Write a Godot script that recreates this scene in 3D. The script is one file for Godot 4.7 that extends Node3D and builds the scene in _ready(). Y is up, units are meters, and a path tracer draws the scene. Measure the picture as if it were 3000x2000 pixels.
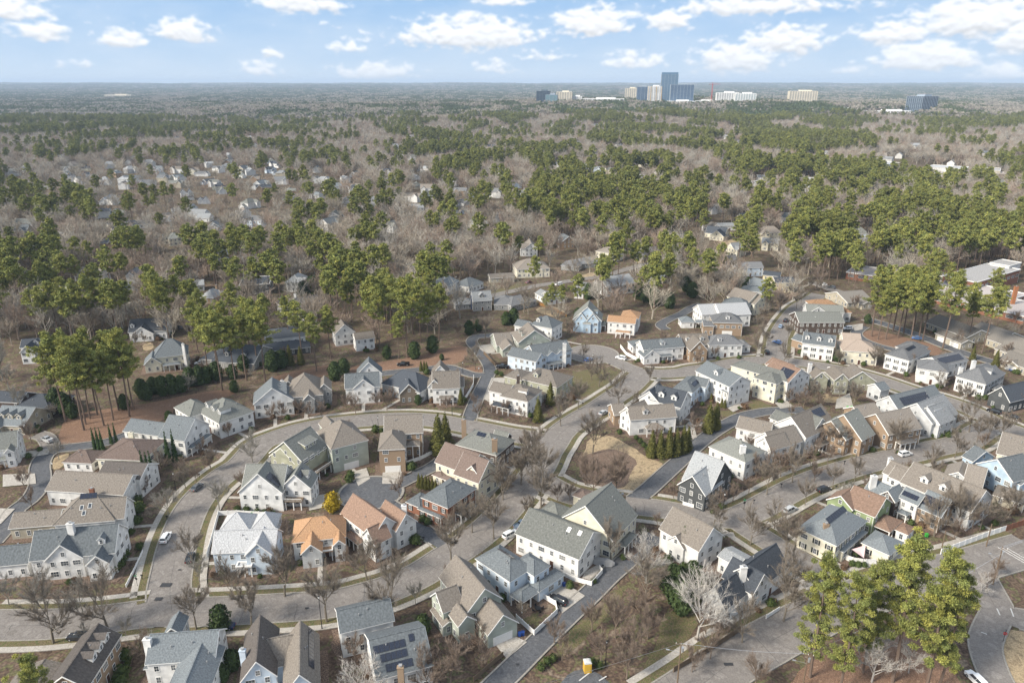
extends Node3D
# An aerial view over a winter suburb: streets and houses near, woods behind, a few towers on the horizon.

const PAINT := {"white":[0.75,0.75,0.74],"black":[0.012,0.012,0.014],"grey":[0.1,0.105,0.11],"navy":[0.02,0.035,0.09],"slate":[0.16,0.21,0.27],"silver":[0.42,0.43,0.43],"blue":[0.05,0.12,0.3],"sky":[0.25,0.36,0.5],"wine":[0.16,0.03,0.03]}
const SMALL_HOUSES := [[-640,1079],[-604,1050],[-578,1119],[-542,1108],[-591,981],[-523,893],[-531,830],[-626,906],[-490,886],[-474,899],[-468,906],[-430,913],[-424,935],[-458,1015],[-431,998],[-406,1023],[-368,893],[-321,812],[-374,660],[-364,667],[-390,573],[-407,604],[-303,535],[-256,543],[-213,573],[-248,604],[-257,713],[-316,906],[-280,893],[-229,899],[-157,641],[-200,836],[-279,824],[-373,1151],[-350,989],[-490,1173],[-433,1129],[-607,1196],[-184,848],[-95,818],[-102,755],[-85,780],[-90,683],[-56,796],[-37,785],[-17,785],[2,780],[14,780],[-10,950],[119,1023],[107,1060],[65,1060],[95,998],[165,957],[207,1185],[40,535],[13,510],[-63,459],[-41,412],[86,430],[231,1151],[-154,920],[-69,879],[191,683],[134,551],[190,525],[159,506],[523,950],[534,942],[463,1151],[477,1129],[272,562],[403,842],[240,1015],[326,920],[-374,1866],[-36,1323],[-250,1955],[-163,2159],[106,2052],[219,1955],[195,1368],[501,1786],[480,1955],[526,1242],[943,1955],[1006,1643],[835,1281],[-671,1020],[-711,1170],[-619,904],[-749,1521],[-584,1579],[-556,1368],[192,1075],[-421,1521],[728,1955],[-171,2557]]
const HOUSE_ZONES := [[0, 480, 1000, 560, 50], [0, 560, 1000, 740, 34], [1000, 470, 2000, 560, 34], [1000, 560, 1500, 700, 10], [0, 420, 1500, 480, 26], [1500, 420, 3000, 480, 34], [2000, 560, 2350, 740, 6], [2350, 480, 3000, 560, 10], [0, 360, 3000, 420, 60], [0, 740, 450, 900, 10], [450, 740, 1000, 900, 6], [0, 330, 3000, 362, 60], [600, 420, 2200, 470, 26]]
const HOUSES := [
["tan brick house with long brown gable roof in the lower left corner","BT","k",[["g",-85.8,115.3,-87,14.4,8.3,6,3.12,"","",0],["g",-94.5,113.1,-87,7,9.5,3.6,1.67,"","t",0]],[],{"dm":[[0,-1,[0.2, 0.38, 0.56],1.8]]},"house",""],
["white house with blue grey roof and white chimney at the bottom edge","W","g",[["g",-66.9,119.4,6,13.6,9,6,3.6,"","",0],["g",-62.6,113.4,96,11.7,8.3,5.6,2.49,"","",0],["h",-71.5,117.6,6,5.9,4.8,4.2,1.19,"","",0],["g",-71.6,125.1,96,5.3,3.7,6.2,1.68,"","",0]],[[-73.5,117.2,10,"W",1.5]],{},"house",""],
["pale blue double gabled house with brown roofs and a rooftop solar strip","LB","k",[["g",-51.4,117.9,-75,13.7,7.1,5.2,4.45,"","",0],["g",-42.3,115.4,-75,15.3,7.1,5.2,4.45,"","t",0],["g",-46.9,120.1,15,6.8,9.5,4.6,3.34,"","t",0]],[[-54,115.8,8.5,"LB",1.2]],{"sol":[[1,-1,0.05,0.75,0.3,0.7]]},"house",""],
["long white brick house with grey roof and front gable behind bare trees","W","g",[["g",-108.5,154.4,10,19.5,11,6,4.96,"","",0],["g",-110.1,152.5,100,8.5,8.9,5.8,4.21,"","",0],["g",-124.1,152.6,10,9.1,8.5,4,2.97,"","",0],["g",-101.3,150.6,100,6.4,5.6,5,2.52,"","",0]],[[-109.2,153.3,13,"W",1.6]],{"dm":[[0,1,[0.83],1.6]]},"house",""],
["white house with tan hip roof holding three small skylights","W","t",[["h",-113.5,169.1,9,15.3,11.7,6.2,4.97,"","",0],["g",-128.6,169.6,9,12.2,8.5,3.6,2.33,"TN","",0],["g",-109,168.9,189,10.6,8.6,6.2,4.11,"","",0],["h",-112.4,162.6,9,7,2.6,3,0.6,"","",1]],[],{"sol":[[0,1,0.36,0.64,0.86,0.99]],"sk":[[0,1,[[0.42, 0.55], [0.55, 0.6], [0.47, 0.35]]]]},"house",""],
["long low white house with wide tan roof beside the left alley","W","t",[["g",-121.7,185.8,-6,24,11.4,5,3.41,"","",0],["g",-114.8,190.9,-6,13.6,10,6.2,2.75,"","k",0],["g",-112.7,184.1,174,5.3,5.4,4.2,1.88,"","",0]],[[-118.7,178.5,7.5,"BR",1.2]],{},"house",""],
["cream villa with brown hip roof and dark arched door","C","n",[["h",-120.2,204.3,-5,15.2,14,6.2,2.95,"","",0],["h",-136,205,-5,10,8.6,3.2,2.16,"W","",0]],[],{},"house",""],
["white gabled house with blue solar panels and a raised rear deck","W","v",[["g",-70.9,185.2,-2,12.1,11.7,6.2,5.27,"","",0],["g",-71.1,182,88,7.4,12.9,6.2,6.12,"","",0],["g",-61.7,184.4,88,7.5,9,6.2,4.5,"","",0],["f",-63.4,180.2,-2,7.2,3.2,3,0.5,"","",5]],[],{"dm":[[2,1,[0.5],2.2]],"sol":[[1,1,0.1,0.6,0.2,0.75],[2,1,0.1,0.7,0.62,0.92]]},"house",""],
["pale blue house with white metal roof at the street corner","LB","w",[["g",-66.7,155.2,4,15.5,8.6,6,3.68,"","",0],["g",-62.6,153.5,94,7.4,6.8,6,3.41,"","",0],["h",-74,167.9,4,8.2,8,3.2,3.38,"","",0],["h",-66.6,168.7,94,7.4,6.6,3.2,2.81,"","",0],["f",-66,149.9,4,3.9,2.2,3,0.5,"","",1]],[],{},"house",""],
["pale grey house with orange cedar roof facing the main street","LG","o",[["h",-50.2,161.7,12,13.5,10.3,5.6,3.62,"","",0],["g",-50.8,155.9,102,6.9,5.4,4.6,2.54,"","",0],["g",-44.4,158.4,102,6.9,3.2,5.2,1.53,"","",0],["f",-47.3,156.4,12,3.1,2.4,3,0.5,"","",1]],[],{},"house",""],
["white carriage house with green roof at the left edge","W","v",[["g",-163.3,209.2,22,7.8,9.5,5.6,4.04,"","",0],["h",-161.3,204,22,4,2.6,3,0.6,"","",1],["g",-160.2,206.8,112,7.6,3,5.4,1.4,"","",0]],[],{"gd":[[0,-88,2]]},"house",""],
["tan house with blue grey gable roof at the left edge","TN","g",[["g",-174.5,233.5,-7,13,14.1,3.4,4.22,"","",0],["g",-178.6,228.9,83,11.3,4.9,3.3,2.34,"","",0]],[],{"dm":[[0,1,[0.25, 0.5, 0.75],2]]},"house",""],
["low brown house with dark grey hip roof beside the tall pines","BN","d",[["h",-175.1,247,-5,15.7,14.1,3,3.52,"","",0],["g",-188.7,251.6,-5,11.3,9.5,3,2.39,"","",0]],[],{},"house",""],
["white house with dark roof half hidden behind pines at far left","W","d",[["g",-210,302.3,11,12.9,7.5,6,2.98,"","",0],["g",-210.7,297.2,101,7.4,6.1,5.5,3.05,"","",0]],[],{"dm":[[0,1,[0.5],1.7]]},"house",""],
["white cottage with dark blue roof, dormers and columned front porch","W","d",[["g",-174.3,331.3,11,17.2,12.4,4.2,4.64,"","",0],["g",-175.1,326.2,101,7.4,10,3.8,3.5,"","",0]],[],{"dm":[[0,1,[0.1, 0.78],1.6]]},"house",""],
["large cream house with steep grey hip roof above the pine straw slope","C","g",[["h",-146.9,292.3,22,13.7,11.5,6.2,6.05,"","",0],["h",-146.5,289.2,22,15.9,4.2,3,0.85,"C","",0],["g",-152.7,287.4,112,8.5,6.9,4,3.09,"","",0],["h",-144.5,286.2,22,7,2.6,3,0.6,"","",1]],[[-139.6,288.8,11.2,"W",1.1]],{},"house",""],
["two storey charcoal roofed house with white upper windows behind pines","W","d",[["h",-105.2,316.7,19,18,15.1,6.4,2.64,"","",0],["h",-104.1,308.4,19,24.1,11.7,3.1,2.04,"DK","",0]],[],{},"house",""],
["white modern farmhouse with grey gables near the two slim cypresses","W","d",[["g",-119.5,364.4,127,9,5.9,6.4,2.94,"","",0],["g",-109.6,371.8,37,14.4,10.9,5,3.26,"","",0],["g",-107,360.8,127,9,8.1,5.5,3.64,"","",0]],[[-115.2,370.3,10,"W",1.2]],{},"house",""],
["long white ranch house with pale roof deep in the pine wood","W","s",[["g",-190,413.6,20,15.8,8.8,3.6,2.2,"","",0]],[[-191.6,411.9,7,"BN",1]],{},"house",""],
["dark flat roofed modern house among pine trunks","DK","d",[["f",-150,411.5,102,19.7,16.9,6,0.5,"","",0],["g",-144.3,408.2,102,7,4.7,5,2.12,"W","g",0]],[],{},"house",""],
["low dark grey roofed house behind the tall bare pine trunks","G","d",[["g",-117.7,296.5,-8,19.5,19.3,3.2,4.83,"","",0],["h",-130.2,295.9,82,9.5,8.7,3,2.16,"","",0]],[],{"dm":[[0,1,[0.3, 0.7],1.5]]},"house",""],
["white two part house with tan gable beside the pine grove","W","t",[["g",-68.1,313.5,23,9.1,7,5.6,2.43,"","",0],["g",-79.1,321.3,113,8.5,9.8,6,4.4,"","",0]],[],{},"house",""],
["white house with slate gables, columned porch and small cream chimney","W","g",[["g",-109,217,165,10.1,13.2,6.3,5.28,"","",0],["g",-120.1,219.8,-15,18.7,9,5.6,2.7,"","",0],["h",-104.3,215.8,75,10.6,2.6,3.1,0.52,"","",1]],[[-125.5,214.3,7.2,"C",1.6]],{},"house",""],
["white house with green grey hip roof and three arched dormers","W","v",[["h",-101.2,232.7,-41,15.2,13.3,6,4.98,"","",0],["h",-113.5,235.2,-41,12.2,9,6,3.15,"","",0]],[],{"dm":[[0,1,[0.22, 0.5, 0.78],1.7]]},"house",""],
["white house with broad blue grey gable beside the arched dormer house","W","g",[["g",-88.3,245.7,107,10.9,14.3,6,5.56,"","",0]],[],{"dm":[[0,1,[0.25, 0.5, 0.75],1.7]]},"house",""],
["grey stone manor with many tan gables and white corner chimney","G","t",[["h",-78.3,252.7,103,15.6,13.3,6.2,5.98,"","",0],["g",-71.7,254.9,103,8.5,5.4,6.2,2.71,"","",0],["g",-75.3,246.3,103,7.4,4.3,6,2.16,"","",0],["g",-86.3,258.3,103,6.4,4,6.2,2.01,"","",0]],[[-87.3,253.8,9,"W",1.3]],{},"house",""],
["narrow white house with blue grey roofs and tall front steps","W","g",[["g",-57.5,257.1,10,13.2,9.8,6.6,4.18,"","",0],["g",-56.5,254.6,100,5.3,8.4,6.6,3.57,"","",0],["g",-57.1,269.1,100,6.4,10.1,6.6,5.04,"","",0]],[],{},"house",""],
["slate roofed cottage with a round stone front gable","LG","d",[["h",-40,261.6,-29,18.6,12.4,4.8,4.95,"","",0],["g",-39.6,255.1,102,6.4,7.6,4.4,3.81,"ST","",0]],[],{},"house",""],
["white house with steep tan gables beside the curving dark alley","W","t",[["g",-25.4,258.1,4,10.6,11.5,6.2,4.9,"","",0],["g",-29.9,258.5,94,9.5,5.5,6.2,3.13,"","",0],["g",-28.5,267.5,94,6.4,7.1,7,3.93,"","",0],["g",-20.9,260.6,4,4.4,8.5,5,2.54,"","",0],["h",-24.9,251.6,4,5.5,2.6,3,0.6,"","",1]],[],{},"house",""],
["olive house with a wide shed dormer and rear timber deck","OL","v",[["g",-66.4,201.3,63,11.8,13.7,7.6,5.5,"","",0],["g",-69.1,200.6,63,7.4,10.5,6.2,4.18,"","",0],["f",-59.9,197.6,63,8.6,3.5,3,0.5,"","",5]],[],{"dm":[[0,1,[0.55],5]]},"house",""],
["tall sage green house with garage basement and two white balcony chairs","SG","t",[["h",-54.5,208.7,122,14.6,12.4,8.6,5.25,"","",0],["g",-61,217.5,122,6.4,5.1,8,2.54,"","",0]],[],{"gd":[[0,-58,1]]},"house",""],
["tall tan brick house with white garage door and tan hip roof","BT","t",[["h",-37.9,205.9,96,11.7,8.6,8.2,3.24,"","",0],["g",-35.6,215.6,6,12.6,11.2,8.6,4.2,"","",0],["h",-32.1,209.3,6,4.8,4,5.6,0.8,"","",1]],[],{"gd":[[0,-84,1]]},"house",""],
["cream house with red brown roof and steep front gables beside the alley","C","n",[["g",-15.1,196.4,-35,13.5,10.9,6.2,4.61,"","",0],["g",-10,189.5,55,6.4,7.6,6.2,3.78,"","",0],["g",-10.6,190.2,145,9.5,10.4,6.2,5.21,"","",0],["h",-21.3,194.8,55,5.3,4.2,3,0.85,"","",0],["h",-18.7,191.3,-35,7,2.6,3,0.6,"","",1]],[],{},"house",""],
["brown shingle house with green grey hip roof and tall brick chimneys","BN","v",[["h",-8.6,208.1,-29,15.5,12.1,6.6,3.62,"","",0],["g",-3.2,212.1,151,5.3,4.8,6.4,2.16,"","",0]],[[-5.4,201,11.5,"BT",1.7],[-15.8,214.5,11.5,"BT",1.5]],{"sol":[[0,1,0.35,0.62,0.72,0.97]]},"house",""],
["red brick hip roofed house with rows of shuttered windows","BR","g",[["h",-17.8,178.5,55,13,9.9,6.1,2.72,"","",0],["h",-26.2,179.5,55,6.4,5.7,3.1,1.29,"","",0],["h",-22.6,173.2,-35,8.8,1.5,3.1,0.38,"","",0],["h",-13.1,175.1,55,6.8,2.6,3,0.6,"","",1]],[],{"sh":1},"house",""],
["white house with rust roof, white chimney and tall gable window","W","o2",[["g",-37.7,165.2,-46,15.6,8.8,6.2,4.41,"","",0],["g",-34.8,158.4,44,5.3,6.3,5.6,3.48,"","",0],["g",-30.8,165.5,134,9.5,7,6,3.83,"","",0],["h",-41.4,161.6,-46,7,2.6,3,0.6,"","",1]],[[-28.5,165.3,10.5,"W",1.3]],{},"house",""],
["light blue house with slate hip roof, rear porch and double garage","LB","g",[["h",-1.8,146.7,-46,12.4,8.3,6.2,2.57,"","",0],["h",4.7,146.1,134,7.4,5.8,6.2,1.75,"","",0],["h",3.1,139.5,44,6.3,4.1,3.1,1.14,"","",1],["h",8.4,144,44,9.3,3.4,3.3,0.84,"","",0]],[],{"gd":[[3,-136,2]],"sol":[[0,-1,0.3,0.75,0.75,0.98]]},"house",""],
["large tan roofed sage house with rear garage wing beside the alley","SG","t",[["g",-9.6,137.5,121,14.3,9.2,6.2,4.62,"","",0],["g",-14.6,133.5,31,5.3,6.7,5.8,3.37,"","",0],["g",-3.9,130.1,121,8,8,3.9,3.82,"","",0],["g",-10.9,129.2,121,4.8,4.6,5,2.06,"","",0],["g",-15.5,131.7,-59,6.5,3.2,3.2,0.8,"","",0]],[],{"gd":[[2,-59,1]]},"house",""],
["cream house with grey green roof carrying two skylights","W","v",[["g",12.4,158.9,-35,19.1,13.7,6.1,4.12,"","",0]],[],{"sk":[[0,1,[[0.68, 0.78], [0.84, 0.8]]]]},"house",""],
["cream gable house with sweeping tan roof and square brick chimney","C","v",[["g",22.8,165.9,55,14.3,16.6,6.2,7.31,"","",0],["h",11.8,171.9,55,7.4,7.3,4.5,2.19,"","",0],["h",20.8,182.6,55,5.3,4.9,3.2,0.97,"","n",0],["h",30.1,160.8,55,7,2.6,3,0.6,"","",1]],[[30.3,172.9,9,"BT",1.7]],{},"house",""],
["white house with grey shingle roof carrying long dark solar rows","W","g",[["g",-23.3,118.3,20,11.5,13.6,6.2,4.07,"","",0],["g",-32,127.9,20,11.6,8.5,6.8,2.54,"","",0]],[[-21.5,110.3,9.5,"BT",1.2]],{"sol":[[0,1,0.05,0.62,0.62,0.9],[0,1,0.2,0.72,0.12,0.34],[0,1,0.14,0.68,0.38,0.58],[0,1,0.68,0.86,0.7,0.92]]},"house",""],
["tan roofed white house behind the pale lichened tree","W","t",[["g",46.2,159.1,129,12.7,10.6,6.2,4.79,"","",0],["g",44.6,158.4,39,8.5,5.7,5,2.57,"","",0]],[],{},"house",""],
["white house with black roof and tall white chimney by the lower street","W","d",[["g",59,145.4,40,14.7,8.3,4.8,4.57,"","",0],["g",55.2,141.8,130,8.5,7.9,5.2,3.93,"","",0],["g",48.7,137,40,8.5,6.6,4.6,3.97,"","",0],["g",55.2,151.3,-50,5.8,6.4,4.6,0.95,"","s",0]],[[53.4,139.6,10.5,"W",1.5]],{},"house",""],
["cream house with slate hip roofs, brick chimney and pink shade sail","C","g",[["h",84.2,162.9,41,17,10.6,6.1,3.72,"","",0],["h",87,161.5,41,13.6,6.4,3.3,1.43,"","",0],["h",95.6,158.6,41,8.5,7.3,3.5,2.19,"","",0],["g",79.4,162.2,41,5.3,3.9,5.6,1.55,"","",0]],[[80.4,158.7,9.2,"BT",1.3]],{"sh":1,"sol":[[0,1,0.2,0.8,0.78,0.98]]},"house",""],
["lime green house with rust brown roof and rear carport","GN","o2",[["g",98.1,173.1,-48,8.8,11.4,6.1,3.69,"","",0],["g",92.3,174.4,42,6.4,7.5,6.1,2.83,"","",0],["h",101.2,168.7,42,8.2,6.2,3,1.55,"","",1],["h",105,165.3,42,5,3.5,3.1,1.06,"W","",0]],[],{},"house",""],
["white house with slate roof, white chimney and solar wings","W","g",[["g",112.2,175.7,-54,5.4,6.4,6.1,2.26,"","",0],["g",117.2,172.7,-54,6.5,9.5,5.2,3.82,"BT","",0],["g",105.2,180.7,-54,5.8,6.8,5.8,2.37,"","",0],["g",107.4,178,36,6.4,5.1,5.6,2.55,"BN","",0],["h",108.8,173.3,-54,2.8,2.6,3,0.6,"","",1]],[[102.7,180.5,10.5,"W",1.7]],{"sol":[[0,1,0.05,0.95,0.3,0.85],[1,1,0.05,0.95,0.25,0.85]]},"house",""],
["long cream house with tan roof and twin windowed dormers","W","t",[["g",123.6,180.1,-55,19.6,13.4,6.1,4.69,"","",0],["g",115.8,189.2,-55,7.7,8.3,6,2.91,"","",0],["g",115.1,187.4,125,5.3,6.7,6,2.69,"","",0]],[[113.6,192.7,9.5,"W",1.3]],{"dm":[[0,1,[0.28, 0.55],2.2]]},"house",""],
["pale green house with tan hip roof next to the light blue house","LG","t",[["g",136.9,188,-38,5,13.4,6,3.35,"","",0],["g",133.2,189.9,52,8.5,7.2,5.6,2.52,"","",0],["h",132.4,182.1,-38,2.6,2.6,3,0.6,"","",1]],[],{},"house",""],
["light blue house with grey roof near the right edge","LB2","g",[["g",148.5,191.7,20,10.6,12,6,4.51,"","",0],["g",144.9,199.8,-70,4,9.5,6,2.86,"","",0],["g",151.2,187.9,-70,4.6,8.5,5,2.12,"","",0]],[],{},"house",""],
["low tan roofed garage beside the light blue house","TN","t",[["h",144.6,182.6,-42,8.1,7.6,3,1.91,"","",0]],[],{},"house",""],
["tan roofed house cut by the right edge above the blue house","C","t",[["g",160,204.9,-39,9.1,15.4,6,4.63,"","",0],["h",154.7,198.4,-39,4.7,2.6,3,0.6,"","",1]],[],{},"house",""],
["charcoal board house with pale grey gables beside the alley mouth","DK","s",[["g",54.8,184.5,47,10.6,9.2,5.6,4.62,"","",0],["g",57.9,188.3,137,9.5,13.6,5.6,6.82,"","",0],["g",52.3,182.3,-43,5.3,2.8,3,0.69,"","",0]],[[58.2,192.8,10,"DK",1.2]],{},"house",""],
["white house with green grey hip roof and central white chimney","W","v",[["h",70.9,203.6,-50,13.6,11.2,6.6,3.35,"","",0]],[[71,198.6,10.5,"W",1.7]],{},"house",""],
["white house with two steep tan front gables and brown porch","W","t",[["g",86.5,210.9,26,12.6,9,6.1,4.04,"","",0],["g",83.9,208,26,8.5,6.8,6.1,3.39,"","",0],["g",82.1,220.4,-31,11.1,8.1,6,2.85,"","",0],["h",86,206.6,26,7.2,3,3,0.75,"","n",1]],[],{},"house",""],
["tall white house with tan roof and dark solar on the ridge","W","t",[["g",98.6,220.6,35,17.2,13.1,6.8,5.24,"","",0],["g",94.6,227.1,-55,7.9,7.4,5.6,2.23,"","v",0],["g",101.3,219.2,125,5.3,10.3,6.2,4.66,"","v",0],["h",102.9,214.7,35,7,2.6,3,0.6,"","",1]],[],{"sol":[[0,1,0.6,0.95,0.55,0.95]]},"house",""],
["brick house with green grey gables and a front dormer","BT","v",[["g",110.2,219.1,37,13.6,11.9,6.1,4.75,"","",0],["g",112.3,218.3,37,8.5,14.8,6.1,6.66,"","",0],["g",114.7,217.3,127,4.2,7.5,5.6,3.39,"","",0]],[],{"dm":[[0,1,[0.4],2]]},"house",""],
["brick house with wide tan gable and white rake boards","BT","t",[["g",128.7,222.6,20,14.8,13.1,6.1,4.9,"","",0],["g",124.1,233.1,20,9.7,8.3,6,2.49,"","",0],["h",131.1,215.7,20,7,2.6,3,0.6,"","",1]],[],{},"house",""],
["grey house with slate gable and long solar panel","LG","g",[["g",144.9,241,25,23.9,10,6.5,4.02,"","",0],["g",141.3,256.8,25,5.3,6.4,5,1.91,"","",0]],[],{"sol":[[0,1,0.15,0.75,0.25,0.8]]},"house",""],
["pale grey house with green porch roof and shed dormer","LG","s",[["g",147.1,233,31,16.1,13.2,5.6,5.29,"","",0],["g",147.1,229.6,31,9.5,10.7,5.6,4.56,"","",0],["h",143.7,233.4,-59,7.4,6.4,3,1.59,"W","v",0]],[],{"dm":[[0,1,[0.35],4]]},"house",""],
["white colonial with slate roof, three dormers and black shutters","W","g",[["g",136.8,304.1,-24,13.5,11.7,7,3.51,"","",0],["g",133.9,314.8,-57,6.6,7.4,4,1.85,"BT","",0],["f",136.3,303,-24,2.9,1.8,3,0.5,"","",1]],[],{"sh":1,"dm":[[0,1,[0.15, 0.5, 0.85],1.7]]},"house",""],
["cream house with pale tan hip roof right of the dormered colonial","C","t2",[["h",151.8,299.1,-12,14.7,13.7,6.1,3.43,"","",0],["g",154.9,312.8,-12,8,8.5,5.6,2.12,"","",0]],[],{},"house",""],
["white house with grey hip roof and triple ridge solar panels","W","s2",[["h",169.7,290.7,38,19.7,10.6,6.5,2.66,"","",0],["h",175.9,299.2,38,11.1,9.5,6,2.39,"","",0]],[],{"sh":1,"sol":[[0,1,0.3,0.7,0.7,0.95]]},"house",""],
["white house with deep columned porch and solar on grey roof","W","s2",[["h",172.1,275.5,-28,11.3,11,6.2,2.76,"","",0],["g",181.5,283.5,25,17.3,9.5,6,2.39,"","",0],["h",170.2,273.8,-28,8.8,3,3.1,0.52,"","",1]],[],{"sol":[[1,1,0.1,0.9,0.2,0.85]]},"house",""],
["white house with grey roof, one round dormer and two chimneys","W","s2",[["h",186.2,266.4,38,19.5,11.2,6.2,3.91,"","",0],["g",193.5,271,38,5.3,4.8,6,1.93,"","",0],["h",190.1,261.4,38,7,2.6,3,0.6,"","",1]],[[182.8,267,12,"W",1.5],[178.6,267.5,9,"W",1.4]],{"sh":1,"dm":[[0,1,[0.5],1.8]]},"house",""],
["black barn gabled house with white base at the right edge","DK","d",[["g",195.5,253.2,24,30.8,8.5,4.6,4.7,"","",0],["h",197.5,248.5,24,7,2.6,3,0.6,"","",1],["g",204.1,253.7,114,6.8,11.7,4.5,5.57,"","",0]],[],{},"house",""],
["tall white house with raised white porch and outdoor stair","W","g",[["g",81.6,259.2,-61,18.5,11.7,8.6,3.22,"","",0],["h",84.4,252.7,29,10.8,3.2,6,0.8,"","",1]],[],{"dm":[[0,1,[0.5],2]]},"house",""],
["tall cream house with olive hip roof and rear garage door","C","v",[["h",99.4,265.4,-46,24.3,8.6,8.2,2.16,"","",0],["h",99.8,258.4,134,9.5,9.3,8.2,2.33,"","",0]],[],{"gd":[[1,-46,1]]},"house",""],
["white and brick house with rust roof and ridge solar","W","o2",[["g",107.2,262.6,123,12.7,14.1,8,4.24,"","",0],["g",109.4,271.9,-57,11.2,8.5,7.6,2.12,"","",0]],[],{"sol":[[0,-1,0.1,0.6,0.2,0.85]]},"house",""],
["olive green house with paired front gables and white chimney","OL","t",[["g",121.1,266.8,90,9.5,6.2,6.1,2.95,"","",0],["g",128.6,265.3,90,9.5,6,6.1,2.87,"","",0],["g",138,268.5,90,8.5,12.2,4.2,4.29,"","",0],["g",135.3,276.1,0,8.5,7.4,4,1.85,"","",0]],[[118.5,267.8,10.5,"W",1.4]],{},"house",""],
["blue grey house with rooftop solar and screened rear porch","LB","g",[["h",68,255.4,55,14.1,8,6.6,2.39,"","",0],["h",71.2,256.7,22,9.8,4,3.2,0.9,"","",1],["g",72.5,256.8,145,6.4,5.4,6.4,2.55,"","",0]],[],{"sol":[[0,1,0.3,0.7,0.3,0.85]]},"house",""],
["white house with slate roof facing the boulevard","W","d",[["g",58.1,242.1,-34,12,11.2,6.6,4.2,"","",0],["g",52.4,244.8,56,9.5,8.4,6.4,3.79,"","",0]],[],{"dm":[[0,1,[0.3, 0.7],2]]},"house",""],
["white house with tan roof and octagonal porch above the dry lawn","W","t",[["g",48.3,230.7,9,17.1,8.6,6.1,3.24,"","",0],["g",43.5,232.1,41,9.5,6.9,6.1,3.28,"","",0],["g",37.8,237.2,9,4.7,8.5,4.4,2.54,"BT","",0],["h",49,227,9,6.3,5.1,3.2,1.27,"","",1]],[],{"dm":[[0,1,[0.35],1.7]]},"house",""],
["tan brick tudor house with brown gables on the curved street","BT","t",[["g",81.1,306.8,6,13.1,9.3,5.8,3.73,"","",0],["g",81,299.4,96,8.5,8.2,5.6,4.51,"","",0]],[],{"dm":[[0,1,[0.25, 0.5, 0.75],1.5]]},"house",""],
["white house with grey hip roof and round entry porch","W","s2",[["h",94.4,306.8,5,15.7,11.2,6.1,3.08,"","",0],["h",105.6,311.5,95,8.5,4.5,3.2,1.12,"","",0],["f",98.4,303.8,5,2.9,2,3.2,0.5,"","",1]],[],{"dm":[[0,1,[0.35],1.5]]},"house",""],
["white courtyard house with slate roofs behind a low white wall","W","g",[["g",65.6,301.7,12,19.4,9.5,6,2.85,"","",0],["h",57.7,310.5,12,8.2,7.4,3.5,1.85,"","",0],["g",60,296.7,102,7.4,7.9,3.6,3.15,"","",0],["h",66.7,296.3,12,7,2.6,3,0.6,"","",1]],[[58.8,298.3,6.5,"W",1.2]],{"dm":[[0,1,[0.5],2]]},"house",""],
["white house with orange roof and small front porch","W","o",[["g",53.8,336.3,-16,13.8,7.5,6.1,2.24,"","",0],["h",58.9,342.7,74,10.9,9.2,7,2.29,"","",0],["h",53.2,328.2,-16,7.2,2.6,3.1,0.52,"","",1]],[],{},"house",""],
["sky blue house with paired white trimmed gables and centre bay","LB2","v",[["g",37.7,342.2,80,11.7,14.3,6.2,6.78,"","",0],["g",34,337.6,80,3.2,6.1,6.2,3.94,"","",0],["g",39.6,336.6,80,3.2,6.1,6.2,3.97,"","",0],["h",36.7,336,-10,4.3,2.7,5,0.66,"","",0],["h",45.4,340.8,80,6.1,2.6,3,0.6,"","",1]],[],{"dm":[[0,1,[0.35],1.5]]},"house",""],
["white house with dark slate hip roof behind the tan gabled house","W","g",[["h",16.4,328.4,-32,12.4,10.9,7.2,3.83,"","",0],["g",5.8,336.5,-32,7.1,7.4,4,2.23,"","",0],["h",13.1,323.1,-32,6.4,2.6,3,0.6,"","",1]],[],{"dm":[[0,1,[0.3],1.8]]},"house",""],
["sage house with tan crossed gables beside the alley bend","SG","t",[["g",8.7,310.8,104,11.7,15.4,6.2,5.54,"","",0],["g",-4.8,314.7,14,8,14.4,3.6,3.6,"","",0],["h",3.7,315.7,104,13.7,8,5,2,"","",0],["g",-1.8,306.1,104,8.5,7.5,3.6,2.62,"","",0]],[],{"dm":[[0,-1,[0.3, 0.7],1.7]]},"house",""],
["long sky blue house with grey roof and white end chimney","LB","g",[["g",15.6,293.7,24,18,11.2,6.6,3.36,"","",0],["g",6.2,288.7,-32,14.5,8.6,5.8,2.59,"","",0],["g",16.2,289.8,114,4.2,4.5,6.4,1.79,"","",0],["g",20.2,291.7,114,4.2,4.1,6.4,1.64,"","",0],["h",18.2,287.8,24,7,2.6,3,0.6,"","",1]],[[22.4,290.1,11,"W",1.5]],{},"house",""],
["olive house with long tan hip roof behind two conifers","OL","t",[["h",13.7,262.8,-32,16.7,13.6,6.4,3.39,"","",0],["h",2.8,266.5,58,9.7,8.3,6.2,2.07,"","",0],["h",9.7,256.5,-32,7,2.6,3,0.6,"","",1]],[[2.4,258.4,9,"BN",1.2]],{"dm":[[0,1,[0.35],2]]},"house",""],
["white house with pinkish tan hip roof and wraparound porch","W","t",[["h",3.4,248,62,12.3,11.9,6.3,3.57,"","",0],["g",-3.4,252.4,-28,8.5,8,6,2.39,"","",0],["h",-3.7,244.3,-28,7.6,4,3.1,0.8,"","d",1],["h",8.2,250.3,62,7.7,4,3.1,0.8,"","d",1]],[],{"dm":[[0,1,[0.3],1.6]]},"house",""],
["square brick house with grey hip roof and white centre door","BT","s2",[["h",104.6,336.6,-6,14.4,11.4,6.6,3.41,"","",0],["g",95.2,334.1,-6,5.3,6.4,5,1.59,"","",0]],[],{"gd":[[0,-96,1]],"dm":[[0,1,[0.5],1.7]]},"house",""],
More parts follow.
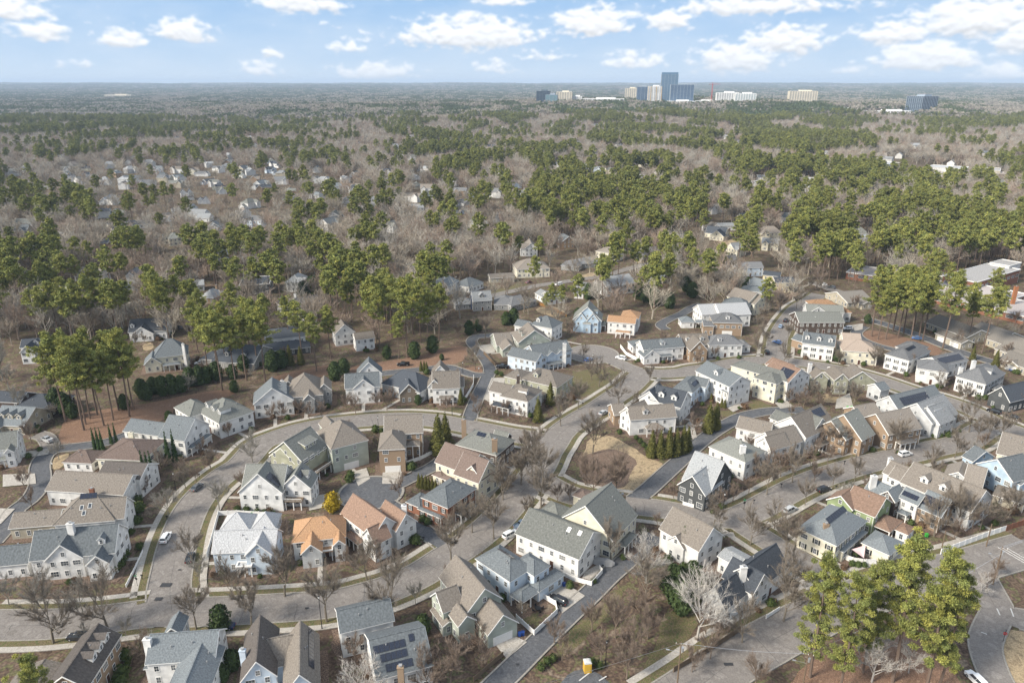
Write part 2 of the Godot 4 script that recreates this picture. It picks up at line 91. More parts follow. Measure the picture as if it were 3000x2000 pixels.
["white metal roofed house behind the square brick house","W","w",[["g",99,352.3,9,10,12.2,6.1,3.66,"","",0],["g",110.6,351.2,9,16.5,14.1,6.4,4.22,"","",0]],[],{},"house",""],
["grey roofed house third along the tree lined avenue","LG","g",[["h",118.3,366,-28,14.2,10.2,6,3.07,"","",0]],[],{},"house",""],
["cream house with tan gable along the tree lined avenue","C","t",[["g",127,374.6,-57,18.9,12.2,6,4.26,"","",0],["g",127.1,371.1,123,8,14.5,6,5.08,"","",0]],[],{},"house",""],
["pale house with blue grey roof near the avenue top","LG","g",[["h",135.5,393.7,-30,12.7,9.1,6,2.28,"","",0]],[],{},"house",""],
["white gable fronted house near the avenue top","W","g",[["g",143.1,403.6,117,12,9.5,6,3.34,"","",0],["g",141.5,406.7,-13,7.5,8,6,2.4,"","",0]],[],{},"house",""],
["yellow house with black roof near the avenue top","Y","d",[["g",159.1,412.6,0,11.9,9.1,6,2.28,"","",0]],[],{},"house",""],
["yellow house with black roof at the avenue end","Y","d",[["g",157.8,427.2,-25,10.2,7.8,6,1.96,"","",0]],[],{},"house",""],
["small white garage with grey hip roof beside the brick house","W","g",[["h",87.7,346.2,90,7.4,7.1,3.1,2.12,"","",0],["g",94.4,344.9,0,5.7,4,2.8,0.8,"","",1]],[],{},"garage",""],
["brown shingle craftsman with grey roof above white garage","BN","v",[["g",150.3,340.2,0,22.3,13.6,6,3.39,"","",0],["g",148.1,339.6,90,5.3,7,6.2,1.75,"","",0],["g",154.7,339.3,0,15.4,6.4,3.2,0.95,"W","",0]],[],{},"house",""],
["grey gabled house behind the brown shingle craftsman","LG","v",[["g",159.3,354.4,-9,18.3,9.5,6,2.85,"","",0],["g",155.5,352.4,81,5.3,7.8,6.2,2.72,"","",0]],[],{},"house",""],
["house with orange tile roof behind the shingle craftsman","W","o",[["h",162.4,364.6,-3,14.1,8.6,6.4,2.16,"","",0],["h",169.9,356.2,87,7.4,7.3,5,1.82,"","",0]],[],{},"house",""],
["townhouse block with tan roof beside the parked white car","TN","s3",[["g",187.5,387.8,13,16.3,20,3.2,3.5,"","",0],["g",190.8,378.1,103,8,6.6,3.2,1.32,"","",0]],[],{},"townhouse",""],
["townhouse block with grey tan roof behind the tall pine trunk","TN","s3",[["g",216.4,332.7,-75,25.2,15.9,3.4,3.18,"","",0],["g",206.8,319.4,-75,15.4,7.4,3.2,1.48,"","",0]],[],{"gd":[[1,-165,2]]},"townhouse",""],
["townhouse block with long grey tan roof at the right edge","TN","s3",[["g",231.5,309.5,-71,22.6,15.9,3.4,3.18,"","",0],["g",223.1,298,-71,17.4,8.5,3.2,1.7,"","",0]],[],{},"townhouse",""],
["townhouse block nearest the black barn house at right","TN","s3",[["g",218.8,286.5,-71,15.8,13.8,3.4,2.76,"","",0],["g",214.9,286.8,19,7.4,6.8,3.3,1.37,"","",0]],[],{"gd":[[1,-161,1]]},"townhouse",""],
["townhouse block hidden among the pines at right","TN","s3",[["g",229.9,325,-72,17.1,15.9,3.4,3.18,"","",0]],[],{},"townhouse",""],
["flat roofed brick school hall with long strip windows","BR","f",[["f",282.2,422.9,34,55.4,19.2,8,0.5,"","",0],["f",308.2,441.9,34,16.7,11.5,9.5,0.5,"W","",0]],[],{"sw":1},"school",""],
["low brick school wing with pale roof and brick smokestack","BR","f2",[["f",263.3,402.6,-57,51.4,23.7,4.5,0.5,"","",0]],[[267.3,370.9,14,"BO",1.9]],{"sw":1},"school",""],
["long single storey school classroom wing behind the pines","BR","f2",[["f",252.8,386.5,-58,74,31,4,0.5,"","",0]],[],{"sw":1},"school",""],
["low brick school building half hidden by pines","BR","f2",[["f",225.2,441.7,52,24.5,24.3,4,0.5,"","",0]],[],{"sw":1},"school",""],
["white bungalow with blue hip roof beside the upper street","W","g",[["h",-25.9,416,57,14.4,11.7,3.6,3.51,"","",0],["h",-24.1,416.2,57,11.1,10.6,3.4,2.64,"","",0]],[[-33.2,417,7,"W",1]],{},"house",""],
["grey steep roofed house with dark blue chimney and white dormer","G","s",[["g",-16.8,375.6,15,10.7,8.2,5.6,4.49,"","",0],["h",-26.8,378,15,10.2,9,3.2,2.7,"","",0]],[[-21.6,374.5,10,"NV",1.2]],{"dm":[[0,1,[0.5],3]]},"house",""],
["low sprawling grey hip roofed house on the upper street","G","s2",[["h",-3.6,380.2,90,15.4,12.5,3.3,2.8,"","",0],["h",2.7,380.5,38,18,13,3.3,2.92,"","",0]],[],{},"house",""],
["large tan hip roofed house with white dormer and porch","C","t",[["h",12,451,10,21.4,17.6,5.6,4.84,"","",0],["g",15.5,446,100,7,7.5,4.5,2.63,"","",0]],[],{"dm":[[0,1,[0.7],2]]},"house",""],
["small tan roofed house right of the blue roofed bungalow","TN","t",[["g",-6.8,433.8,13,15.7,7.8,3.2,1.96,"","",0]],[],{},"house",""],
["big beige two storey house with tan hip roof on dry lawn","C","t",[["h",67.1,491.7,-35,15.7,10.9,6.2,2.72,"","",0],["h",69.2,492.8,55,16,13.3,6.2,3.32,"","",0]],[],{},"house",""],
["low grey roofed house with white chimney right of beige house","LG","s2",[["g",89.6,500.4,-13,10,12.2,3.3,3.04,"","",0],["g",97.7,507.2,22,12.5,10,3.3,2.5,"","",0]],[[95,507.2,7,"W",1.6]],{},"house",""],
["low grey ranch house with small white porch left of beige house","G","s2",[["h",39.6,465.9,72,12.6,12.6,3.2,2.84,"","",0],["h",50.7,473.9,15,16.3,12.3,3.2,2.77,"","",0]],[],{},"house",""],
["white gabled house with pale grey roof behind the wooden fence","W","s",[["g",23,389.2,24,10.4,9.8,3.6,2.93,"","",0],["g",18.4,393.1,-66,10.5,8,3.2,2,"","",0]],[],{},"house",""],
["white house with flat dark garage opening beside dry lawn","W","s2",[["g",39.8,399.3,-11,8.2,9.4,3.3,1.89,"","",0],["g",45.5,412.2,-11,15,9,3.3,1.8,"","",0]],[],{},"house",""],
["white two storey house among thin pines right of upper street","W","s",[["g",59.9,409.6,28,20.5,13.9,5.8,4.18,"","",0]],[],{},"house",""],
["blue roofed house with grey gable at the wood edge","C","d",[["g",163.1,570.9,-33,16.3,13.3,3.6,4.65,"","",0],["g",160.7,559.4,57,8,11.6,3.6,4.64,"","",0]],[],{},"house",""],
["white house with blue roof among pines above the blue roofed house","W","d",[["g",207.1,642.9,0,11.5,12.2,4,3.04,"","",0],["h",194.9,603.7,0,14.5,10,3.4,2.5,"","s",0]],[],{},"house",""],
["pale house with blue grey gable on the pine wood edge","W","g",[["g",241.6,638.8,26,16.5,9.1,5,3.19,"","",0]],[],{},"house",""],
["long pale grey roofed house behind the leaning pine","W","s",[["g",180.3,601,8,22.2,7.8,4,1.96,"","",0],["g",194.8,598.2,8,13.3,9,3.4,2.25,"","",0]],[],{},"house",""],
["pale gabled house behind the bare tree near the yellow house","W","s2",[["g",138.7,465.2,14,17.2,10.2,6,3.07,"","",0],["g",133.5,456.2,104,7,6,5.6,2.09,"","",0]],[],{},"house",""],
["blue grey house behind the bare tree near the yellow house","LB","s2",[["g",150.3,449.9,7,16.7,9.4,5.6,2.83,"","",0]],[],{},"house",""],
["white porch house with two hip roofs on the hillside lawn","W","s2",[["h",-163,728,18,15.6,12,6,3,"","",0],["h",-161.5,722.9,18,16.5,4,3,0.6,"","",1]],[],{},"house",""],
["twin of the porch house with a long white front path","W","s2",[["h",-137.5,728.6,103,14.9,12.7,6,3.18,"","",0],["h",-135.2,718.7,13,12,3,3,0.45,"","",1],["g",-147.3,720.6,13,8.4,9,6,2.25,"","",0]],[],{},"house",""],
["white farmhouse with three steep front gables far up the slope","W","d",[["g",-347.2,772.8,119,9,6.6,6.4,3.98,"","",0],["g",-340.1,772.7,119,9,6.5,6.4,3.91,"","",0],["h",-338.7,764.3,29,11.2,5,3,1,"","",0]],[],{},"house",""],
["white cottage with paired gables below the farmhouse","W","d",[["g",-316.2,740.9,115,8,6.8,3.6,3.07,"","",0],["g",-311,741.4,115,8,8.2,3.6,3.71,"","",0]],[],{},"house",""],
["long grey roofed house with pale gables in the left trees","LG","s",[["g",-284.2,653.2,-11,20.7,12.6,4.5,4.42,"","",0],["g",-300,679.1,79,9,8.8,5.5,3.51,"","",0],["g",-314.1,680.8,24,10.2,8,3.4,2,"","",0]],[],{},"house",""],
["white house with grey roof behind the long grey house","W","s",[["g",-272.5,642.4,0,11.5,11.7,3.4,3.5,"","",0]],[],{},"house",""],
["white steep gabled house left of the leaning pine","W","d",[["g",-402,734.6,152,9,8.7,5.4,4.8,"","",0],["g",-407.7,745.9,-28,6.6,8,3.4,2,"","",0]],[],{},"house",""],
["cream house with dark roof in the bare left wood","C","d",[["g",-325.9,591.6,65,14,11.5,4,4.03,"","",0],["g",-319.2,581.4,115,7,7.3,4,2.91,"","",0]],[],{},"house",""],
["long white roofed commercial building among the mid wood","W","w",[["f",318.5,911.2,-14,28.6,30,6,0.5,"","",0]],[],{"sw":1},"building",""],
["white roofed low building beside the long commercial roof","W","w",[["f",289.2,869.2,-14,27.5,25,5,0.5,"","",0]],[],{"sw":1},"building",""],
["white flat roofed building above the mid wood","W","w",[["f",359.1,892,-31,26.4,30,6,0.5,"","",0]],[],{"sw":1},"building",""],
["bright white flat roofed building below the mid wood","W","w",[["f",331.1,833.3,-13,26,28,5,0.5,"","",0]],[],{"sw":1},"building",""],
["white parking structure right of the mid wood","W","w",[["f",570.5,967.4,-37,42.6,35,12,0.5,"","",0]],[],{"sw":1},"building",""],
["tan office building at the right edge of the wood","TN","f",[["f",608.4,947.1,-33,29.6,35,12,0.5,"","",0]],[],{"sw":1},"building",""],
["pale flat office roof at the right edge","W","f",[["f",598.6,931,17,50.5,40,9,0.5,"","",0]],[],{"sw":1},"building",""],
["long low building behind the white parking structure","W","w",[["f",523.5,1054.2,38,78.7,20,6,0.5,"","",0]],[],{"sw":1},"building",""]]
const ROADS := [[9.6,"asphalt",3,[[-119.6,132.2],[-104.2,132.5],[-92.4,134.2],[-82.9,136.2],[-72.5,136.5],[-58.8,137.5],[-46.3,138.7],[-40.2,139.9],[-35.2,142],[-29.5,144.8],[-22.7,150],[-17.2,156.4],[-12.8,161.3],[-8.3,167.4],[-3.9,174.7],[0.4,183.8],[4.6,192.7],[8.7,202.9],[11.6,213],[13.6,218.3],[17.6,228.6],[24.4,238.4],[32,247.5],[39.7,258],[46.4,267],[52.4,277.4],[55.6,283.2]]],
[9,"asphalt",3,[[9.8,194.5],[16.3,187.5],[25.8,183.4],[34.4,181.3],[41.2,179.8],[46.1,178.2],[54.5,175.5],[62,174.6],[69.2,178.6],[76.8,184.2],[86.7,191.4],[98.2,198.2],[110.3,203.9],[119.4,207.7],[131.4,212],[140.5,215.6],[154.1,220.6],[164.7,228.6],[175.3,235.2]]],
[8.5,"asphalt",3,[[55.6,283.2],[62.8,282],[72,283.2],[76.5,285.8],[85.1,289],[96.5,294.4],[107.4,297.5],[118.2,297.5],[127.5,293.8],[140.8,286.2],[150.8,275.7],[158.5,264],[167.2,253.7],[172,244.2],[174.2,235.2],[179.7,223.9]]],
[7.5,"asphalt",0,[[39.5,302.6],[45.4,295.6],[50.8,287.6],[55.6,283.2]]],
[8.5,"asphalt",3,[[115.5,297.5],[120.6,310],[126.3,324.6],[134.7,341.7],[145.3,360.4],[156,377.3],[168.1,391.4],[178.3,403.9]]],
[9.6,"asphalt",3,[[-78.6,136.2],[-82.7,144.2],[-85.9,153.6],[-88.3,161.3],[-90.4,169.6],[-91.9,178.6],[-92.1,186.7],[-90.9,194.1],[-89.1,200.5],[-86.7,205.9],[-85.4,218.3],[-81.8,223.4],[-75.6,229.2],[-68.5,233],[-61.4,235.2],[-58.3,236.1],[-50.8,237.6],[-39.9,238.7],[-28.7,237.3],[-19.6,234],[-11.9,230.7],[-1.1,226],[6.8,223.4],[13.4,219.4]]],
[5,"tar",0,[[-15.6,234.6],[-15.1,243.5],[-13.1,260.2],[-10.7,275.7],[-9.4,285.8],[-11,295.6],[-15.3,310],[-19,321.4],[-17.6,329],[-11.8,330.8],[-5.9,332.4]]],
[5,"tar",0,[[-11.5,280.4],[-16.6,281],[-23.4,286.7],[-28.2,289.7],[-36.5,287.2],[-53.9,282.4],[-66.9,277.4]]],
[5.4,"tar",0,[[-132.8,226.8],[-137.9,220.3],[-146.4,217],[-151.4,215.6],[-153.2,211.4],[-150.5,203.9],[-145.6,196.3],[-142.5,189.2],[-141.5,183.4],[-142,178.6],[-139.7,172.5],[-139,168.8],[-138.1,162.6]]],
[5,"asphalt",0,[[-153.5,212],[-155.2,217.3],[-160.8,223.9],[-165.4,226.2]]],
[5,"tar",0,[[-41.7,187.5],[-35.2,192.6],[-30.3,198],[-25.2,203.7],[-22.7,207.9]]],
[5,"tar",0,[[-38.9,184.2],[-34.8,180.9],[-29.6,175.5],[-25.1,169.9],[-20.4,164.6],[-16.8,160.6]]],
[5.2,"tar",0,[[-4.3,113.5],[1,120.3],[7,128.2],[13.3,136.1],[19,143.1],[24.2,149.8],[29.7,156],[33.6,160.6],[38.7,166.7]]],
[5.4,"tar",0,[[34.1,182.2],[40.2,189.1],[46.3,197.1],[55.6,209.4],[57.8,212.5],[65.1,221.7],[73.3,230.7],[82.9,239.4],[90.2,243.3],[97.7,245.5],[109.4,246.2]]],
[7.5,"asphalt",3,[[62,174.6],[65.8,167.8],[70.4,160.6],[74.5,154.5],[77.4,149.4],[78.3,145.3]]],
[11.5,"asphalt",1,[[28.7,108.3],[37.7,114.7],[45.6,120.8],[54.4,126.1],[64.6,132.2],[75.3,138.2],[88.8,143.9],[102.5,149.1],[116.7,153.9],[137.2,161.3]]],
[7.5,"asphalt",0,[[116.6,151.8],[114.1,142.8],[113,136],[117.6,133.5]]],
[6,"asphalt",0,[[111.4,135.7],[103.8,127.5],[100.7,121.3],[98.6,114.3],[97.3,110.5]]],
[5.5,"asphalt",0,[[-22.6,392.1],[-8.1,404],[2.1,411.8],[13.5,421.5],[28.8,429.9],[42.9,437.6],[57.4,445.9],[74.6,463]]],
[5,"tar",0,[[76.3,340],[75.2,347.7],[82.3,357.8],[90.6,366.8],[97.9,377.3],[105.4,384]]],
[5,"tar",0,[[177,345.3],[168.7,335.4],[166.9,325.7],[170.7,316.2],[178.6,308.1]]],
[6.5,"tar",0,[[183.5,357.8],[191.9,342.9],[198.2,326.4],[206.2,303.2],[219.2,284.1]]],
[6,"asphalt",0,[[183.6,431.2],[187.1,421.3],[190.7,410.5],[195.9,403.9]]],
[6,"asphalt",0,[[74.6,463],[88.1,475.1],[102.3,487.7]]],
[6,"asphalt",0,[[-260.9,675.3],[-236.9,637.7],[-220.2,603.8]]],
[7,"asphalt",0,[[265.3,487.7],[273.8,463],[279.8,440.5]]]]
const CIRCLES := [["asphalt",[36.45,305.7],11.5],["tar",[-42.05,188.22],9.5]]
const SHEETS := [["drylawn",[[26.7,225.6],[33.9,226.2],[38,221.1],[43.9,210.4],[49.9,204.7],[38.9,188.6],[33.5,190.1],[26.8,191.9],[21.8,192.7],[21.5,205.9]]],
["mulch",[[21.9,209.9],[26.2,213],[29.5,215.1],[33.2,216.2],[37.4,213.5],[41.1,207.1],[37.4,201],[35.2,192.3],[30.8,190.5],[26.8,191.9],[22.3,192.7],[21.2,202]]],
["lawn",[[22.6,274.9],[26.4,284.1],[37.4,289.7],[47.4,282],[47.6,274.9],[40.6,264.7],[32.3,260.2],[22.8,261]]],
["drylawn",[[107.3,130.5],[110.1,131.4],[114.1,130.2],[119.3,128.9],[108,112.8],[100.9,112.8],[103.7,120.8]]],
["straw",[[53.7,112.8],[61.6,120.8],[69.6,124.5],[77.5,127.5],[90.7,133.5],[93.8,130.3],[93.1,122.6],[90.9,112.8]]],
["straw",[[-153,218.3],[-161.1,233.4],[-162.9,242.2],[-152.2,247.5],[-137.6,253],[-124,262.5],[-111.8,267],[-108.1,261.7],[-115,254.7],[-127.1,248.9],[-125.2,238.4],[-135.6,229.2],[-141.4,221.1],[-150,217]]],
["straw",[[-71,290.2],[-55.1,297.5],[-42.3,303.2],[-33.6,312.1],[-21.4,319.3],[-19.5,304.1],[-22.6,294.7],[-28.5,292.9],[-54.3,285],[-67.8,281.5]]],
["straw",[[171.3,337],[179.3,340.5],[191.2,326.8],[199.5,313.1],[188.2,300.3],[172.6,318.7],[168.7,326.4]]],
["straw",[[-101.7,277.4],[-94.1,284.1],[-86.5,289.3],[-74.6,294.7],[-72.2,284.1],[-82.1,277.4],[-92.9,269.3]]],
["drylawn",[[121.6,262.5],[128.9,265.5],[130.3,261.7],[124.8,253],[119,253]]],
["lawn",[[12.2,129.8],[17.5,135.2],[24.1,143.1],[27.1,145.9],[26,140.9],[20,132.7],[14.6,126.1],[10.7,122.6],[8.8,122.6]]],
["lawn",[[34.3,135.7],[39.9,138.8],[46.5,142],[40.7,129.8],[33.4,122.6],[27.5,116.7],[26.5,118.3],[32,127]]],
["lawn",[[-38.1,245.5],[-28.2,248.9],[-27.3,245.5],[-31.5,242.2],[-37.5,241.6]]],
["lawn",[[-24,247.5],[-19,248.9],[-18.5,242.2],[-22.4,240.9]]],
["lawn",[[-47.1,213],[-42.4,212],[-41.7,204.9],[-45.5,205.9]]],
["lawn",[[77.3,245.5],[82.6,246.2],[83.9,240.9],[80.3,238.4],[77,242.2]]],
["lawn",[[91.3,255.9],[97.7,255.9],[98.9,248.9],[93.2,245.5],[88.9,246.2]]],
["lawn",[[0.5,136.2],[3.9,137.2],[6.3,134.7],[3.8,131.7],[1.4,133.7]]],
["lawn",[[-14.9,407.1],[9.3,433.4],[10,423.2],[-3.9,410.2],[-13.1,402.5]]],
["drylawn",[[40.7,444.1],[53.3,459.1],[53.9,447.7],[41.9,436.9]]],
["drylawn",[[41.3,429.9],[56.5,438.7],[58.2,429.9],[44,421.5]]],
["drylawn",[[79.7,483.4],[97.5,505.6],[125.5,524.8],[121.2,505.6],[95.7,479.2]]],
["drylawn",[[-173.2,318.2],[-170.1,322.5],[-164.6,312.1],[-168.5,310]]],
["drylawn",[[12.4,376.8],[23.5,382.5],[29.8,365.7],[22.3,360.4],[13.8,368.4]]],
["drylawn",[[160.9,556.1],[194.5,573.2],[204.9,556.1],[180.7,529.8],[157.3,534.8]]],
["straw",[[261,479.2],[270.2,467],[292.9,463],[281.9,444.1],[257.9,440.5],[254.8,463]]],
["concrete",[[-3.5,125.9],[0.5,128.8],[3.3,126.9],[-1.1,122]]],
["concrete",[[8.3,145.6],[11.6,148.2],[17.4,142],[11.6,136]]],
["concrete",[[-42.4,213],[-36.5,213.5],[-33.5,193.2],[-39.6,193.2]]],
["concrete",[[-50.1,200.5],[-46.2,202.9],[-43.8,196.3],[-46.6,191.9]]],
["concrete",[[-16.6,316.2],[-8.9,319.3],[-7.6,308.1],[-11.7,305.1]]],
["concrete",[[-8.5,277.4],[-2.8,277.4],[-3.6,263.2],[-9.4,254.4],[-11.2,255.9]]],
["concrete",[[-161.3,213.5],[-154.4,216],[-152.5,211.7],[-157.6,209.7]]],
["concrete",[[-158.8,198.7],[-149.2,199.4],[-145,193.2],[-154,191.4]]],
["concrete",[[-148.9,179.8],[-142.5,179.4],[-141.6,172.1],[-142.8,169.6]]],
["concrete",[[100.3,253.7],[105.4,257.6],[106.4,248.9],[100.6,247.2]]],
["concrete",[[125.4,255.9],[133,261.7],[128.7,248.9],[121.2,247.2]]],
["concrete",[[80.9,248.2],[86.6,253],[87.7,248.9],[82,244.2]]],
["concrete",[[62,233.4],[65.4,238.4],[63.8,223.9],[59.1,220.3]]],
["concrete",[[170.6,346.5],[178.6,349.7],[173.8,340],[169,337.7]]],
["concrete",[[18.3,151.2],[22.1,154.2],[22.2,152.4],[19.5,147.6],[17.3,148.8]]],
["concrete",[[-60.6,185.4],[-55.3,187.5],[-50.4,181.7],[-57.9,178.6]]],
["concrete",[[-119.4,357.8],[-112.2,363],[-100,352.7],[-111.2,342.9]]],
["tar",[[9.6,115.1],[12,118.3],[15.6,119.6],[19.9,115.9],[20.7,112.8],[9.1,112.8]]],
["straw",[[-21.5,287.9],[-14.2,292.2],[-12.3,285.8],[-12.8,281],[-18.4,284.1]]],
["drylawn",[[-149.2,205.9],[-149.7,208.9],[-148.1,212.2],[-145.7,212.8],[-143,202.9],[-145.2,201.8]]]]
const PATCHES := [[-84.15,145.91,1.26,0.74],[-83.62,140.88,0.87,0.59],[75.88,180.15,0.35,0.32],[1.12,120.43,0.32,0.25],[-47.66,137.66,0.43,0.26],[15.64,205.37,0.44,0.39],[-14.07,156.08,0.35,0.25],[68.75,177.02,0.61,0.39],[67.22,176.25,0.43,0.38],[111.63,151.76,1.15,0.72],[124.7,318.24,0.43,0.84],[-83.34,151.76,0.34,0.24],[32.93,250.25,0.4,0.55],[45.46,120.43,0.96,0.42],[42.39,292.91,0.46,0.54]]
const PAINT_LINES := [[13.69,115.9,16.79,118.75],[17.74,115.9,19.44,117.11],[112.58,137.51,111.83,135.21],[115.77,137.51,114.65,134.71],[104.18,129.83,105.1,129.12],[114.98,296.02,121.32,296.94],[114.41,294.36,120.66,295.1],[114.25,292.91,120.07,293.45]]
const TREE_KINDS := [["bare","bare brown tree","bare street and garden trees"],["bare_red","bare reddish tree","bare street and garden trees"],["bare_grey","bare grey tree","bare street and garden trees"],["bare_pale","pale lichened bare tree","bare street and garden trees"],["pine","tall pine","tall garden pines"],["hero_pine","tall bushy pine","tall garden pines"],["cypress","slim dark cypress","slim cypresses"],["arborvitae","conical evergreen","conical evergreens"],["evergreen","dark evergreen","broad evergreens"],["yellow_tree","golden yellow tree","golden trees"],["shrub","clipped green shrub","garden shrubs"],["brown_shrub","brown winter shrub","brown shrubs"]]
const RELATIONS := ["left of","right of","in front of","behind"]
const BY_HOUSE := ["tan brick house","white house with blue grey roof","pale blue double gabled house","long white brick house","white house with tan hip roof","long low white house","cream villa with brown hip roof","white gabled house with blue solar panels","pale blue house","pale grey house with orange cedar roof","white carriage house","tan house with blue grey gable roof","low brown house","white house with dark roof","white cottage with dark blue roof","large cream house","two storey charcoal roofed house","white modern farmhouse","long white ranch house","dark flat roofed modern house","low dark grey roofed house","white two part house","white house with slate gables","white house with arched dormers","white house with broad blue grey gable","grey stone manor","narrow white house","slate roofed cottage","white house with steep tan gables","olive house with a wide shed dormer","tall sage green house","tall tan brick house","cream house with red brown roof","brown shingle house","red brick hip roofed house","white house with rust roof","light blue house with slate hip roof","large tan roofed sage house","cream house with grey green roof","cream gable house","white house with grey shingle roof","tan roofed white house","white house with black roof","cream house with slate hip roofs","lime green house","white house with slate roof white chimney","long cream house","pale green house","light blue house with grey roof","low tan roofed garage","tan roofed house","charcoal board house","white hip roofed house with central chimney","white house with two steep tan front gables","tall white house with tan roof","brick house with green grey gables","brick house with wide tan gable","grey house with long solar panel","pale grey house with green porch","white colonial with slate roof","cream house with pale tan hip roof","white house with ridge solar panels","white house with deep columned porch","white house with one round dormer","black barn gabled house","tall white house with raised white porch","tall cream house","white and brick house","olive green house","blue grey solar roofed house","white house with slate roof facing the boulevard","white house with tan roof","tan brick tudor house","white house with round entry porch","white courtyard house","white house with orange roof","sky blue house","white house with dark slate hip roof","sage house with tan crossed gables","long sky blue house","olive house with long tan hip roof","white house with pinkish tan hip roof","square brick house","white metal roofed house","grey roofed house","cream gabled avenue house","pale house with blue grey roof","white gable fronted house","yellow house near the avenue top","yellow house with black roof at the avenue","small white garage","brown shingle craftsman","grey gabled house","house with orange tile roof","townhouse block with tan roof","townhouse block with grey tan roof","townhouse block with long grey tan roof","townhouse block nearest the black barn","townhouse block among the pines","flat roofed brick school hall","low brick school wing","long single storey school classroom","low brick school building","white bungalow with blue hip roof","grey steep roofed house","low sprawling grey hip roofed house","large tan hip roofed house","small tan roofed house","big beige two storey house","low grey roofed house","low grey ranch house","white gabled house with pale grey roof","white house with flat dark garage","white two storey house","blue roofed house","white house with blue roof","pale house with blue grey gable on the","long pale grey roofed house","pale gabled house","blue grey house behind the bare tree near","white porch house","twin of the porch","white farmhouse with three steep front gables","white cottage with paired gables","long grey roofed house","white house with grey roof behind the long","white steep gabled house","cream house with dark roof"]
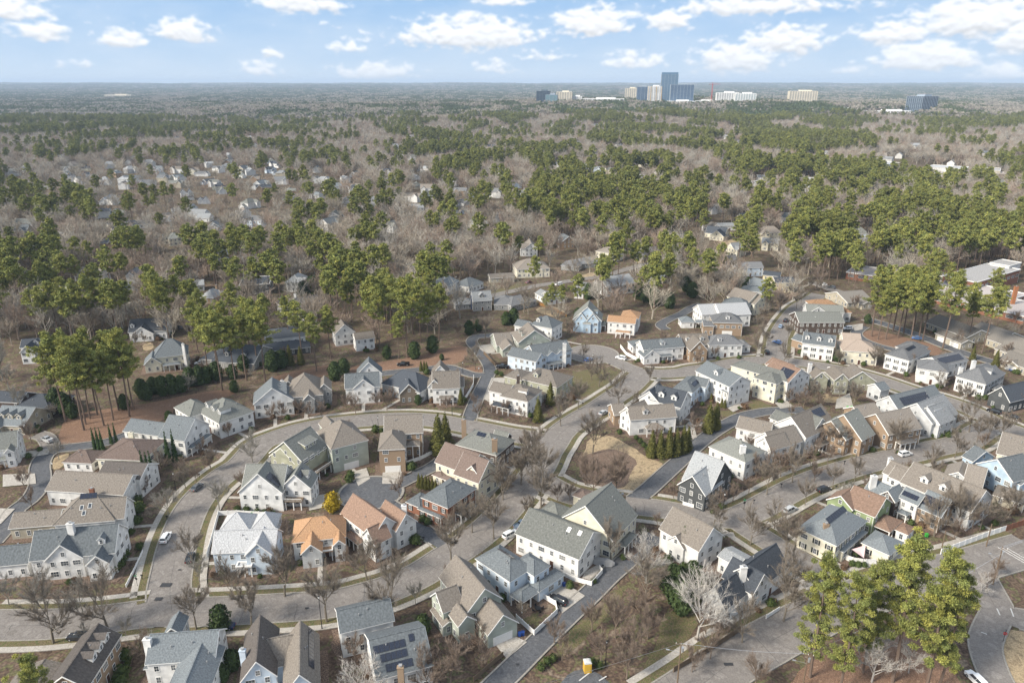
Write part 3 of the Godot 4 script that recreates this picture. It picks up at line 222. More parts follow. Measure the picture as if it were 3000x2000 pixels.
const TREES := [[0,-100,126.6,17,0,0,0],
[0,-90.3,130.9,16,0,3,0],
[0,-70.6,130.9,13,1,3,1],
[0,-58.6,131.8,13.5,2,3,1],
[0,-54.1,142,15,2,2,8],
[0,-66.3,140.7,12,1,2,8],
[0,-42,133.2,16,0,3,2],
[0,-98.1,190.1,9,0,1,5],
[0,-95,201.5,8,0,2,22],
[0,-81.3,154.2,11,0,0,8],
[2,-99.1,136.5,10,4,2,3],
[2,-96.4,174.7,11,0,1,4],
[2,-83.6,178.6,11,0,0,7],
[2,-109.3,135.7,9,2,2,3],
[2,-117.7,138.8,9,1,2,3],
[2,-111.1,142,8,3,2,3],
[1,-147.1,190.8,8,0,2,10],
[1,-108.8,187.5,6,0,1,5],
[1,-96.7,194.5,6,3,1,6],
[0,-27,134.5,17,0,3,40],
[0,-35.6,147.6,13,0,2,35],
[0,-15.4,153.9,15,0,0,36],
[0,-4.9,165,14,0,0,38],
[0,8.3,179,15,0,0,39],
[0,4.7,173.1,9,0,3,38],
[0,-10.8,167.8,11,2,2,34],
[0,-2.7,184.2,12,2,1,34],
[0,6.2,197.7,14,1,1,33],
[0,2.8,192.7,11,2,1,32],
[0,31.3,140.1,14,0,2,41],
[0,25.4,155.8,12,0,2,39],
[0,-13.5,171,9,1,2,34],
[0,-8.2,175.5,8,1,1,34],
[1,-12.3,114.3,13,2,1,40],
[1,24,187.1,12,4,3,39],
[1,31,188.8,14,1,0,51],
[1,13.3,183,7,1,3,39],
[1,17,184,7,2,3,39],
[1,22.8,128.4,12,2,1,36],
[1,25.2,121.7,11,3,1,36],
[1,9.3,126.6,8,1,1,37],
[1,10.6,121.7,7,2,1,37],
[1,29.8,128,10,1,0,42],
[1,18.7,121.3,9,3,1,37],
[1,23.5,116.7,10,4,1,37],
[1,17.7,130.3,9,1,1,36],
[1,29.2,134.2,9,0,2,38],
[1,-17.1,112.8,11,1,1,40],
[1,-7.3,125.7,6,0,2,37],
[1,-9.8,123,6,3,1,40],
[1,-6.1,120.4,6,4,1,40],
[1,6.4,159.9,5,0,0,38],
[1,-42.1,153.6,6,0,2,9],
[1,-34.5,154.2,7,0,2,35],
[3,32.8,147,16,0,0,41],
[3,-29.1,110.5,14,0,2,40],
[3,40.4,127.3,20,1,0,42],
[3,73.4,115.9,13,1,2,42],
[3,82.2,118.3,9,3,2,42],
[3,111.1,141.5,7,0,2,44],
[3,78.1,121.7,9,2,2,42],
[3,46.9,139.3,10,2,0,42],
[0,50.3,126.8,12,1,2,42],
[0,69.9,155.8,15,1,1,42],
[0,61.6,133.5,15,2,2,42],
[0,63,162.3,12,0,1,41],
[0,75.6,187.1,12,0,2,52],
[0,85.8,194.1,13,0,2,53],
[0,84.7,181.3,9,0,0,44],
[0,96.5,190.5,9,0,3,44],
[0,105.3,195,9,0,3,45],
[0,55.4,170.6,10,0,2,51],
[0,113.9,166.4,13,0,2,45],
[0,121.7,169.2,14,1,2,46],
[0,119.2,172.1,10,0,1,45],
[0,138.3,173.6,12,0,2,49],
[0,128,169.2,10,2,2,46],
[0,133.6,172.1,9,0,1,46],
[0,128.7,194.1,9,0,0,47],
[0,66.9,144.2,13,2,1,42],
[0,71.8,169.6,9,0,0,43],
[1,49,114.3,9,4,2,42],
[1,42.1,122.1,9,2,2,42],
[1,59.7,180.1,7,1,1,51],
[1,64.5,183.4,7,2,1,51],
[1,70.3,187.5,7,3,1,51],
[1,37.3,118.3,7,1,2,42],
[1,42.9,129.4,8,2,0,42],
[1,45.7,127,7,3,2,42],
[1,126.1,169.6,8,0,2,46],
[1,118.7,165.3,7,1,2,45],
[1,120.1,149.4,6,3,2,45],
[1,114.2,144.2,6,2,2,45],
[1,92.5,194.5,8,2,2,53],
[1,101.8,206.9,6,2,2,54],
[2,-147.3,208.7,8,0,1,10],
[2,-83.4,206.4,12,1,0,29],
[2,-194,350.2,12,0,0,14],
[2,-209.8,275.7,17,0,2,13],
[2,-184,246.2,12,2,0,12],
[2,-201.1,266.2,12,1,0,12],
[2,-128.6,264.7,8,2,2,15],
[2,-135,260.2,6,1,2,15],
[1,-163.1,220,9,0,3,10],
[1,-86.8,237.7,7,1,2,24],
[1,-95,201.5,7,0,2,22],
[1,-102.1,212.5,6,0,1,22],
[1,-102.3,197.7,8,2,1,6],
[1,-109.1,198.2,9,1,1,6],
[1,-95.7,246.2,8,0,0,24],
[1,-83.7,238.4,7,2,2,24],
[1,-78.6,242.2,7,0,1,24],
[1,-73.7,238.4,7,1,2,25],
[1,-97.7,223.9,7,0,2,23],
[1,-98,233.4,6,0,1,23],
[1,-127.6,279,8,0,2,20],
[0,17.4,232.8,13,0,2,81],
[0,24.8,246.8,13,0,2,80],
[0,35,268.6,12,2,1,80],
[0,40.6,250.9,14,1,0,70],
[0,31.6,297.5,8,0,1,79],
[0,55.8,271.7,9,0,3,69],
[0,26.6,212.5,16,0,0,71],
[0,-15.6,287.2,12,0,3,28],
[0,6.6,205.4,15,2,1,33],
[0,2.8,194.1,13,3,1,32],
[0,-3.2,187.1,12,1,1,32],
[0,9.2,191,16,3,1,33],
[0,-12.7,324.6,14,0,0,78],
[0,32.7,275.7,10,1,1,80],
[1,22.3,192.7,12,3,3,39],
[1,31,188.8,14,2,0,51],
[1,8.8,289.3,10,0,0,79],
[1,-46.6,245.5,9,4,2,26],
[1,-57.4,241.6,9,2,2,26],
[1,-50.5,248.2,8,3,2,26],
[1,-24.4,245.5,7,0,2,28],
[1,-12.2,239.6,7,1,0,81],
[1,-7.2,238.4,7,2,0,81],
[1,-2.2,242.2,7,1,2,81],
[1,-33.3,185.9,8,0,0,34],
[1,29.6,332.4,8,0,2,76],
[1,-61.5,246.2,8,1,2,26],
[1,-45.9,251.6,8,0,2,27],
[1,19,300.3,6,0,3,79],
[1,-32.6,350.2,9,0,2,104],
[1,-36.1,338.2,9,0,1,21],
[1,-26.4,329,8,0,0,78],
[1,3.3,235.8,6,2,2,81],
[1,-14.4,248.9,6,0,1,28],
[1,22.1,251.6,7,0,2,80],
[0,109.2,303.2,10,1,1,73],
[0,116.2,315.7,11,2,1,73],
[0,120,332.4,11,0,1,82],
[0,127.2,349,11,0,2,84],
[0,136.3,367.9,11,1,1,85],
[0,144.3,381.3,11,0,2,86],
[0,157,393.9,10,0,1,87],
[0,160,384.6,10,2,3,93],
[0,154,375.3,10,1,3,93],
[0,130.9,323.6,10,0,3,59],
[0,118.2,293.8,10,0,0,59],
[0,143.9,371.2,11,2,1,85],
[0,170.2,265.5,8,0,2,62],
[0,169.3,248.2,11,0,2,63],
[0,160,228,13,0,1,58],
[0,167.6,222.2,11,3,3,50],
[0,126.3,212.5,14,0,2,56],
[0,132.9,202.4,9,0,3,47],
[0,144.1,209.4,11,0,0,50],
[0,106.2,213.8,12,0,2,55],
[0,129.4,250,11,0,0,57],
[0,114.4,250,11,0,2,67],
[0,154.9,288.4,10,0,2,60],
[0,141.3,292,8,0,0,60],
[0,163.6,223.4,10,2,3,50],
[0,158.2,220.6,9,1,3,50],
[0,174.6,410.5,9,0,1,88],
[0,179.6,407.2,9,0,3,94],
[1,80.3,292,8,0,2,72],
[1,90.1,299.9,7,0,2,73],
[1,98,307.1,6,0,1,73],
[1,101.5,214.6,8,1,2,54],
[1,122.9,257,6,1,2,68],
[1,114.1,212.5,8,4,2,55],
[1,62.6,226,8,0,1,71],
[1,109.8,248.6,8,3,2,67],
[1,190,248.2,7,0,0,64],
[1,168.1,285,8,0,2,61],
[1,96.9,206.7,8,0,1,53],
[1,105.6,251.6,7,1,2,67],
[1,108.6,250.3,7,2,2,67],
[1,116.1,248.9,6,4,2,67],
[1,125.5,218.3,9,0,2,56],
[1,108.8,213,9,2,2,55],
[1,112.2,216.2,8,3,2,55],
[1,79.7,198.2,9,1,1,52],
[1,83.2,197.3,9,2,1,52],
[1,87.4,201,9,1,2,53],
[1,75.6,197.3,8,0,2,52],
[1,145.2,232.2,7,0,0,58],
[1,187.5,357.8,10,0,1,93],
[1,185.2,373.9,10,0,2,94],
[1,256.1,350.2,8,1,1,98],
[1,206.9,316.2,8,0,2,95],
[1,220,300.3,8,0,3,97],
[5,61.3,117.1,29,1,2,42],
[5,66.1,113.9,27,2,2,42],
[5,72.7,118.3,27,3,2,42],
[5,77.6,115.9,34,4,2,42],
[5,82.6,112.8,33,5,2,42],
[5,86.2,114.3,27,6,2,42],
[4,-161.2,236.5,33,1,1,11],
[4,-150.8,229.8,34,2,1,11],
[4,-152.9,234.6,30,3,1,11],
[4,-153.8,239,30,4,1,11],
[4,-145.7,233.4,29,5,1,11],
[4,-144.6,237.7,28,6,1,11],
[4,-140.3,240.9,33,7,1,11],
[4,-141.6,246.8,27,4,1,12],
[4,-163.3,244.8,31,1,1,12],
[4,-152.8,242.2,33,2,1,12],
[4,-147,246.2,30,3,1,12],
[4,-115.2,264.7,33,2,2,20],
[4,-110,266.2,29,0,0,24],
[4,-109,274.9,30,3,2,20],
[4,-109.7,290.2,30,1,1,20],
[4,-101.1,274.1,31,4,2,20],
[4,-124,292,28,2,0,20],
[4,-130.6,288.4,26,1,0,20],
[4,-125.1,285,28,1,2,20],
[4,-115.8,300.3,28,0,3,20],
[4,-219.8,323.6,26,2,3,13],
[4,-214.4,324.2,28,3,3,13],
[4,-200.5,327.9,30,1,0,14],
[4,-206.4,327.9,28,5,3,13],
[4,-197,332.4,28,2,0,14],
[4,-215.4,333.5,28,4,3,13],
[4,-195.5,338.2,26,3,0,14],
[4,-226.9,326.8,24,1,3,13],
[4,-166.8,327.9,30,1,1,14],
[4,-163.8,326.4,26,2,1,14],
[4,-178.1,347.7,28,0,3,14],
[4,-91,293.8,28,2,1,20],
[4,-82.8,285,25,1,2,21],
[4,-80.2,299.4,24,2,2,21],
[4,-103.4,316.2,24,0,1,16],
[4,-142.6,308.1,24,1,3,15],
[4,-143.9,318.2,26,2,3,15],
[4,-135.2,333.5,26,0,0,16],
[4,-46.5,301.3,35,3,1,21],
[4,-61.3,314.1,29,1,1,21],
[4,-50.1,300.3,20,2,1,21],
[4,-43,321.4,30,4,1,21],
[4,-38.1,309.6,29,5,1,21],
[4,-34.6,323.6,27,6,1,21],
[4,-58,329,30,3,3,21],
[4,-48.3,333.5,29,4,3,21],
[4,-63.6,350.2,28,2,3,21],
[4,-67.6,333.5,26,1,3,21],
[4,20.9,364.4,17,0,2,111],
[4,25.6,361.7,17,0,3,76],
[4,-41.1,350.2,28,0,2,104],
[4,17.4,357.8,14,0,0,76],
[4,53.4,400.7,22,0,2,113],
[4,51.9,410.5,22,0,0,113],
[4,173.7,330.2,34,1,1,91],
[4,178.2,325.7,30,3,1,91],
[4,186.5,319.3,32,4,0,95],
[4,174.6,325.7,26,2,1,91],
[4,185.1,327.9,30,2,0,95],
[4,191.5,334.7,33,3,0,95],
[4,194.7,323.6,28,7,0,95],
[4,198.4,313.1,36,1,2,95],
[4,195.5,327.9,30,6,0,95],
[4,218.6,330.2,26,2,2,95],
[4,215.1,321.4,24,3,2,95],
[4,212.8,307.1,30,0,0,96],
[4,245.2,347.7,20,0,3,98],
[4,260.4,376.8,22,0,2,101],
[4,241.8,400.7,26,2,3,101],
[4,240.1,403.9,26,1,3,101],
[4,247.1,397.6,20,3,3,101],
[4,202.3,345.3,30,5,0,95],
[4,188,338.2,32,1,0,95],
[4,187.8,350.2,30,0,1,92],
[4,211.1,350.2,28,2,3,95],
[4,202.5,357.8,28,1,3,95],
[7,14.5,250.9,10,0,1,81],
[7,9.4,236.5,10,0,2,81],
[7,-24.2,212.8,15,0,1,31],
[7,-22.3,217.8,13,0,0,33],
[7,-19.4,251.4,7,0,2,28],
[7,45.6,210.4,10,1,2,71],
[7,48.3,210.1,10,2,2,71],
[7,51.1,210.4,11,3,2,71],
[7,53.8,211.4,10,1,0,52],
[7,56.4,213,10,2,0,52],
[7,21.8,264.7,7,0,1,80],
[7,68.6,228,12,0,2,70],
[7,71.7,230.4,11,0,1,70],
[7,58.4,215.1,9,3,0,52],
[7,106.5,256.6,4,0,2,67],
[7,79.1,248.9,4,2,2,65],
[7,80,248.2,4,3,2,65],
[7,76.3,253.7,4,1,2,65],
[7,203.3,298.4,7,1,0,97],
[7,208.8,291.1,8,2,0,97],
[6,-138.7,214.9,9,1,0,6],
[6,-137.2,214.6,9,2,0,6],
[6,-135.8,214.3,9,3,0,6],
[6,-135.5,219.2,8,4,0,6],
[6,-134.5,220.3,8,0,3,6],
[6,-110,205.7,12,2,1,6],
[6,-108.5,207.1,12,0,2,22],
[6,-127.2,373.9,7,1,3,17],
[6,-124.7,371.2,7,2,3,17],
[6,-112.7,195.2,11,1,2,6],
[6,-111.3,195,11,2,2,6],
[6,-109.9,194.7,11,1,1,6],
[7,-28.1,191.4,5,1,0,32],
[7,-27.1,191,5,2,0,32],
[7,-25.9,190.5,5,3,0,32],
[7,-25,190.3,4.5,4,0,32],
[7,-23.9,190.1,4.5,5,0,32],
[7,-22.9,189.7,4,6,0,32],
[7,-38.5,285,5,1,3,27],
[7,-37.2,285,5,2,3,27],
[7,-36.1,284.4,5,3,3,27],
[8,-141.1,261.7,7,2,2,15],
[8,-136.8,260.2,8,3,2,15],
[8,-133.9,261.7,8,4,2,15],
[8,-130.9,263.2,7,5,2,15],
[8,-129.9,269.3,8,6,2,15],
[8,-126.8,270.9,8,1,2,20],
[8,-124.4,272.5,7,2,2,20],
[8,-121.9,275.7,8,3,2,20],
[8,-115.6,277.4,6,4,2,20],
[8,-114.1,285.8,7,5,2,20],
[8,-101.8,285.8,9,1,1,20],
[8,-98.9,289.3,8,2,1,20],
[8,-145.2,260.2,7,1,2,15],
[8,-141.3,255.9,7,4,1,12],
[8,-109.8,263.2,5,0,0,24],
[8,-72.9,275.7,8,0,3,25],
[8,-164.8,243.5,8,2,1,12],
[8,-169.7,246.2,9,1,1,12],
[8,-145.4,247.5,6,3,1,12],
[8,-184.8,388.4,8,1,2,18],
[8,-175.3,373.9,7,2,2,18],
[8,-124.1,237.1,4,0,0,23],
[8,-115.8,388.4,12,1,3,17],
[8,-113.9,400.7,12,2,3,17],
[8,-160.3,239.6,6,0,1,11],
[7,-96.1,292,10,1,1,20],
[7,-91.7,292.9,9,2,1,20],
[8,-35.7,251.6,4,0,2,27],
[8,-36,308.1,8,2,1,21],
[8,-43.3,300.3,8,1,1,21],
[8,-31,298.4,3,0,3,27],
[8,-55.5,300.3,6,0,2,21],
[8,-70.6,282.4,7,0,3,26],
[8,-20.8,333.5,7,0,0,78],
[8,-16.5,338.2,6,1,0,77],
[8,0.8,350.2,8,0,3,77],
[8,-3.1,347.7,7,2,0,77],
[8,34,357.8,6,0,3,76],
[8,43.2,394.5,9,0,2,112],
[8,75,388.4,10,2,2,113],
[8,78.1,382.5,10,3,2,113],
[8,85.3,376.8,9,0,3,83],
[8,71.7,394.5,9,1,2,113],
[8,180.8,350.2,5,0,1,92],
[8,138.9,413.8,8,0,3,87],
[8,102.7,397.6,9,2,0,86],
[8,102.1,410.5,9,1,0,86],
[8,232.5,391.4,8,0,0,101],
[8,142.6,296.6,5,0,0,60],
[8,280.1,397.6,7,0,1,100],
[8,178.9,264.7,4,0,0,63],
[8,-65,130.7,6.6,0,3,1],
[8,-58.4,119.2,5,2,0,2],
[8,-59.1,115.9,4.5,1,0,2],
[8,-19.7,129.8,5,0,3,40],
[8,38.4,141.5,9,1,2,41],
[8,39.1,136.7,8,0,0,42],
[8,45.1,158.6,9,0,0,41],
[8,43.3,144.2,8,2,2,41],
[9,-51.2,178.6,6,0,3,9],
[10,-99.2,151.8,2.4,1,1,3],
[10,-98.8,153.6,1.8,2,1,3],
[10,-99.3,155.4,1.8,3,1,3],
[10,-99.6,157.7,1.8,4,1,3],
[10,-103.9,172.3,2.4,3,1,4],
[10,-103.1,167.4,1.6,2,1,4],
[10,-103.9,166,1.8,1,1,4],
[10,-106.1,177.8,3,2,3,4],
[10,-108.8,183,2.2,2,1,5],
[10,-78.3,178.4,1.7,0,0,7],
[10,-75.6,178,1.7,1,2,7],
[10,-72.4,177.6,1.4,2,2,7],
[10,-70.3,177.2,1.4,3,2,7],
[10,-68.6,177.1,1.4,4,2,7],
[10,-81.9,122.1,2.6,1,3,0],
[10,-80.2,117.5,2.5,4,1,0],
[10,-79.4,115.1,2.4,3,1,0],
[10,-24.9,173.4,1.9,0,0,34],
[10,-23.4,171.9,1.9,0,2,34],
[10,-25.5,162.9,2.6,2,1,35],
[10,-26.6,163.6,2.3,1,1,35],
[10,-31.8,201.8,2.7,0,1,31],
[10,-49.9,194.4,2.3,1,2,30],
[10,-50.1,197.5,2.1,2,2,30],
[10,14,145.1,1.7,1,2,38],
[10,-2.2,140.7,1.7,0,2,36],
[10,6,119.2,1.5,0,2,37],
[10,7.4,120.8,1.5,2,1,37],
[10,8.7,121.7,1.5,3,1,37],
[10,16.7,120.8,1.4,4,1,37],
[10,18.2,119.6,1.4,5,1,37],
[10,78.3,160.5,1.5,1,0,43],
[10,79.1,159.5,1.5,2,0,43],
[10,79.9,158.5,1.5,1,2,43],
[10,80.7,157.5,1.5,2,2,43],
[10,81.6,156.7,1.5,3,2,43],
[10,86.1,153.6,1.5,4,2,43],
[10,87.4,153.2,1.5,6,2,43],
[10,88.9,153.1,1.4,7,2,43],
[10,-47.8,228.3,2.4,1,3,30],
[10,-45.5,227.2,2,2,3,30],
[10,-35.9,282,2.2,0,3,27],
[10,-6.4,282,1.7,1,0,79],
[10,-4.5,280,1.7,2,0,79],
[10,42.6,222.8,1.5,1,2,71],
[10,43.5,220,1.6,2,2,71],
[10,44.3,217.3,1.6,3,2,71],
[10,45.1,214.6,1.6,4,2,71],
[10,142.2,261.4,2.1,1,3,57],
[10,145.2,264.4,1.9,2,3,57],
[10,180.1,256.2,1.9,1,2,63],
[10,182.4,255.6,1.9,2,2,63],
[10,130,305.7,2.1,2,0,59],
[10,145.5,296.2,1.7,2,0,60],
[10,144.2,226.2,1.5,1,2,58],
[10,145.3,224.5,1.5,2,2,58],
[10,148,224.5,1.5,3,2,58],
[10,151.6,226.2,1.5,5,2,58],
[5,-84.9,100.7,21,0,2,0],
[10,-80.3,115.7,1.8,2,1,0],
[10,-80.7,120.4,1.2,2,3,0],
[10,-79.5,110.4,1.6,1,1,0],
[10,-84.5,107,1.3,1,2,0],
[10,-79.6,108.7,1.7,2,2,0],
[10,-67.3,114.1,1.5,0,2,1],
[11,-68.4,113.4,1.1,0,2,1],
[10,-59.8,122.2,1.7,1,1,1],
[10,-58.1,118.9,1.4,0,0,2],
[10,-59,122.7,1.6,2,1,1],
[10,-49.3,110.8,1.4,2,2,2],
[10,-49.5,109.8,1.1,1,2,2],
[11,-107.3,147.6,1.1,0,2,3],
[10,-108,146.5,1.3,0,2,3],
[10,-97.7,160.6,1.8,5,1,3],
[10,-117.2,161,1.2,0,2,4],
[11,-107.7,180.6,1.7,0,3,4],
[10,-108.9,181.8,1.8,1,1,5],
[10,-111,176.9,1.5,1,3,4],
[10,-111.3,204.2,1.5,0,1,6],
[10,-121.4,195.4,1.8,0,2,6],
[11,-112.1,207.8,1.7,0,1,6],
[10,-67.5,176.9,1,5,2,7],
[11,-68.9,177.4,1.6,0,2,7],
[10,-71.9,149.7,1.6,1,2,8],
[11,-73.9,149.4,1.2,0,0,8],
[10,-62.2,148.8,1.1,2,2,8],
[10,-53.8,153.9,1.4,0,2,9],
[11,-161.6,202.1,1.5,0,2,10],
[10,-164,201.8,1.5,0,2,10],
[10,-156.9,214.4,1.5,2,1,10],
[10,-157.6,209.6,1.7,1,1,10],
[10,-167.5,230.6,1.6,1,1,11],
[10,-165.7,228.2,1.4,2,1,11],
[10,-173.6,224.4,1.3,0,2,11],
[10,-183.4,238.3,1.6,1,0,11],
[11,-166.5,246.1,1.2,0,1,12],
[10,-181.2,239.6,1.4,2,0,11],
[11,-202.2,300.8,1.7,1,1,13],
[11,-202.2,306.5,1.8,3,1,13],
[10,-201.3,303.9,1.9,0,1,13],
[11,-201.6,301.6,1.3,2,1,13],
[10,-167,325.1,1.2,1,1,14],
[10,-165.1,332.4,1.4,2,1,14],
[11,-168.1,324.3,1.9,0,2,14],
[11,-138.4,298,1.7,3,1,15],
[11,-138.5,294,1.2,2,1,15],
[11,-138.1,290.2,1.3,1,1,15],
[11,-117.4,307.1,1.7,0,3,20],
[11,-111.7,285.1,1.1,2,2,20],
[10,-120.6,284.8,1.7,0,2,20],
[10,-108.6,291.1,1.8,0,1,20],
[11,-112.3,284.1,1.4,1,2,20],
[10,-65.8,308.6,1.6,2,2,21],
[11,-61.8,309.9,1.6,0,1,21],
[10,-65.7,308.6,1.1,3,2,21],
[10,-67.1,309.1,1.4,1,2,21],
[10,-111.3,209.2,1.1,1,2,22],
[11,-101.6,212,1.5,0,1,22],
[10,-107.8,208.7,1.6,3,2,22],
[10,-107.9,207.3,1.5,2,2,22],
[11,-106.5,226.2,1.2,0,2,23],
[10,-91.7,229.2,1.6,0,1,23],
[11,-87,239.1,1.5,0,2,24],
[10,-81.5,238.4,1.8,0,2,24],
[10,-69.3,248.4,1.7,0,1,25],
[11,-79.6,244,1.8,0,2,25],
[11,-71.9,260.8,1.3,0,3,25],
[10,-49.4,255.2,1.5,3,1,26],
[10,-50.1,255.8,1.8,2,1,26],
[10,-50,259.9,1.2,4,1,26],
[11,-30.9,253.3,1.7,0,0,28],
[10,-50.8,258.2,1.1,1,1,26],
[10,-18.5,253.7,1.4,1,1,28],
[11,-29.6,250,0.9,0,2,28],
[10,-18.4,254,1.8,2,1,28],
[10,-57.6,198.1,1.1,0,1,29],
[11,-66,193.1,0.9,0,2,29],
[10,-63.3,206.5,1.8,0,3,29],
[11,-33.4,198.6,0.9,0,2,31],
[10,-13.7,202.9,1.1,0,3,32],
[10,-6.3,198.8,1.8,0,1,32],
[10,0.9,206.3,1.3,0,1,33],
[11,-12.3,201.2,1.6,0,3,32],
[11,-29.5,157.6,1.4,0,1,35],
[10,-7.5,143.6,1.8,0,3,37],
[11,-3.3,140.2,1.2,0,2,36],
[10,-8.3,145.3,1.7,0,0,36],
[10,-5.4,141.1,1.6,1,1,37],
[10,-16.9,136.1,1.2,0,0,37],
[10,20.1,147,1.2,2,2,38],
[11,12.2,147.9,1.3,2,2,38],
[11,7.5,152.3,1.2,1,2,38],
[10,28.5,156.3,1.4,0,2,39],
[10,-23.2,108.5,1.4,2,2,40],
[10,-25.4,107.6,1.6,1,2,40],
[11,-30.1,116.7,1.1,0,0,40],
[11,-24.6,108.7,1,0,2,40],
[10,-21.3,110.9,1.8,3,2,40],
[10,40.4,154,1.1,2,0,41],
[10,43.2,152.6,1.6,0,2,41],
[11,37.2,158.9,1.7,0,0,41],
[10,39.7,155.2,1.9,1,0,41],
[11,61.6,139.8,1.1,3,2,42],
[11,56.7,137,1.1,1,2,42],
[10,60.4,138.7,1.9,0,2,42],
[11,57.1,136.4,0.9,2,2,42],
[11,83.3,152.1,1.3,0,2,43],
[10,88.7,157.5,1.4,5,2,43],
[11,91.5,160.4,1.3,2,1,43],
[11,89.1,158.4,1.8,1,1,43],
[10,91.3,168.9,1.2,0,0,44],
[11,92.7,169.5,1.5,0,0,44],
[10,110.2,171.6,1.6,0,2,45],
[11,112.6,170.6,1.6,0,2,45],
[10,133.3,171.4,1.6,0,1,46],
[11,121.4,169.4,1.6,0,2,46],
[10,128.8,169.6,1.2,0,2,46],
[11,133.3,180.3,1.2,0,2,47],
[10,155.1,186.8,1.3,0,1,48],
[10,139.3,180.6,1.5,0,0,49],
[11,142.5,177.2,1.8,2,2,49],
[11,141.4,177.8,1.1,1,2,49],
[10,160.1,195.7,1.2,0,2,50],
[11,58.2,179.1,1.5,0,2,51],
[10,59.9,179.7,1.7,0,1,51],
[10,56.9,177.3,1.1,0,2,51],
[10,67.4,197.1,1.9,1,2,52],
[10,78.7,199.3,1.7,0,1,52],
[10,67.7,196.7,1.2,2,2,52],
[10,63.4,201.1,1.1,0,0,52],
[11,80.8,203.7,1.5,1,2,53],
[10,93.5,207.5,1.4,0,1,53],
[10,83.3,203.6,1.5,0,2,53],
[11,87.6,205.1,1.7,2,2,53],
[10,100,211.6,1.6,0,2,54],
[11,96,209.6,1.5,0,1,53],
[10,119.2,217,1.4,1,1,55],
[10,127.3,212.6,1.1,0,2,56],
[10,119.4,213.8,1.7,2,1,55],
[11,154,238.9,1.6,0,1,58],
[11,133.6,234.9,1.6,0,0,57],
[10,137.2,224.5,0.9,0,1,56],
[10,156.5,228.2,1.2,0,1,58],
[10,150.5,224.5,1.7,4,2,58],
[11,129.7,298.9,1.8,0,0,59],
[10,130.6,308.2,1.2,1,0,59],
[10,137.9,294.8,1.3,0,2,59],
[10,143.6,297.8,1.1,1,0,60],
[11,143.8,293,1.7,0,0,60],
[11,151.9,291.3,0.9,0,2,60],
[10,152,291.4,1.9,0,2,60],
[10,171.3,283.9,1,0,2,61],
[10,172.6,267.7,1.2,2,2,62],
[10,164.4,279.7,1.8,1,0,62],
[11,165.9,269.8,1.2,0,0,62],
[10,165.7,270.8,1.2,2,0,62],
[10,170.8,267.4,1.8,1,2,62],
[10,176.6,261.4,1,0,0,63],
[11,186.4,256.3,1.2,0,0,64],
[11,183.2,255.6,1.4,0,2,63],
[11,178.3,258.9,1,0,0,63],
[10,191.6,244.3,1.2,0,2,64],
[10,180.9,248,1.1,0,0,64],
[11,87.4,247.4,1.7,4,2,65],
[11,78.5,250.1,1,2,2,65],
[10,85.2,247.3,1.1,0,2,65],
[11,76.2,252.8,1.4,1,2,65],
[11,87.3,249.8,1.2,3,2,65],
[10,90.3,267,1.7,0,0,66],
[11,102.9,253.5,1.4,0,2,67],
[10,103,252.7,1.2,2,2,67],
[10,102.3,253,1.4,1,2,67],
[10,116.9,267.7,1,2,0,68],
[11,120,260.6,1.3,0,2,68],
[10,115.9,265.6,1.6,1,0,68],
[10,121.6,260.7,1.1,0,2,68],
[10,61.4,248,1.8,0,3,70],
[10,62.6,250.2,1.4,0,0,69],
[10,72.1,250.4,1.5,0,2,69],
[10,49.9,238.3,1.2,0,3,71],
[11,50.9,239.1,1.9,0,0,70],
[11,66.5,235.1,1.7,0,1,70],
[10,55.2,226.1,1.2,2,1,71],
[11,55.8,225,1.1,0,1,71],
[10,54.8,225.5,1,1,1,71],
[10,37.5,227,1.7,0,0,71],
[10,73,308.3,1,0,0,72],
[11,76.6,299.8,1.9,0,2,72],
[10,100.6,299.8,1.7,2,2,73],
[11,89.5,299.6,1,0,2,73],
[10,90.9,298.5,1.6,1,2,73],
[11,67.5,294.9,1.3,0,2,74],
[10,65.9,294.3,1.4,0,2,74],
[10,54.1,295.5,0.9,1,0,74],
[10,55.4,296.1,1.6,2,0,74],
[10,9.2,323.7,1.3,1,0,77],
[10,10.6,322.7,1,2,0,77],
[10,16.3,303.4,1.7,0,3,79],
[11,24.3,290.7,1.1,0,1,79],
[11,23.7,256.2,1.8,0,1,80],
[11,13.1,253,1.6,1,2,80],
[11,19.9,254.2,1.2,2,2,80],
[10,6.8,240,1.7,0,2,81],
[11,13.2,248.7,1,0,1,81],
[10,10.6,244.6,0.9,0,1,81],
[11,205,334.7,1,0,0,95],
[10,214.2,317.6,1.7,0,2,95],
[10,206.3,334.4,1.6,0,0,95],
[11,219.2,314.4,0.9,0,0,96],
[10,221.2,307.5,1.6,0,0,96],
[10,237.1,296.1,1.8,0,2,96],
[10,212.2,282,1.9,2,0,97],
[10,211.6,282.9,1.6,1,0,97],
[11,223.7,276.5,1.3,2,2,97],
[11,222.9,276.1,1.3,1,2,97],
[10,222.3,319.1,1.2,0,0,98],
[1,-16.6,169.2,6.9,0,2,34],
[1,107.2,190.8,5.1,0,3,45],
[1,-186.4,322.9,5.7,0,0,14],
[1,249.2,310.5,7.7,0,1,96],
[0,-66.8,266.4,6.3,0,3,26],
[1,123.3,199.8,4.9,0,0,47],
[0,46.4,246.7,7.4,2,0,70],
[1,159.8,306.2,7.2,0,1,60],
[1,-137.9,179.9,7.2,0,0,5],
[1,-33.2,121.6,7.7,0,0,40],
[1,245.1,330.9,7.5,2,1,98],
[1,-22.8,269.9,7.8,0,3,28],
[2,0.2,299.8,7.6,0,2,78],
[2,239.8,328.3,7.5,0,1,98],
[1,242.5,292,7.5,0,2,96],
[0,27.1,335.5,7.6,0,0,76],
[2,54.1,163.6,6.7,0,1,41],
[1,102.5,240.9,5.4,0,3,54],
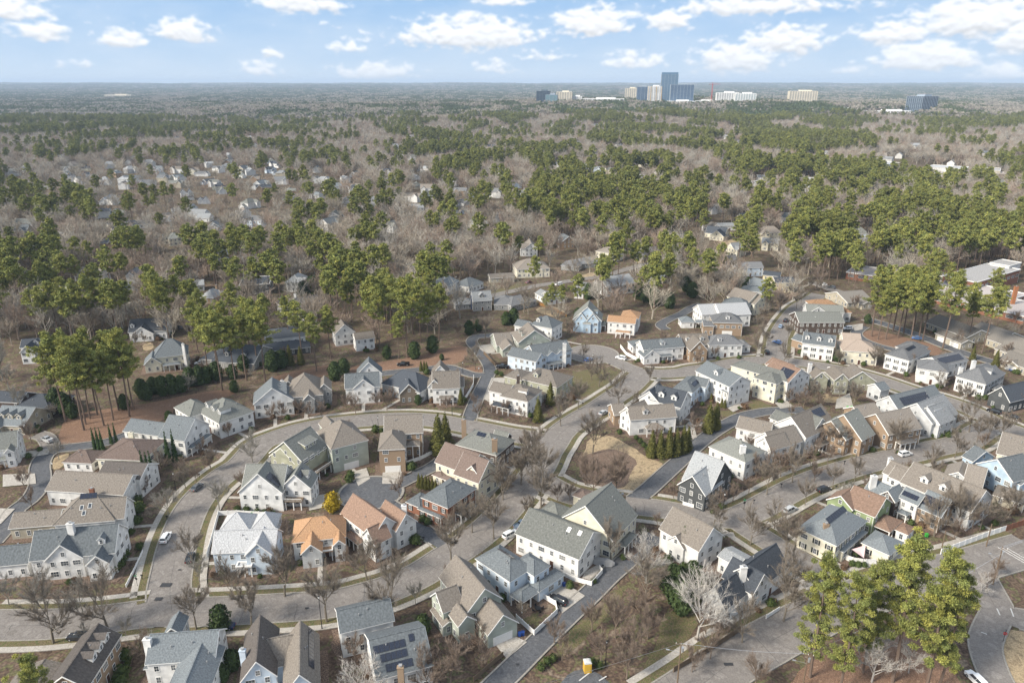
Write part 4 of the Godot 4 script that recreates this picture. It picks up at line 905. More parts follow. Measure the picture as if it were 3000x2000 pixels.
[1,130.8,253.2,5.9,2,2,68],
[1,-173.4,342.9,6.1,0,3,14],
[1,-56.2,223.5,7.3,0,3,30],
[1,-153.2,304.5,7.6,1,3,15],
[2,-85.3,128.7,5.6,2,3,0],
[0,162.8,305,5.5,0,1,60],
[1,-69.4,214.2,4.7,0,3,29],
[1,27.5,329,4.7,0,1,77],
[1,-80.8,189.9,7.5,0,0,7],
[1,-101.4,333.6,6.8,0,3,16],
[1,47.5,185.1,6.5,3,0,51],
[0,2.4,134,5.4,0,1,37],
[2,58.5,229.7,5.4,0,1,71],
[1,49,220,7.4,0,2,71],
[1,-99,242.4,5.9,0,3,23],
[0,-209.8,310.6,6.7,0,3,13],
[2,92.7,278.6,7.1,0,3,66],
[2,-107.7,278.6,5.5,0,2,20],
[0,7.9,299.5,7.6,0,0,79],
[0,-166.3,237.7,7,0,1,11],
[1,-1.8,193.5,6.1,0,1,32],
[0,-44,213.2,7.8,0,3,31],
[2,-109.3,240.7,5.4,0,0,23],
[1,-181.9,320.8,5.1,0,2,14],
[1,68.2,245.9,4.8,0,2,69],
[2,23.6,303.6,5.4,0,3,79],
[1,-69.7,240.6,7.2,2,2,25],
[0,247.9,301.9,4.8,2,1,96],
[2,18.3,311.6,7.6,0,1,78],
[2,-22.6,139.1,6.6,0,0,37],
[1,55.6,158.3,5.3,0,1,41],
[1,-83.5,262.9,5.7,0,3,25],
[0,163.3,300,6.4,0,3,61],
[1,-14.4,145.4,7.5,0,3,37],
[2,-78.6,125.6,4.8,3,3,0],
[2,-198.4,302.2,7.1,0,1,13],
[2,-76.7,197.3,5.7,2,0,29],
[0,-173.1,320.7,5.2,2,2,14],
[2,126.7,256.8,7.2,0,2,68],
[0,235.1,341,4.6,0,3,98],
[1,4,215,7,0,1,33],
[1,170.7,198.3,4.6,0,1,50],
[1,207.7,284.1,7.8,0,0,97],
[0,245.4,313.7,5.3,1,1,96],
[2,151.4,210.9,5.6,0,0,50],
[2,-76.6,147.2,7.9,0,0,8],
[2,-93.7,128,4.6,1,3,0],
[1,-75.2,205.8,5.7,0,0,29],
[0,237.9,330.7,6,0,1,98],
[1,-63.5,319.5,6.4,0,3,21],
[2,163.5,216.1,5.8,0,3,50],
[0,198.1,274.1,6.4,0,1,63],
[1,-60.8,164.2,6.6,0,3,8],
[1,-92.4,258.7,5,0,3,24],
[1,-7.2,153,5.4,0,3,36],
[1,104,209.5,5.9,1,2,55],
[0,-174.1,315.2,7.5,1,2,14],
[1,-179.2,256.9,6.9,0,3,12],
[2,97,182.8,8,0,3,44],
[1,40,170.3,5,0,3,41],
[1,70.6,320.2,7.8,0,3,72],
[1,78.8,215,6.4,0,0,53],
[1,-146.7,301,7.2,2,3,15],
[1,157.3,215.5,6.6,0,3,50],
[1,68.8,312,6.8,0,3,74],
[1,-100.2,299.2,7.4,0,1,20],
[2,33.2,174.3,5.1,0,1,39],
[1,-77.8,121.8,7.9,0,1,0]]
const CARS := [["white hatchback parked on the left curving street","white","suv",-92.5,164.6,94],
["black sedan behind a bare tree on the left curving street","black","sedan",-82.5,156.1,101],
["dark grey sedan at the kerb where the left street bends","grey","sedan",-94.8,190.4,76],
["black car on the main street behind the tan brick house","black","suv",-95.2,127.9,177],
["dark blue car half hidden by the round evergreen tree","navy","sedan",-64.4,131.3,180],
["black SUV on the driveway beside the light blue house","black","suv",10.9,139.9,141],
["white SUV at the kerb above the light blue house","white","suv",-0.5,166.2,42],
["blue grey pickup at the kerb ahead of a white SUV","slate","pickup",2.6,170.9,51],
["black SUV on the right street beside the lime green house","black","suv",93.3,189.1,24],
["silver SUV on the right street below the black SUV","silver","suv",79.2,178.1,34],
["white SUV parked near the wide right hand junction","white","suv",128.8,211,19],
["long black SUV on the street below the black barn house","black","suv",178.5,243.8,126],
["black car behind the long black SUV at right","black","sedan",182.3,239.2,147],
["white car behind bare trees near the light blue house","white","sedan",151.8,212.7,-158],
["white SUV on the curve of the cul de sac","white","suv",48.2,299.3,144],
["blue sedan beside the bare tree in the cul de sac","blue","sedan",33.7,297,35],
["silver sedan parked alone on the central boulevard","silver","sedan",33.7,242.6,46],
["black pickup on the driveway of the long sky blue house","black","pickup",-4.1,288.8,170],
["black work truck with pale load on the pine straw","black","pickup",-47,291.6,-175],
["black SUV at the mouth of the tree lined avenue","black","suv",115.2,306.3,82],
["blue hatchback parked above the black SUV on the avenue","blue","sedan",124.7,320,138],
["pale blue car on the avenue, second from its mouth","sky","sedan",134.4,343.5,58],
["dark car on the avenue, third from its mouth","black","suv",140.3,352.8,56],
["blue car on the avenue, farthest from its mouth","blue","sedan",147.7,362.9,58],
["white SUV in the drive beside the shingle craftsman","white","suv",166.5,340.5,-167],
["white car parked on the upper right side street","white","sedan",188.2,424,138],
["dark car next to the white car on upper side street","grey","suv",190.2,416.4,120],
["silver pickup at the dead end of the left alley","silver","pickup",-158.5,221.1,149],
["black car in the alley above the brown hip roofed villa","black","sedan",-131.3,221.2,-174],
["dark truck with silver top beside the dormered cottage","grey","pickup",-166,341.7,144],
["white car under the pines beside the low grey roof","white","sedan",-135.8,293.6,-161],
["white car at the bottom edge beside the dry field","white","suv",94.6,115.8,100],
["blue car in shade under the right hand pines","blue","sedan",193.1,325.9,166],
["blue car by the townhouses at the right edge","blue","sedan",213.3,285.6,-167],
["white car on the upper street by the wooden fence","white","suv",28.3,423.7,-154],
["dark red car in the drive of the tan hip roofed house","wine","sedan",10,429,-133],
["white van parked behind the school smokestack","white","suv",283.1,387.1,-164],
["silver car parked behind the white van at school","silver","sedan",292.4,400.2,-152]]
const FURNITURE := [["street_lamp","black street lamp on the verge behind the double gabled house",-42.5,131,9],
["street_lamp","black street lamp beside the tall brick garage house",-46.3,226.2,7],
["street_lamp","black street lamp beside the white house by the alley",-22,241.6,7],
["street_lamp","black street lamp at the alley triangle",-20.7,283.2,5],
["street_lamp","black street lamp beside the cul de sac",35,292,5],
["street_lamp","small black lamp post near the yellow toilet cabin",19.7,120.8,6],
["street_lamp","black street lamp on the left street verge",-100.9,189.7,6],
["street_lamp","black street lamp beside the charcoal board house",60.2,178.2,6],
["mailbox","black mailbox nearest the charcoal board house",70.2,182.2],
["mailbox","black mailbox facing the silver SUV",81.3,191.2],
["mailbox","black mailbox on the right street facing the lime house",94.6,199.3],
["mailbox","black mailbox furthest up the right street verge",106.4,205.1],
["mailbox","black mailbox behind the black SUV on right street",97.4,190.1],
["mailbox","black mailbox in front of the large sage house",-22.4,143.4],
["mailbox","black mailbox at the main street kerb above the solar roof",-37.2,136.1],
["mailbox","black mailbox at the alley mouth by the rust roof",-23.6,164],
["mailbox","black mailbox at the bend of the left street",-96.4,174],
["mailbox","black mailbox beside the stop sign",-91,148.2],
["mailbox","black mailbox near the dark grey sedan",-96.8,197.1],
["mailbox","black mailbox along the central boulevard",26.8,250],
["stop_sign","dark backed stop sign with green street blades at the left corner",-90.9,145.6,"green_sign"],
["stop_sign","red stop sign on the dry field at right",107.3,127,"red"],
["stop_sign","black backed sign at the corner of the dry park lawn",28.3,127.3,"black"],
["stop_sign","street sign on the corner of the right street",66.4,179.2,"green_sign"],
["small_sign","small white sign on the alley island at left",-145.2,202.2],
["small_sign","small white sign on the pine straw triangle",-14,283.2],
["utility_pole","wooden utility pole with street light arm at right",117.1,146.2,11],
["utility_pole","wooden utility pole with grey transformer at the bottom",33.2,113.9,12],
["utility_pole","slim wooden pole behind the long white wall",111.3,158.6,7],
["utility_pole","dark wooden pole in front of the white wall",125,161.6,7],
["utility_pole","wooden utility pole at the pine straw edge",58.7,114.3,9],
["toilet_cabin","yellow cabin with white roof at the small car park",15.6,118.7],
["wheelie_bin","blue bin beside the sage garage door",1.7,128.8,"blue"],
["wheelie_bin","darker blue bin next to the first by the garage",2.4,129,"blue"],
["wheelie_bin","dark blue bin beside the light blue house garage",12.6,145.6,"blue"],
["wheelie_bin","black bin behind the cream skylight house",22.6,158.5,"black"],
["wheelie_bin","second black bin behind the cream skylight house",23.6,158.5,"black"],
["wheelie_bin","green bin on the drive behind the olive gables",125.8,247.2,"green_bin"],
["wheelie_bin","green bin beside another on the olive house drive",127.4,247.5,"green_bin"],
["wheelie_bin","green bin behind the lime green house",111.5,165.9,"green_bin"],
["wheelie_bin","green bin beside the white hedge row",-73.3,176.4,"green_bin"],
["patio_table","round dark patio table with chairs behind the light blue house",6,137.1],
["covered_boat","grey covered boat beside the cream skylight house",23.2,154.2],
["patio_table","round patio table under the pink shade sail",89.3,157.3]]
const FENCES := [["white_fence","white panel fence around the light blue house garden",1.4,[[1,134.2],[4.9,129.1],[10.4,136.1],[10.2,138.7],[7.2,141.5]]],
["white_fence","low white wall around the cream skylight house patio",1.3,[[12.8,149.5],[15.3,147.6],[19.3,145.9],[22.5,150.6],[21.9,152.5]]],
["white_fence","white fence along the metal roofed blue house",1.5,[[-78.5,157],[-80.7,166.7],[-82.9,176.2],[-77.9,176.6],[-67,175.5]]],
["white_fence","white fence along the alley beside steep tan gables",1.5,[[-15.9,277.4],[-15.6,268.6],[-18.6,252.3]]],
["white_fence","curved white wall below the pink shade sail",1.6,[[84.5,157.2],[86.7,154.9],[89.8,154.1],[92.5,154.2]]],
["white_fence","long white wall along the lower right road",1.8,[[111,158.1],[119.6,162.1],[128,165.9],[134.7,168.7]]],
["brick_wall","red brick wall continuing the long white wall",1.8,[[134.7,168.7],[145.2,173.1]]],
["white_fence","white courtyard wall beside the cul de sac",1.6,[[50.1,314.1],[51.3,304.5],[55.3,296.9],[59.1,293.3]]],
["white_fence","white fence at the foot of the charcoal house",1.2,[[49.5,181.7],[52.2,180.1],[56.6,183.5]]],
["white_fence","white gate fence beside the left edge carriage house",1.6,[[-165.2,204.7],[-161.4,207.9],[-159,210.9]]],
["timber_fence","tan timber fence beside the long sky blue house",1.6,[[-12.7,305.7],[-7.2,290.7],[-2,292.9]]],
["timber_fence","orange timber fence behind the bare trees up the slope",1.7,[[14.7,381.9],[18.3,379],[28.7,360.9]]],
["white_fence","short white fence below the black roofed house",1.2,[[57.9,134.2],[62,137.1]]],
["white_fence","white railing wall beside the tall brick house garage",1.3,[[-33.7,205.4],[-29.7,208.4],[-26.1,212.5]]],
["timber_fence","dark timber fence along the bottom verge",1.6,[[33.5,118.3],[41.4,123.4],[51,130.3]]],
["timber_fence","dark retaining fence left of the sage garage drive",1.3,[[-7.8,115.9],[-5.1,119.2],[-1.8,123]]],
["white_fence","low stone edge wall beside the left street sidewalk",0.9,[[-93.5,145.3],[-94.5,151.2],[-96.1,159.3]]]]
const SAIL := [[86.8,156.4],[91,157.8],[88.6,153.4]]
const WIRES := [[116.2,10.7,146.2,138.2,10,106.2,"pale power cable, leftmost from the street light pole"],[116.2,10.7,146.2,177.1,10.5,175.2,"pale power cable, leftmost going up right from the street light pole"],[117.1,10.7,146.2,139.1,10,106.2,"pale power cable, middle one from the street light pole"],[117.1,10.7,146.2,177.1,10.5,176.2,"pale power cable, middle one going up right from the street light pole"],[118.1,10.7,146.2,140.1,10,106.2,"pale power cable, rightmost from the street light pole"],[118.1,10.7,146.2,177.1,10.5,177.1,"pale power cable, rightmost going up right from the street light pole"],[33.2,11.7,113.9,58.7,8.7,114.3,"pale power cable crossing the bottom road between wooden poles"],[33.2,11.7,113.9,-26.8,10,95.9,"pale power cable leaving the bottom pole to the left"],[58.7,8.7,114.3,117.1,9,146.2,"pale power cable between the pine straw pole and street light pole"],[111.3,6.8,158.6,125,6.8,161.6,"dark cable between the two slim poles by the white wall"]]
const WOOD_ROWS := [[1000,[2,2,1,1,0,2,0,0,0,0,0,0,0,0,0,0,0,0,0,0]],[950,[2,2,2,1,2,2,2,2,1,4,0,0,0,0,0,0,0,0,0,0]],[905,[3,3,1,2,2,2,2,3,3,2,4,4,2,4,2,2,0,0,0,0]],[860,[3,3,3,1,2,0,0,3,3,4,4,2,2,2,2,2,0,0,0,0]],[820,[3,3,3,1,3,3,2,2,1,1,4,4,2,2,3,3,3,3,3,0]],[780,[1,3,1,1,3,3,2,1,1,1,4,4,1,2,3,3,3,3,3,3]],[740,[1,1,1,1,1,1,1,1,1,1,1,1,3,4,4,3,3,3,3,3]],[700,[1,1,1,1,1,1,1,1,1,1,1,2,3,4,3,3,3,3,3,3]],[660,[2,2,4,4,4,4,2,1,1,1,2,2,3,3,3,3,3,3,3,1]],[620,[1,3,4,4,4,4,2,4,2,3,3,3,3,3,1,1,2,1,1,1]],[580,[1,1,4,4,4,4,1,4,4,2,3,3,3,1,1,2,3,3,1,1]],[540,[1,4,4,4,4,4,4,1,2,2,3,2,2,3,4,2,2,4,4,1]],[500,[1,1,4,4,4,4,1,1,2,3,3,4,2,3,3,3,1,0,0,1]],[470,[1,1,1,1,1,1,1,1,2,2,3,2,2,3,3,3,3,0,1,1]],[440,[1,1,1,1,1,1,1,1,2,2,1,2,2,3,3,3,3,1,1,1]],[410,[3,3,3,3,2,1,1,1,2,2,1,1,2,3,3,3,2,1,1,1]],[380,[3,3,3,3,2,2,1,1,2,2,2,2,3,3,3,3,2,1,2,2]],[350,[2,1,2,1,1,2,1,2,2,2,2,3,3,3,3,3,2,1,2,1]],[330,[3,3,2,2,1,1,2,2,3,2,2,3,2,2,3,2,2,1,2,1]],[310,[2,3,2,2,3,2,2,2,3,2,2,2,3,3,2,2,1,2,2,2]],[290,[3,3,2,2,3,3,2,2,3,3,2,3,2,3,2,2,2,3,2,2]],[270,[3,3,3,3,2,3,3,3,2,3,3,3,2,3,3,3,2,3,3,2]]]
const TOWERS := [["dark glass office block left of the skyline",124,3020,-8,51,40,87,20,"dark"],
["lower glass office attached to the dark block",155,2978,-8,45,35,74,20,"teal"],
["cream stepped hotel block at skyline left",211,3068,-8,60,35,83,22,"cream"],
["low white block beside the cream hotel",261,3075,-8,41,30,66,23,"white"],
["small cream block behind the skyline",549,3515,-8,56,30,94,18,"cream"],
["dark blue office tower left of the tallest tower",524,3068,-8,46,35,103,26,"blue"],
["white and gold tower beside the tallest tower",563,3018,-8,52,35,104,26,"gold"],
["tallest blue glass tower of the skyline",639,3120,-8,66,40,150,26,"tall"],
["wide dark blue glass office with curved front",661,2982,-8,88,45,111,26,"blue"],
["white banded parking podium below the blue office",650,2945,-8,102,50,51,25,"white"],
["white apartment block right of the towers",849,3015,-8,83,30,81,24,"white"],
["white and teal apartment block right of the towers",911,2985,-8,78,30,78,23,"tealwhite"],
["cream twin slab apartment tower far right of the towers",1108,2915,-8,101,30,87,19,"cream"],
["dark gridded glass office block at far right",1388,2580,25,76,60,75,7,"grid"],
["long white low retail building under the skyline left",370,3120,-8,175,40,56,24,"white"],
["long white low building under the skyline middle",776,3070,-8,94,40,49,25,"white"],
["low pale building left of the dark gridded block",1142,2615,-8,71,30,32,13,"white"],
["long low white building beside the dark gridded block",1255,2535,-8,138,30,29,9,"white"],
["white low building at far left distance",-3918,6378,-8,220,60,25,0,"white"],
["second white low building at far left distance",-3385,5829,-8,116,50,18,0,"white"],
["pale building cluster left of centre distance",-2992,5824,-8,217,40,34,0,"cream"],
["white industrial roof far left distance",-3110,5591,-8,136,50,12,0,"white"],
["white block in the right far distance",1563,2588,-8,78,25,16,0,"white"]]
const CRANE := [784,3000,28,112]
const CLOUDS := [[-32.42,4.17,2.17,1.03,1],[-30.82,3.01,1.71,0.91,1],[-26.23,2.69,1.86,0.91,0.9],[-22.74,3.23,2.02,1.08,1],[-14.62,5.14,3.41,0.91,1],[-17.28,1.93,1.24,0.58,0.7],[-18.29,0.78,1.55,0.74,0.8],[-11.86,2.36,1.55,0.66,0.7],[-10.11,0.72,3.41,0.83,0.9],[-3.05,3.2,5.58,1.41,1.1],[5.81,3.97,2.95,1.41,1.1],[11.36,4.09,1.86,0.99,1],[9.06,1.41,2.79,0.83,0.8],[16.09,1.52,2.95,1.41,1.1],[19.16,2.67,2.95,1.24,1.1],[17.19,4.91,7.45,0.83,0.9],[-1.48,0.98,1.86,0.74,0.7],[28.16,1.44,3.41,1.24,1.1],[26.13,3.01,2.48,1.16,1],[30.42,3.64,3.41,1.65,1.2],[32.63,0.52,2.17,0.83,0.9],[33.02,2.57,1.55,1.65,1],[-0.5,5.51,2.17,0.58,0.8],[-6.72,5.89,2.79,0.58,0.7],[-13.25,3.83,1.24,0.5,0.5],[-29.25,1.11,2.79,0.5,0.5],[2.37,1.87,2.48,0.66,0.6],[23.83,0.89,1.86,0.58,0.6]]

var rng := RandomNumberGenerator.new()
var M := {}
var used := {}
var mesh_cache := {}
const CAM_HEIGHT := 115.0

# ------------------------------------------------------------------ mesh collector
class MB:
	var v := PackedVector3Array()
	var n := PackedVector3Array()
	var c := PackedColorArray()
	var col := Color(1, 1, 1)
	func tri(a: Vector3, b: Vector3, d: Vector3) -> void:   # a b d counter-clockwise seen from outside
		var nn := (b - a).cross(d - a).normalized()
		v.append(a); v.append(d); v.append(b)
		n.append(nn); n.append(nn); n.append(nn)
		c.append(col); c.append(col); c.append(col)
	func quad(a: Vector3, b: Vector3, d: Vector3, e: Vector3) -> void:
		tri(a, b, d); tri(a, d, e)
	func box(lo: Vector3, hi: Vector3) -> void:
		var p := [Vector3(lo.x, lo.y, lo.z), Vector3(hi.x, lo.y, lo.z), Vector3(hi.x, lo.y, hi.z), Vector3(lo.x, lo.y, hi.z), Vector3(lo.x, hi.y, lo.z), Vector3(hi.x, hi.y, lo.z), Vector3(hi.x, hi.y, hi.z), Vector3(lo.x, hi.y, hi.z)]
		quad(p[3], p[2], p[6], p[7]); quad(p[1], p[0], p[4], p[5]); quad(p[2], p[1], p[5], p[6])
		quad(p[0], p[3], p[7], p[4]); quad(p[7], p[6], p[5], p[4]); quad(p[0], p[1], p[2], p[3])
	func tube(a: Vector3, b: Vector3, ra: float, rb: float, sides := 5, cap := false) -> void:
		var d := (b - a).normalized()
		var u := d.cross(Vector3.RIGHT if absf(d.x) < 0.8 else Vector3.UP).normalized()
		var w := d.cross(u)
		for i in sides:
			var t0 := TAU * i / sides
			var t1 := TAU * (i + 1) / sides
			var e0 := u * cos(t0) + w * sin(t0)
			var e1 := u * cos(t1) + w * sin(t1)
			quad(a + e0 * ra, a + e1 * ra, b + e1 * rb, b + e0 * rb)
			if cap:
				tri(b, b + e0 * rb, b + e1 * rb)
	func sheet(poly: PackedVector2Array, y: float) -> void:
		var q := Geometry2D.triangulate_polygon(poly)
		for i in range(0, q.size(), 3):
			var a := poly[q[i]]; var b := poly[q[i + 1]]; var d := poly[q[i + 2]]
			var s := (b - a).cross(d - a)
			if s < 0:
				tri(Vector3(a.x, y, a.y), Vector3(b.x, y, b.y), Vector3(d.x, y, d.y))
			else:
				tri(Vector3(a.x, y, a.y), Vector3(d.x, y, d.y), Vector3(b.x, y, b.y))
	func done(m: ArrayMesh = null, colors := false) -> ArrayMesh:
		if m == null: m = ArrayMesh.new()
		if v.is_empty(): return m
		var ar := []
		ar.resize(Mesh.ARRAY_MAX)
		ar[Mesh.ARRAY_VERTEX] = v; ar[Mesh.ARRAY_NORMAL] = n
		if colors: ar[Mesh.ARRAY_COLOR] = c
		m.add_surface_from_arrays(Mesh.PRIMITIVE_TRIANGLES, ar)
		return m

# ------------------------------------------------------------------ scene helpers
func numbered(called: String) -> String:
	var k: int = used.get(called, 0)
	used[called] = k + 1
	return called if k == 0 else "%s_%03d" % [called, k]

func thing(called: String, label: String, category: String, at := Vector3.ZERO, turn := 0.0, group := "") -> Node3D:
	var o := Node3D.new()
	o.name = numbered(called)
	add_child(o)
	o.position = at
	o.rotation.y = turn
	tag(o, label, category, group)
	return o

func tag(o: Node, label: String, category: String, group := "") -> void:
	o.set_meta("label", label)
	o.set_meta("category", category)
	if group != "": o.set_meta("group", group)

func part(called: String, mesh: Mesh, mats, parent: Node, at := Transform3D.IDENTITY) -> MeshInstance3D:
	var o := MeshInstance3D.new()
	o.name = numbered(called) if parent == self else called
	o.mesh = mesh
	if mats is Array:
		for i in mini(mats.size(), mesh.get_surface_count()): o.set_surface_override_material(i, mats[i])
	else:
		for i in mesh.get_surface_count(): o.set_surface_override_material(i, mats)
	parent.add_child(o, true)
	o.transform = at
	return o

func structure(called: String, mesh: Mesh, mat: Material) -> MeshInstance3D:
	var o := part(called, mesh, mat, self)
	o.set_meta("kind", "structure")
	return o

func dup(o: Node3D, at: Vector3, turn: float, sc: float, label: String, group: String, base: String) -> Node3D:
	var r: Node3D = o.duplicate()
	r.name = numbered(base)
	add_child(r)
	r.position = at
	r.rotation.y = turn
	r.scale = Vector3.ONE * sc
	r.set_meta("label", label)
	r.set_meta("group", group)
	return r

# ------------------------------------------------------------------ materials
func lin(r: float, g: float, b: float) -> Color:
	return Color(r, g, b).linear_to_srgb()

func grain(seed_: int, freq: float, lo: float, hi: float, size := 256, octaves := 4) -> ImageTexture:
	var f := FastNoiseLite.new()
	f.seed = seed_
	f.frequency = freq
	f.fractal_octaves = octaves
	var im := f.get_seamless_image(size, size)
	im.convert(Image.FORMAT_L8)
	var d := im.get_data()
	for i in d.size():
		d[i] = int(clampf((lo + (hi - lo) * d[i] / 255.0) * 255.0, 0, 255))
	return ImageTexture.create_from_image(Image.create_from_data(size, size, false, Image.FORMAT_L8, d))

func mat(col: Color, rough := 0.85, tex: Texture2D = null, scale_ := 0.1) -> StandardMaterial3D:
	var m := StandardMaterial3D.new()
	m.albedo_color = col
	m.roughness = rough
	m.metallic_specular = 0.3
	if tex:
		m.albedo_texture = tex
		m.uv1_triplanar = true
		m.uv1_world_triplanar = true
		m.uv1_scale = Vector3.ONE * scale_
	return m

func blend_tex(seed_: int, cols: Array, freq: float, size := 512, fine := 0.25) -> ImageTexture:
	# patches of several ground colours with a fine grain over them
	var f := FastNoiseLite.new()
	f.seed = seed_; f.frequency = freq; f.fractal_octaves = 5
	var a := f.get_seamless_image(size, size); a.convert(Image.FORMAT_L8)
	f.seed = seed_ + 7; f.frequency = 0.11; f.fractal_octaves = 3
	var b := f.get_seamless_image(size, size); b.convert(Image.FORMAT_L8)
	var da := a.get_data(); var db := b.get_data()
	var out := PackedByteArray()
	out.resize(size * size * 3)
	var k := cols.size() - 1
	for i in da.size():
		var t := clampf((da[i] / 255.0 - 0.5) * 1.5 + 0.5, 0, 0.999) * k
		var j := int(t)
		var q: Color = cols[j].lerp(cols[j + 1], smoothstep(0.2, 0.8, t - j))
		var g := 1.0 - fine + fine * 2.0 * db[i] / 255.0
		out[i * 3] = int(clampf(q.r * g, 0, 1) * 255); out[i * 3 + 1] = int(clampf(q.g * g, 0, 1) * 255); out[i * 3 + 2] = int(clampf(q.b * g, 0, 1) * 255)
	return ImageTexture.create_from_image(Image.create_from_data(size, size, false, Image.FORMAT_RGB8, out))

func make_materials() -> void:
	var g1 := grain(1, 0.03, 0.72, 1.0)
	var g2 := grain(2, 0.08, 0.66, 1.0)
	var groof := grain(4, 0.014, 0.68, 1.1, 512, 6)
	var g3 := grain(3, 0.012, 0.8, 1.0)
	var walls := {"W": [.70, .695, .675], "C": [.70, .66, .53], "LB": [.56, .64, .72], "LB2": [.42, .53, .63], "G": [.30, .30, .29], "LG": [.54, .55, .55], "OL": [.36, .36, .27], "SG": [.40, .43, .37], "BR": [.30, .14, .09], "BT": [.39, .285, .195], "BO": [.44, .19, .09], "GN": [.27, .33, .18], "DK": [.085, .09, .092], "ST": [.27, .22, .17], "BN": [.13, .10, .085], "TN": [.42, .38, .30], "Y": [.66, .58, .38], "NV": [.03, .05, .12]}
	for k in walls:
		var q: Array = walls[k]
		M["w" + k] = mat(lin(q[0], q[1], q[2]) * 1.06, 0.8, g2 if k in ["BR", "BT", "ST", "BN", "BO"] else g3, 0.55 if k in ["BR", "BT", "ST", "BO"] else 0.09)
	var roofs := {"g": [.148, .164, .173], "d": [.062, .07, .082], "t": [.20, .177, .152], "t2": [.30, .245, .20], "k": [.115, .102, .093], "n": [.175, .133, .113], "o": [.34, .208, .12], "o2": [.255, .172, .128], "v": [.172, .177, .162], "w": [.36, .365, .37], "s": [.275, .285, .29], "s2": [.155, .158, .162], "s3": [.175, .16, .14], "f": [.40, .39, .38], "f2": [.38, .345, .33]}
	for k in roofs:
		var q: Array = roofs[k]
		for j in 3:
			var m := mat(lin(q[0], q[1], q[2]) * [1.0, 1.08, 1.16][j], 0.9, groof, 0.22 + .05 * j)
			m.uv1_offset = Vector3(j * .31, j * .17, 0)
			M["r" + k + ["a", "", "b"][j]] = m
	M.trim = mat(lin(.78, .77, .74), 0.6)
	M.glass = mat(lin(.045, .055, .065), 0.08)
	M.glass.metallic_specular = 0.6
	for i in 4:
		var gv: Array = [[.04, .05, .06], [.075, .085, .095], [.12, .13, .14], [.22, .22, .21]][i]  # greyer panes have sky reflection put into the albedo, the palest are blinds
		M["glass%d" % i] = mat(lin(gv[0], gv[1], gv[2]), .1)
		M["glass%d" % i].metallic_specular = .6
	M.shutter = mat(lin(.03, .035, .035), 0.6)
	M.door = mat(lin(.10, .05, .035), 0.5)
	M.garage = mat(lin(.70, .69, .66), 0.6)
	M.solar = mat(lin(.012, .016, .03), 0.12)
	M.solar.metallic_specular = 0.6
	M.solar_frame = mat(lin(.05, .05, .055), 0.4)
	M.flue = mat(lin(.28, .28, .28), 0.5)
	M.asphalt = mat(Color(1, 1, 1), 0.92, blend_tex(11, [lin(.165, .150, .136), lin(.20, .183, .167), lin(.178, .162, .148), lin(.225, .207, .19)], 0.012, 512, 0.12), 0.035)
	M.tar = mat(Color(1, 1, 1), 0.85, blend_tex(12, [lin(.075, .078, .085), lin(.10, .103, .11), lin(.085, .088, .094), lin(.115, .116, .12)], 0.014, 512, 0.12), 0.035)
	M.crack = mat(lin(.10, .095, .09), 0.9)
	M.patch = mat(lin(.07, .072, .078), 0.9, g2, 0.5)
	M.concrete = mat(Color(1, 1, 1), 0.9, blend_tex(13, [lin(.30, .275, .24), lin(.37, .345, .305), lin(.33, .305, .27), lin(.42, .395, .355)], 0.02, 256, 0.1), 0.08)
	M.kerb = mat(lin(.36, .335, .295), 0.9, g1, 0.3)
	M.paint = mat(lin(.72, .72, .70), 0.7, g2, 0.6)
	M.ground = mat(Color(1, 1, 1), 1.0, blend_tex(21, [lin(.07, .048, .036), lin(.115, .084, .058), lin(.085, .058, .044), lin(.105, .098, .05), lin(.115, .08, .06), lin(.165, .13, .095)], 0.014, 1024, 0.3), 0.011)
	M.lawn = mat(Color(1, 1, 1), 1.0, blend_tex(22, [lin(.085, .095, .04), lin(.13, .105, .06), lin(.105, .10, .045), lin(.15, .115, .07)], 0.02, 512, 0.25), 0.045)
	M.drylawn = mat(Color(1, 1, 1), 1.0, blend_tex(23, [lin(.25, .19, .12), lin(.33, .255, .16), lin(.29, .225, .14), lin(.19, .145, .095)], 0.016, 512, 0.2), 0.04)
	M.straw = mat(Color(1, 1, 1), 1.0, blend_tex(24, [lin(.145, .09, .06), lin(.195, .122, .082), lin(.165, .10, .068), lin(.235, .155, .105)], 0.02, 512, 0.28), 0.05)
	M.mulch = mat(Color(1, 1, 1), 1.0, blend_tex(25, [lin(.10, .068, .052), lin(.15, .108, .082), lin(.12, .085, .065), lin(.17, .125, .095)], 0.03, 256, 0.35), 0.1)
	M.bark = mat(lin(.15, .115, .095), 1.0, g2, 0.8)
	M.bark_grey = mat(lin(.24, .215, .19), 1.0, g2, 0.8)
	M.bark_pale = mat(lin(.42, .39, .345), 1.0, g2, 0.8)
	M.bark_red = mat(lin(.20, .135, .11), 1.0, g2, 0.8)
	M.bark_pine = mat(lin(.17, .125, .10), 1.0, g2, 0.5)
	M.leaf = mat(Color(1, 1, 1), 0.75)
	M.leaf.vertex_color_use_as_albedo = true
	M.leaf.backlight = Color(.35, .35, .35)
	M.twig = mat(Color(1, 1, 1), 1.0)
	M.twig.vertex_color_use_as_albedo = true
	M.black = mat(lin(.02, .02, .022), 0.5)
	M.metal = mat(lin(.45, .46, .47), 0.35)
	M.metal.metallic = 0.6
	M.wood = mat(lin(.24, .175, .12), 0.9, g2, 0.8)
	M.wood_orange = mat(lin(.42, .22, .08), 0.9, g2, 0.8)
	M.rubber = mat(lin(.022, .022, .022), 0.9)
	M.lamp_red = mat(lin(.35, .03, .02), 0.3)
	M.lamp_white = mat(lin(.8, .8, .78), 0.2)
	M.red = mat(lin(.5, .03, .03), 0.5)
	M.green_sign = mat(lin(.02, .22, .10), 0.5)
	M.yellow = mat(lin(.58, .36, .05), 0.5)
	M.blue = mat(lin(.02, .06, .24), 0.45)
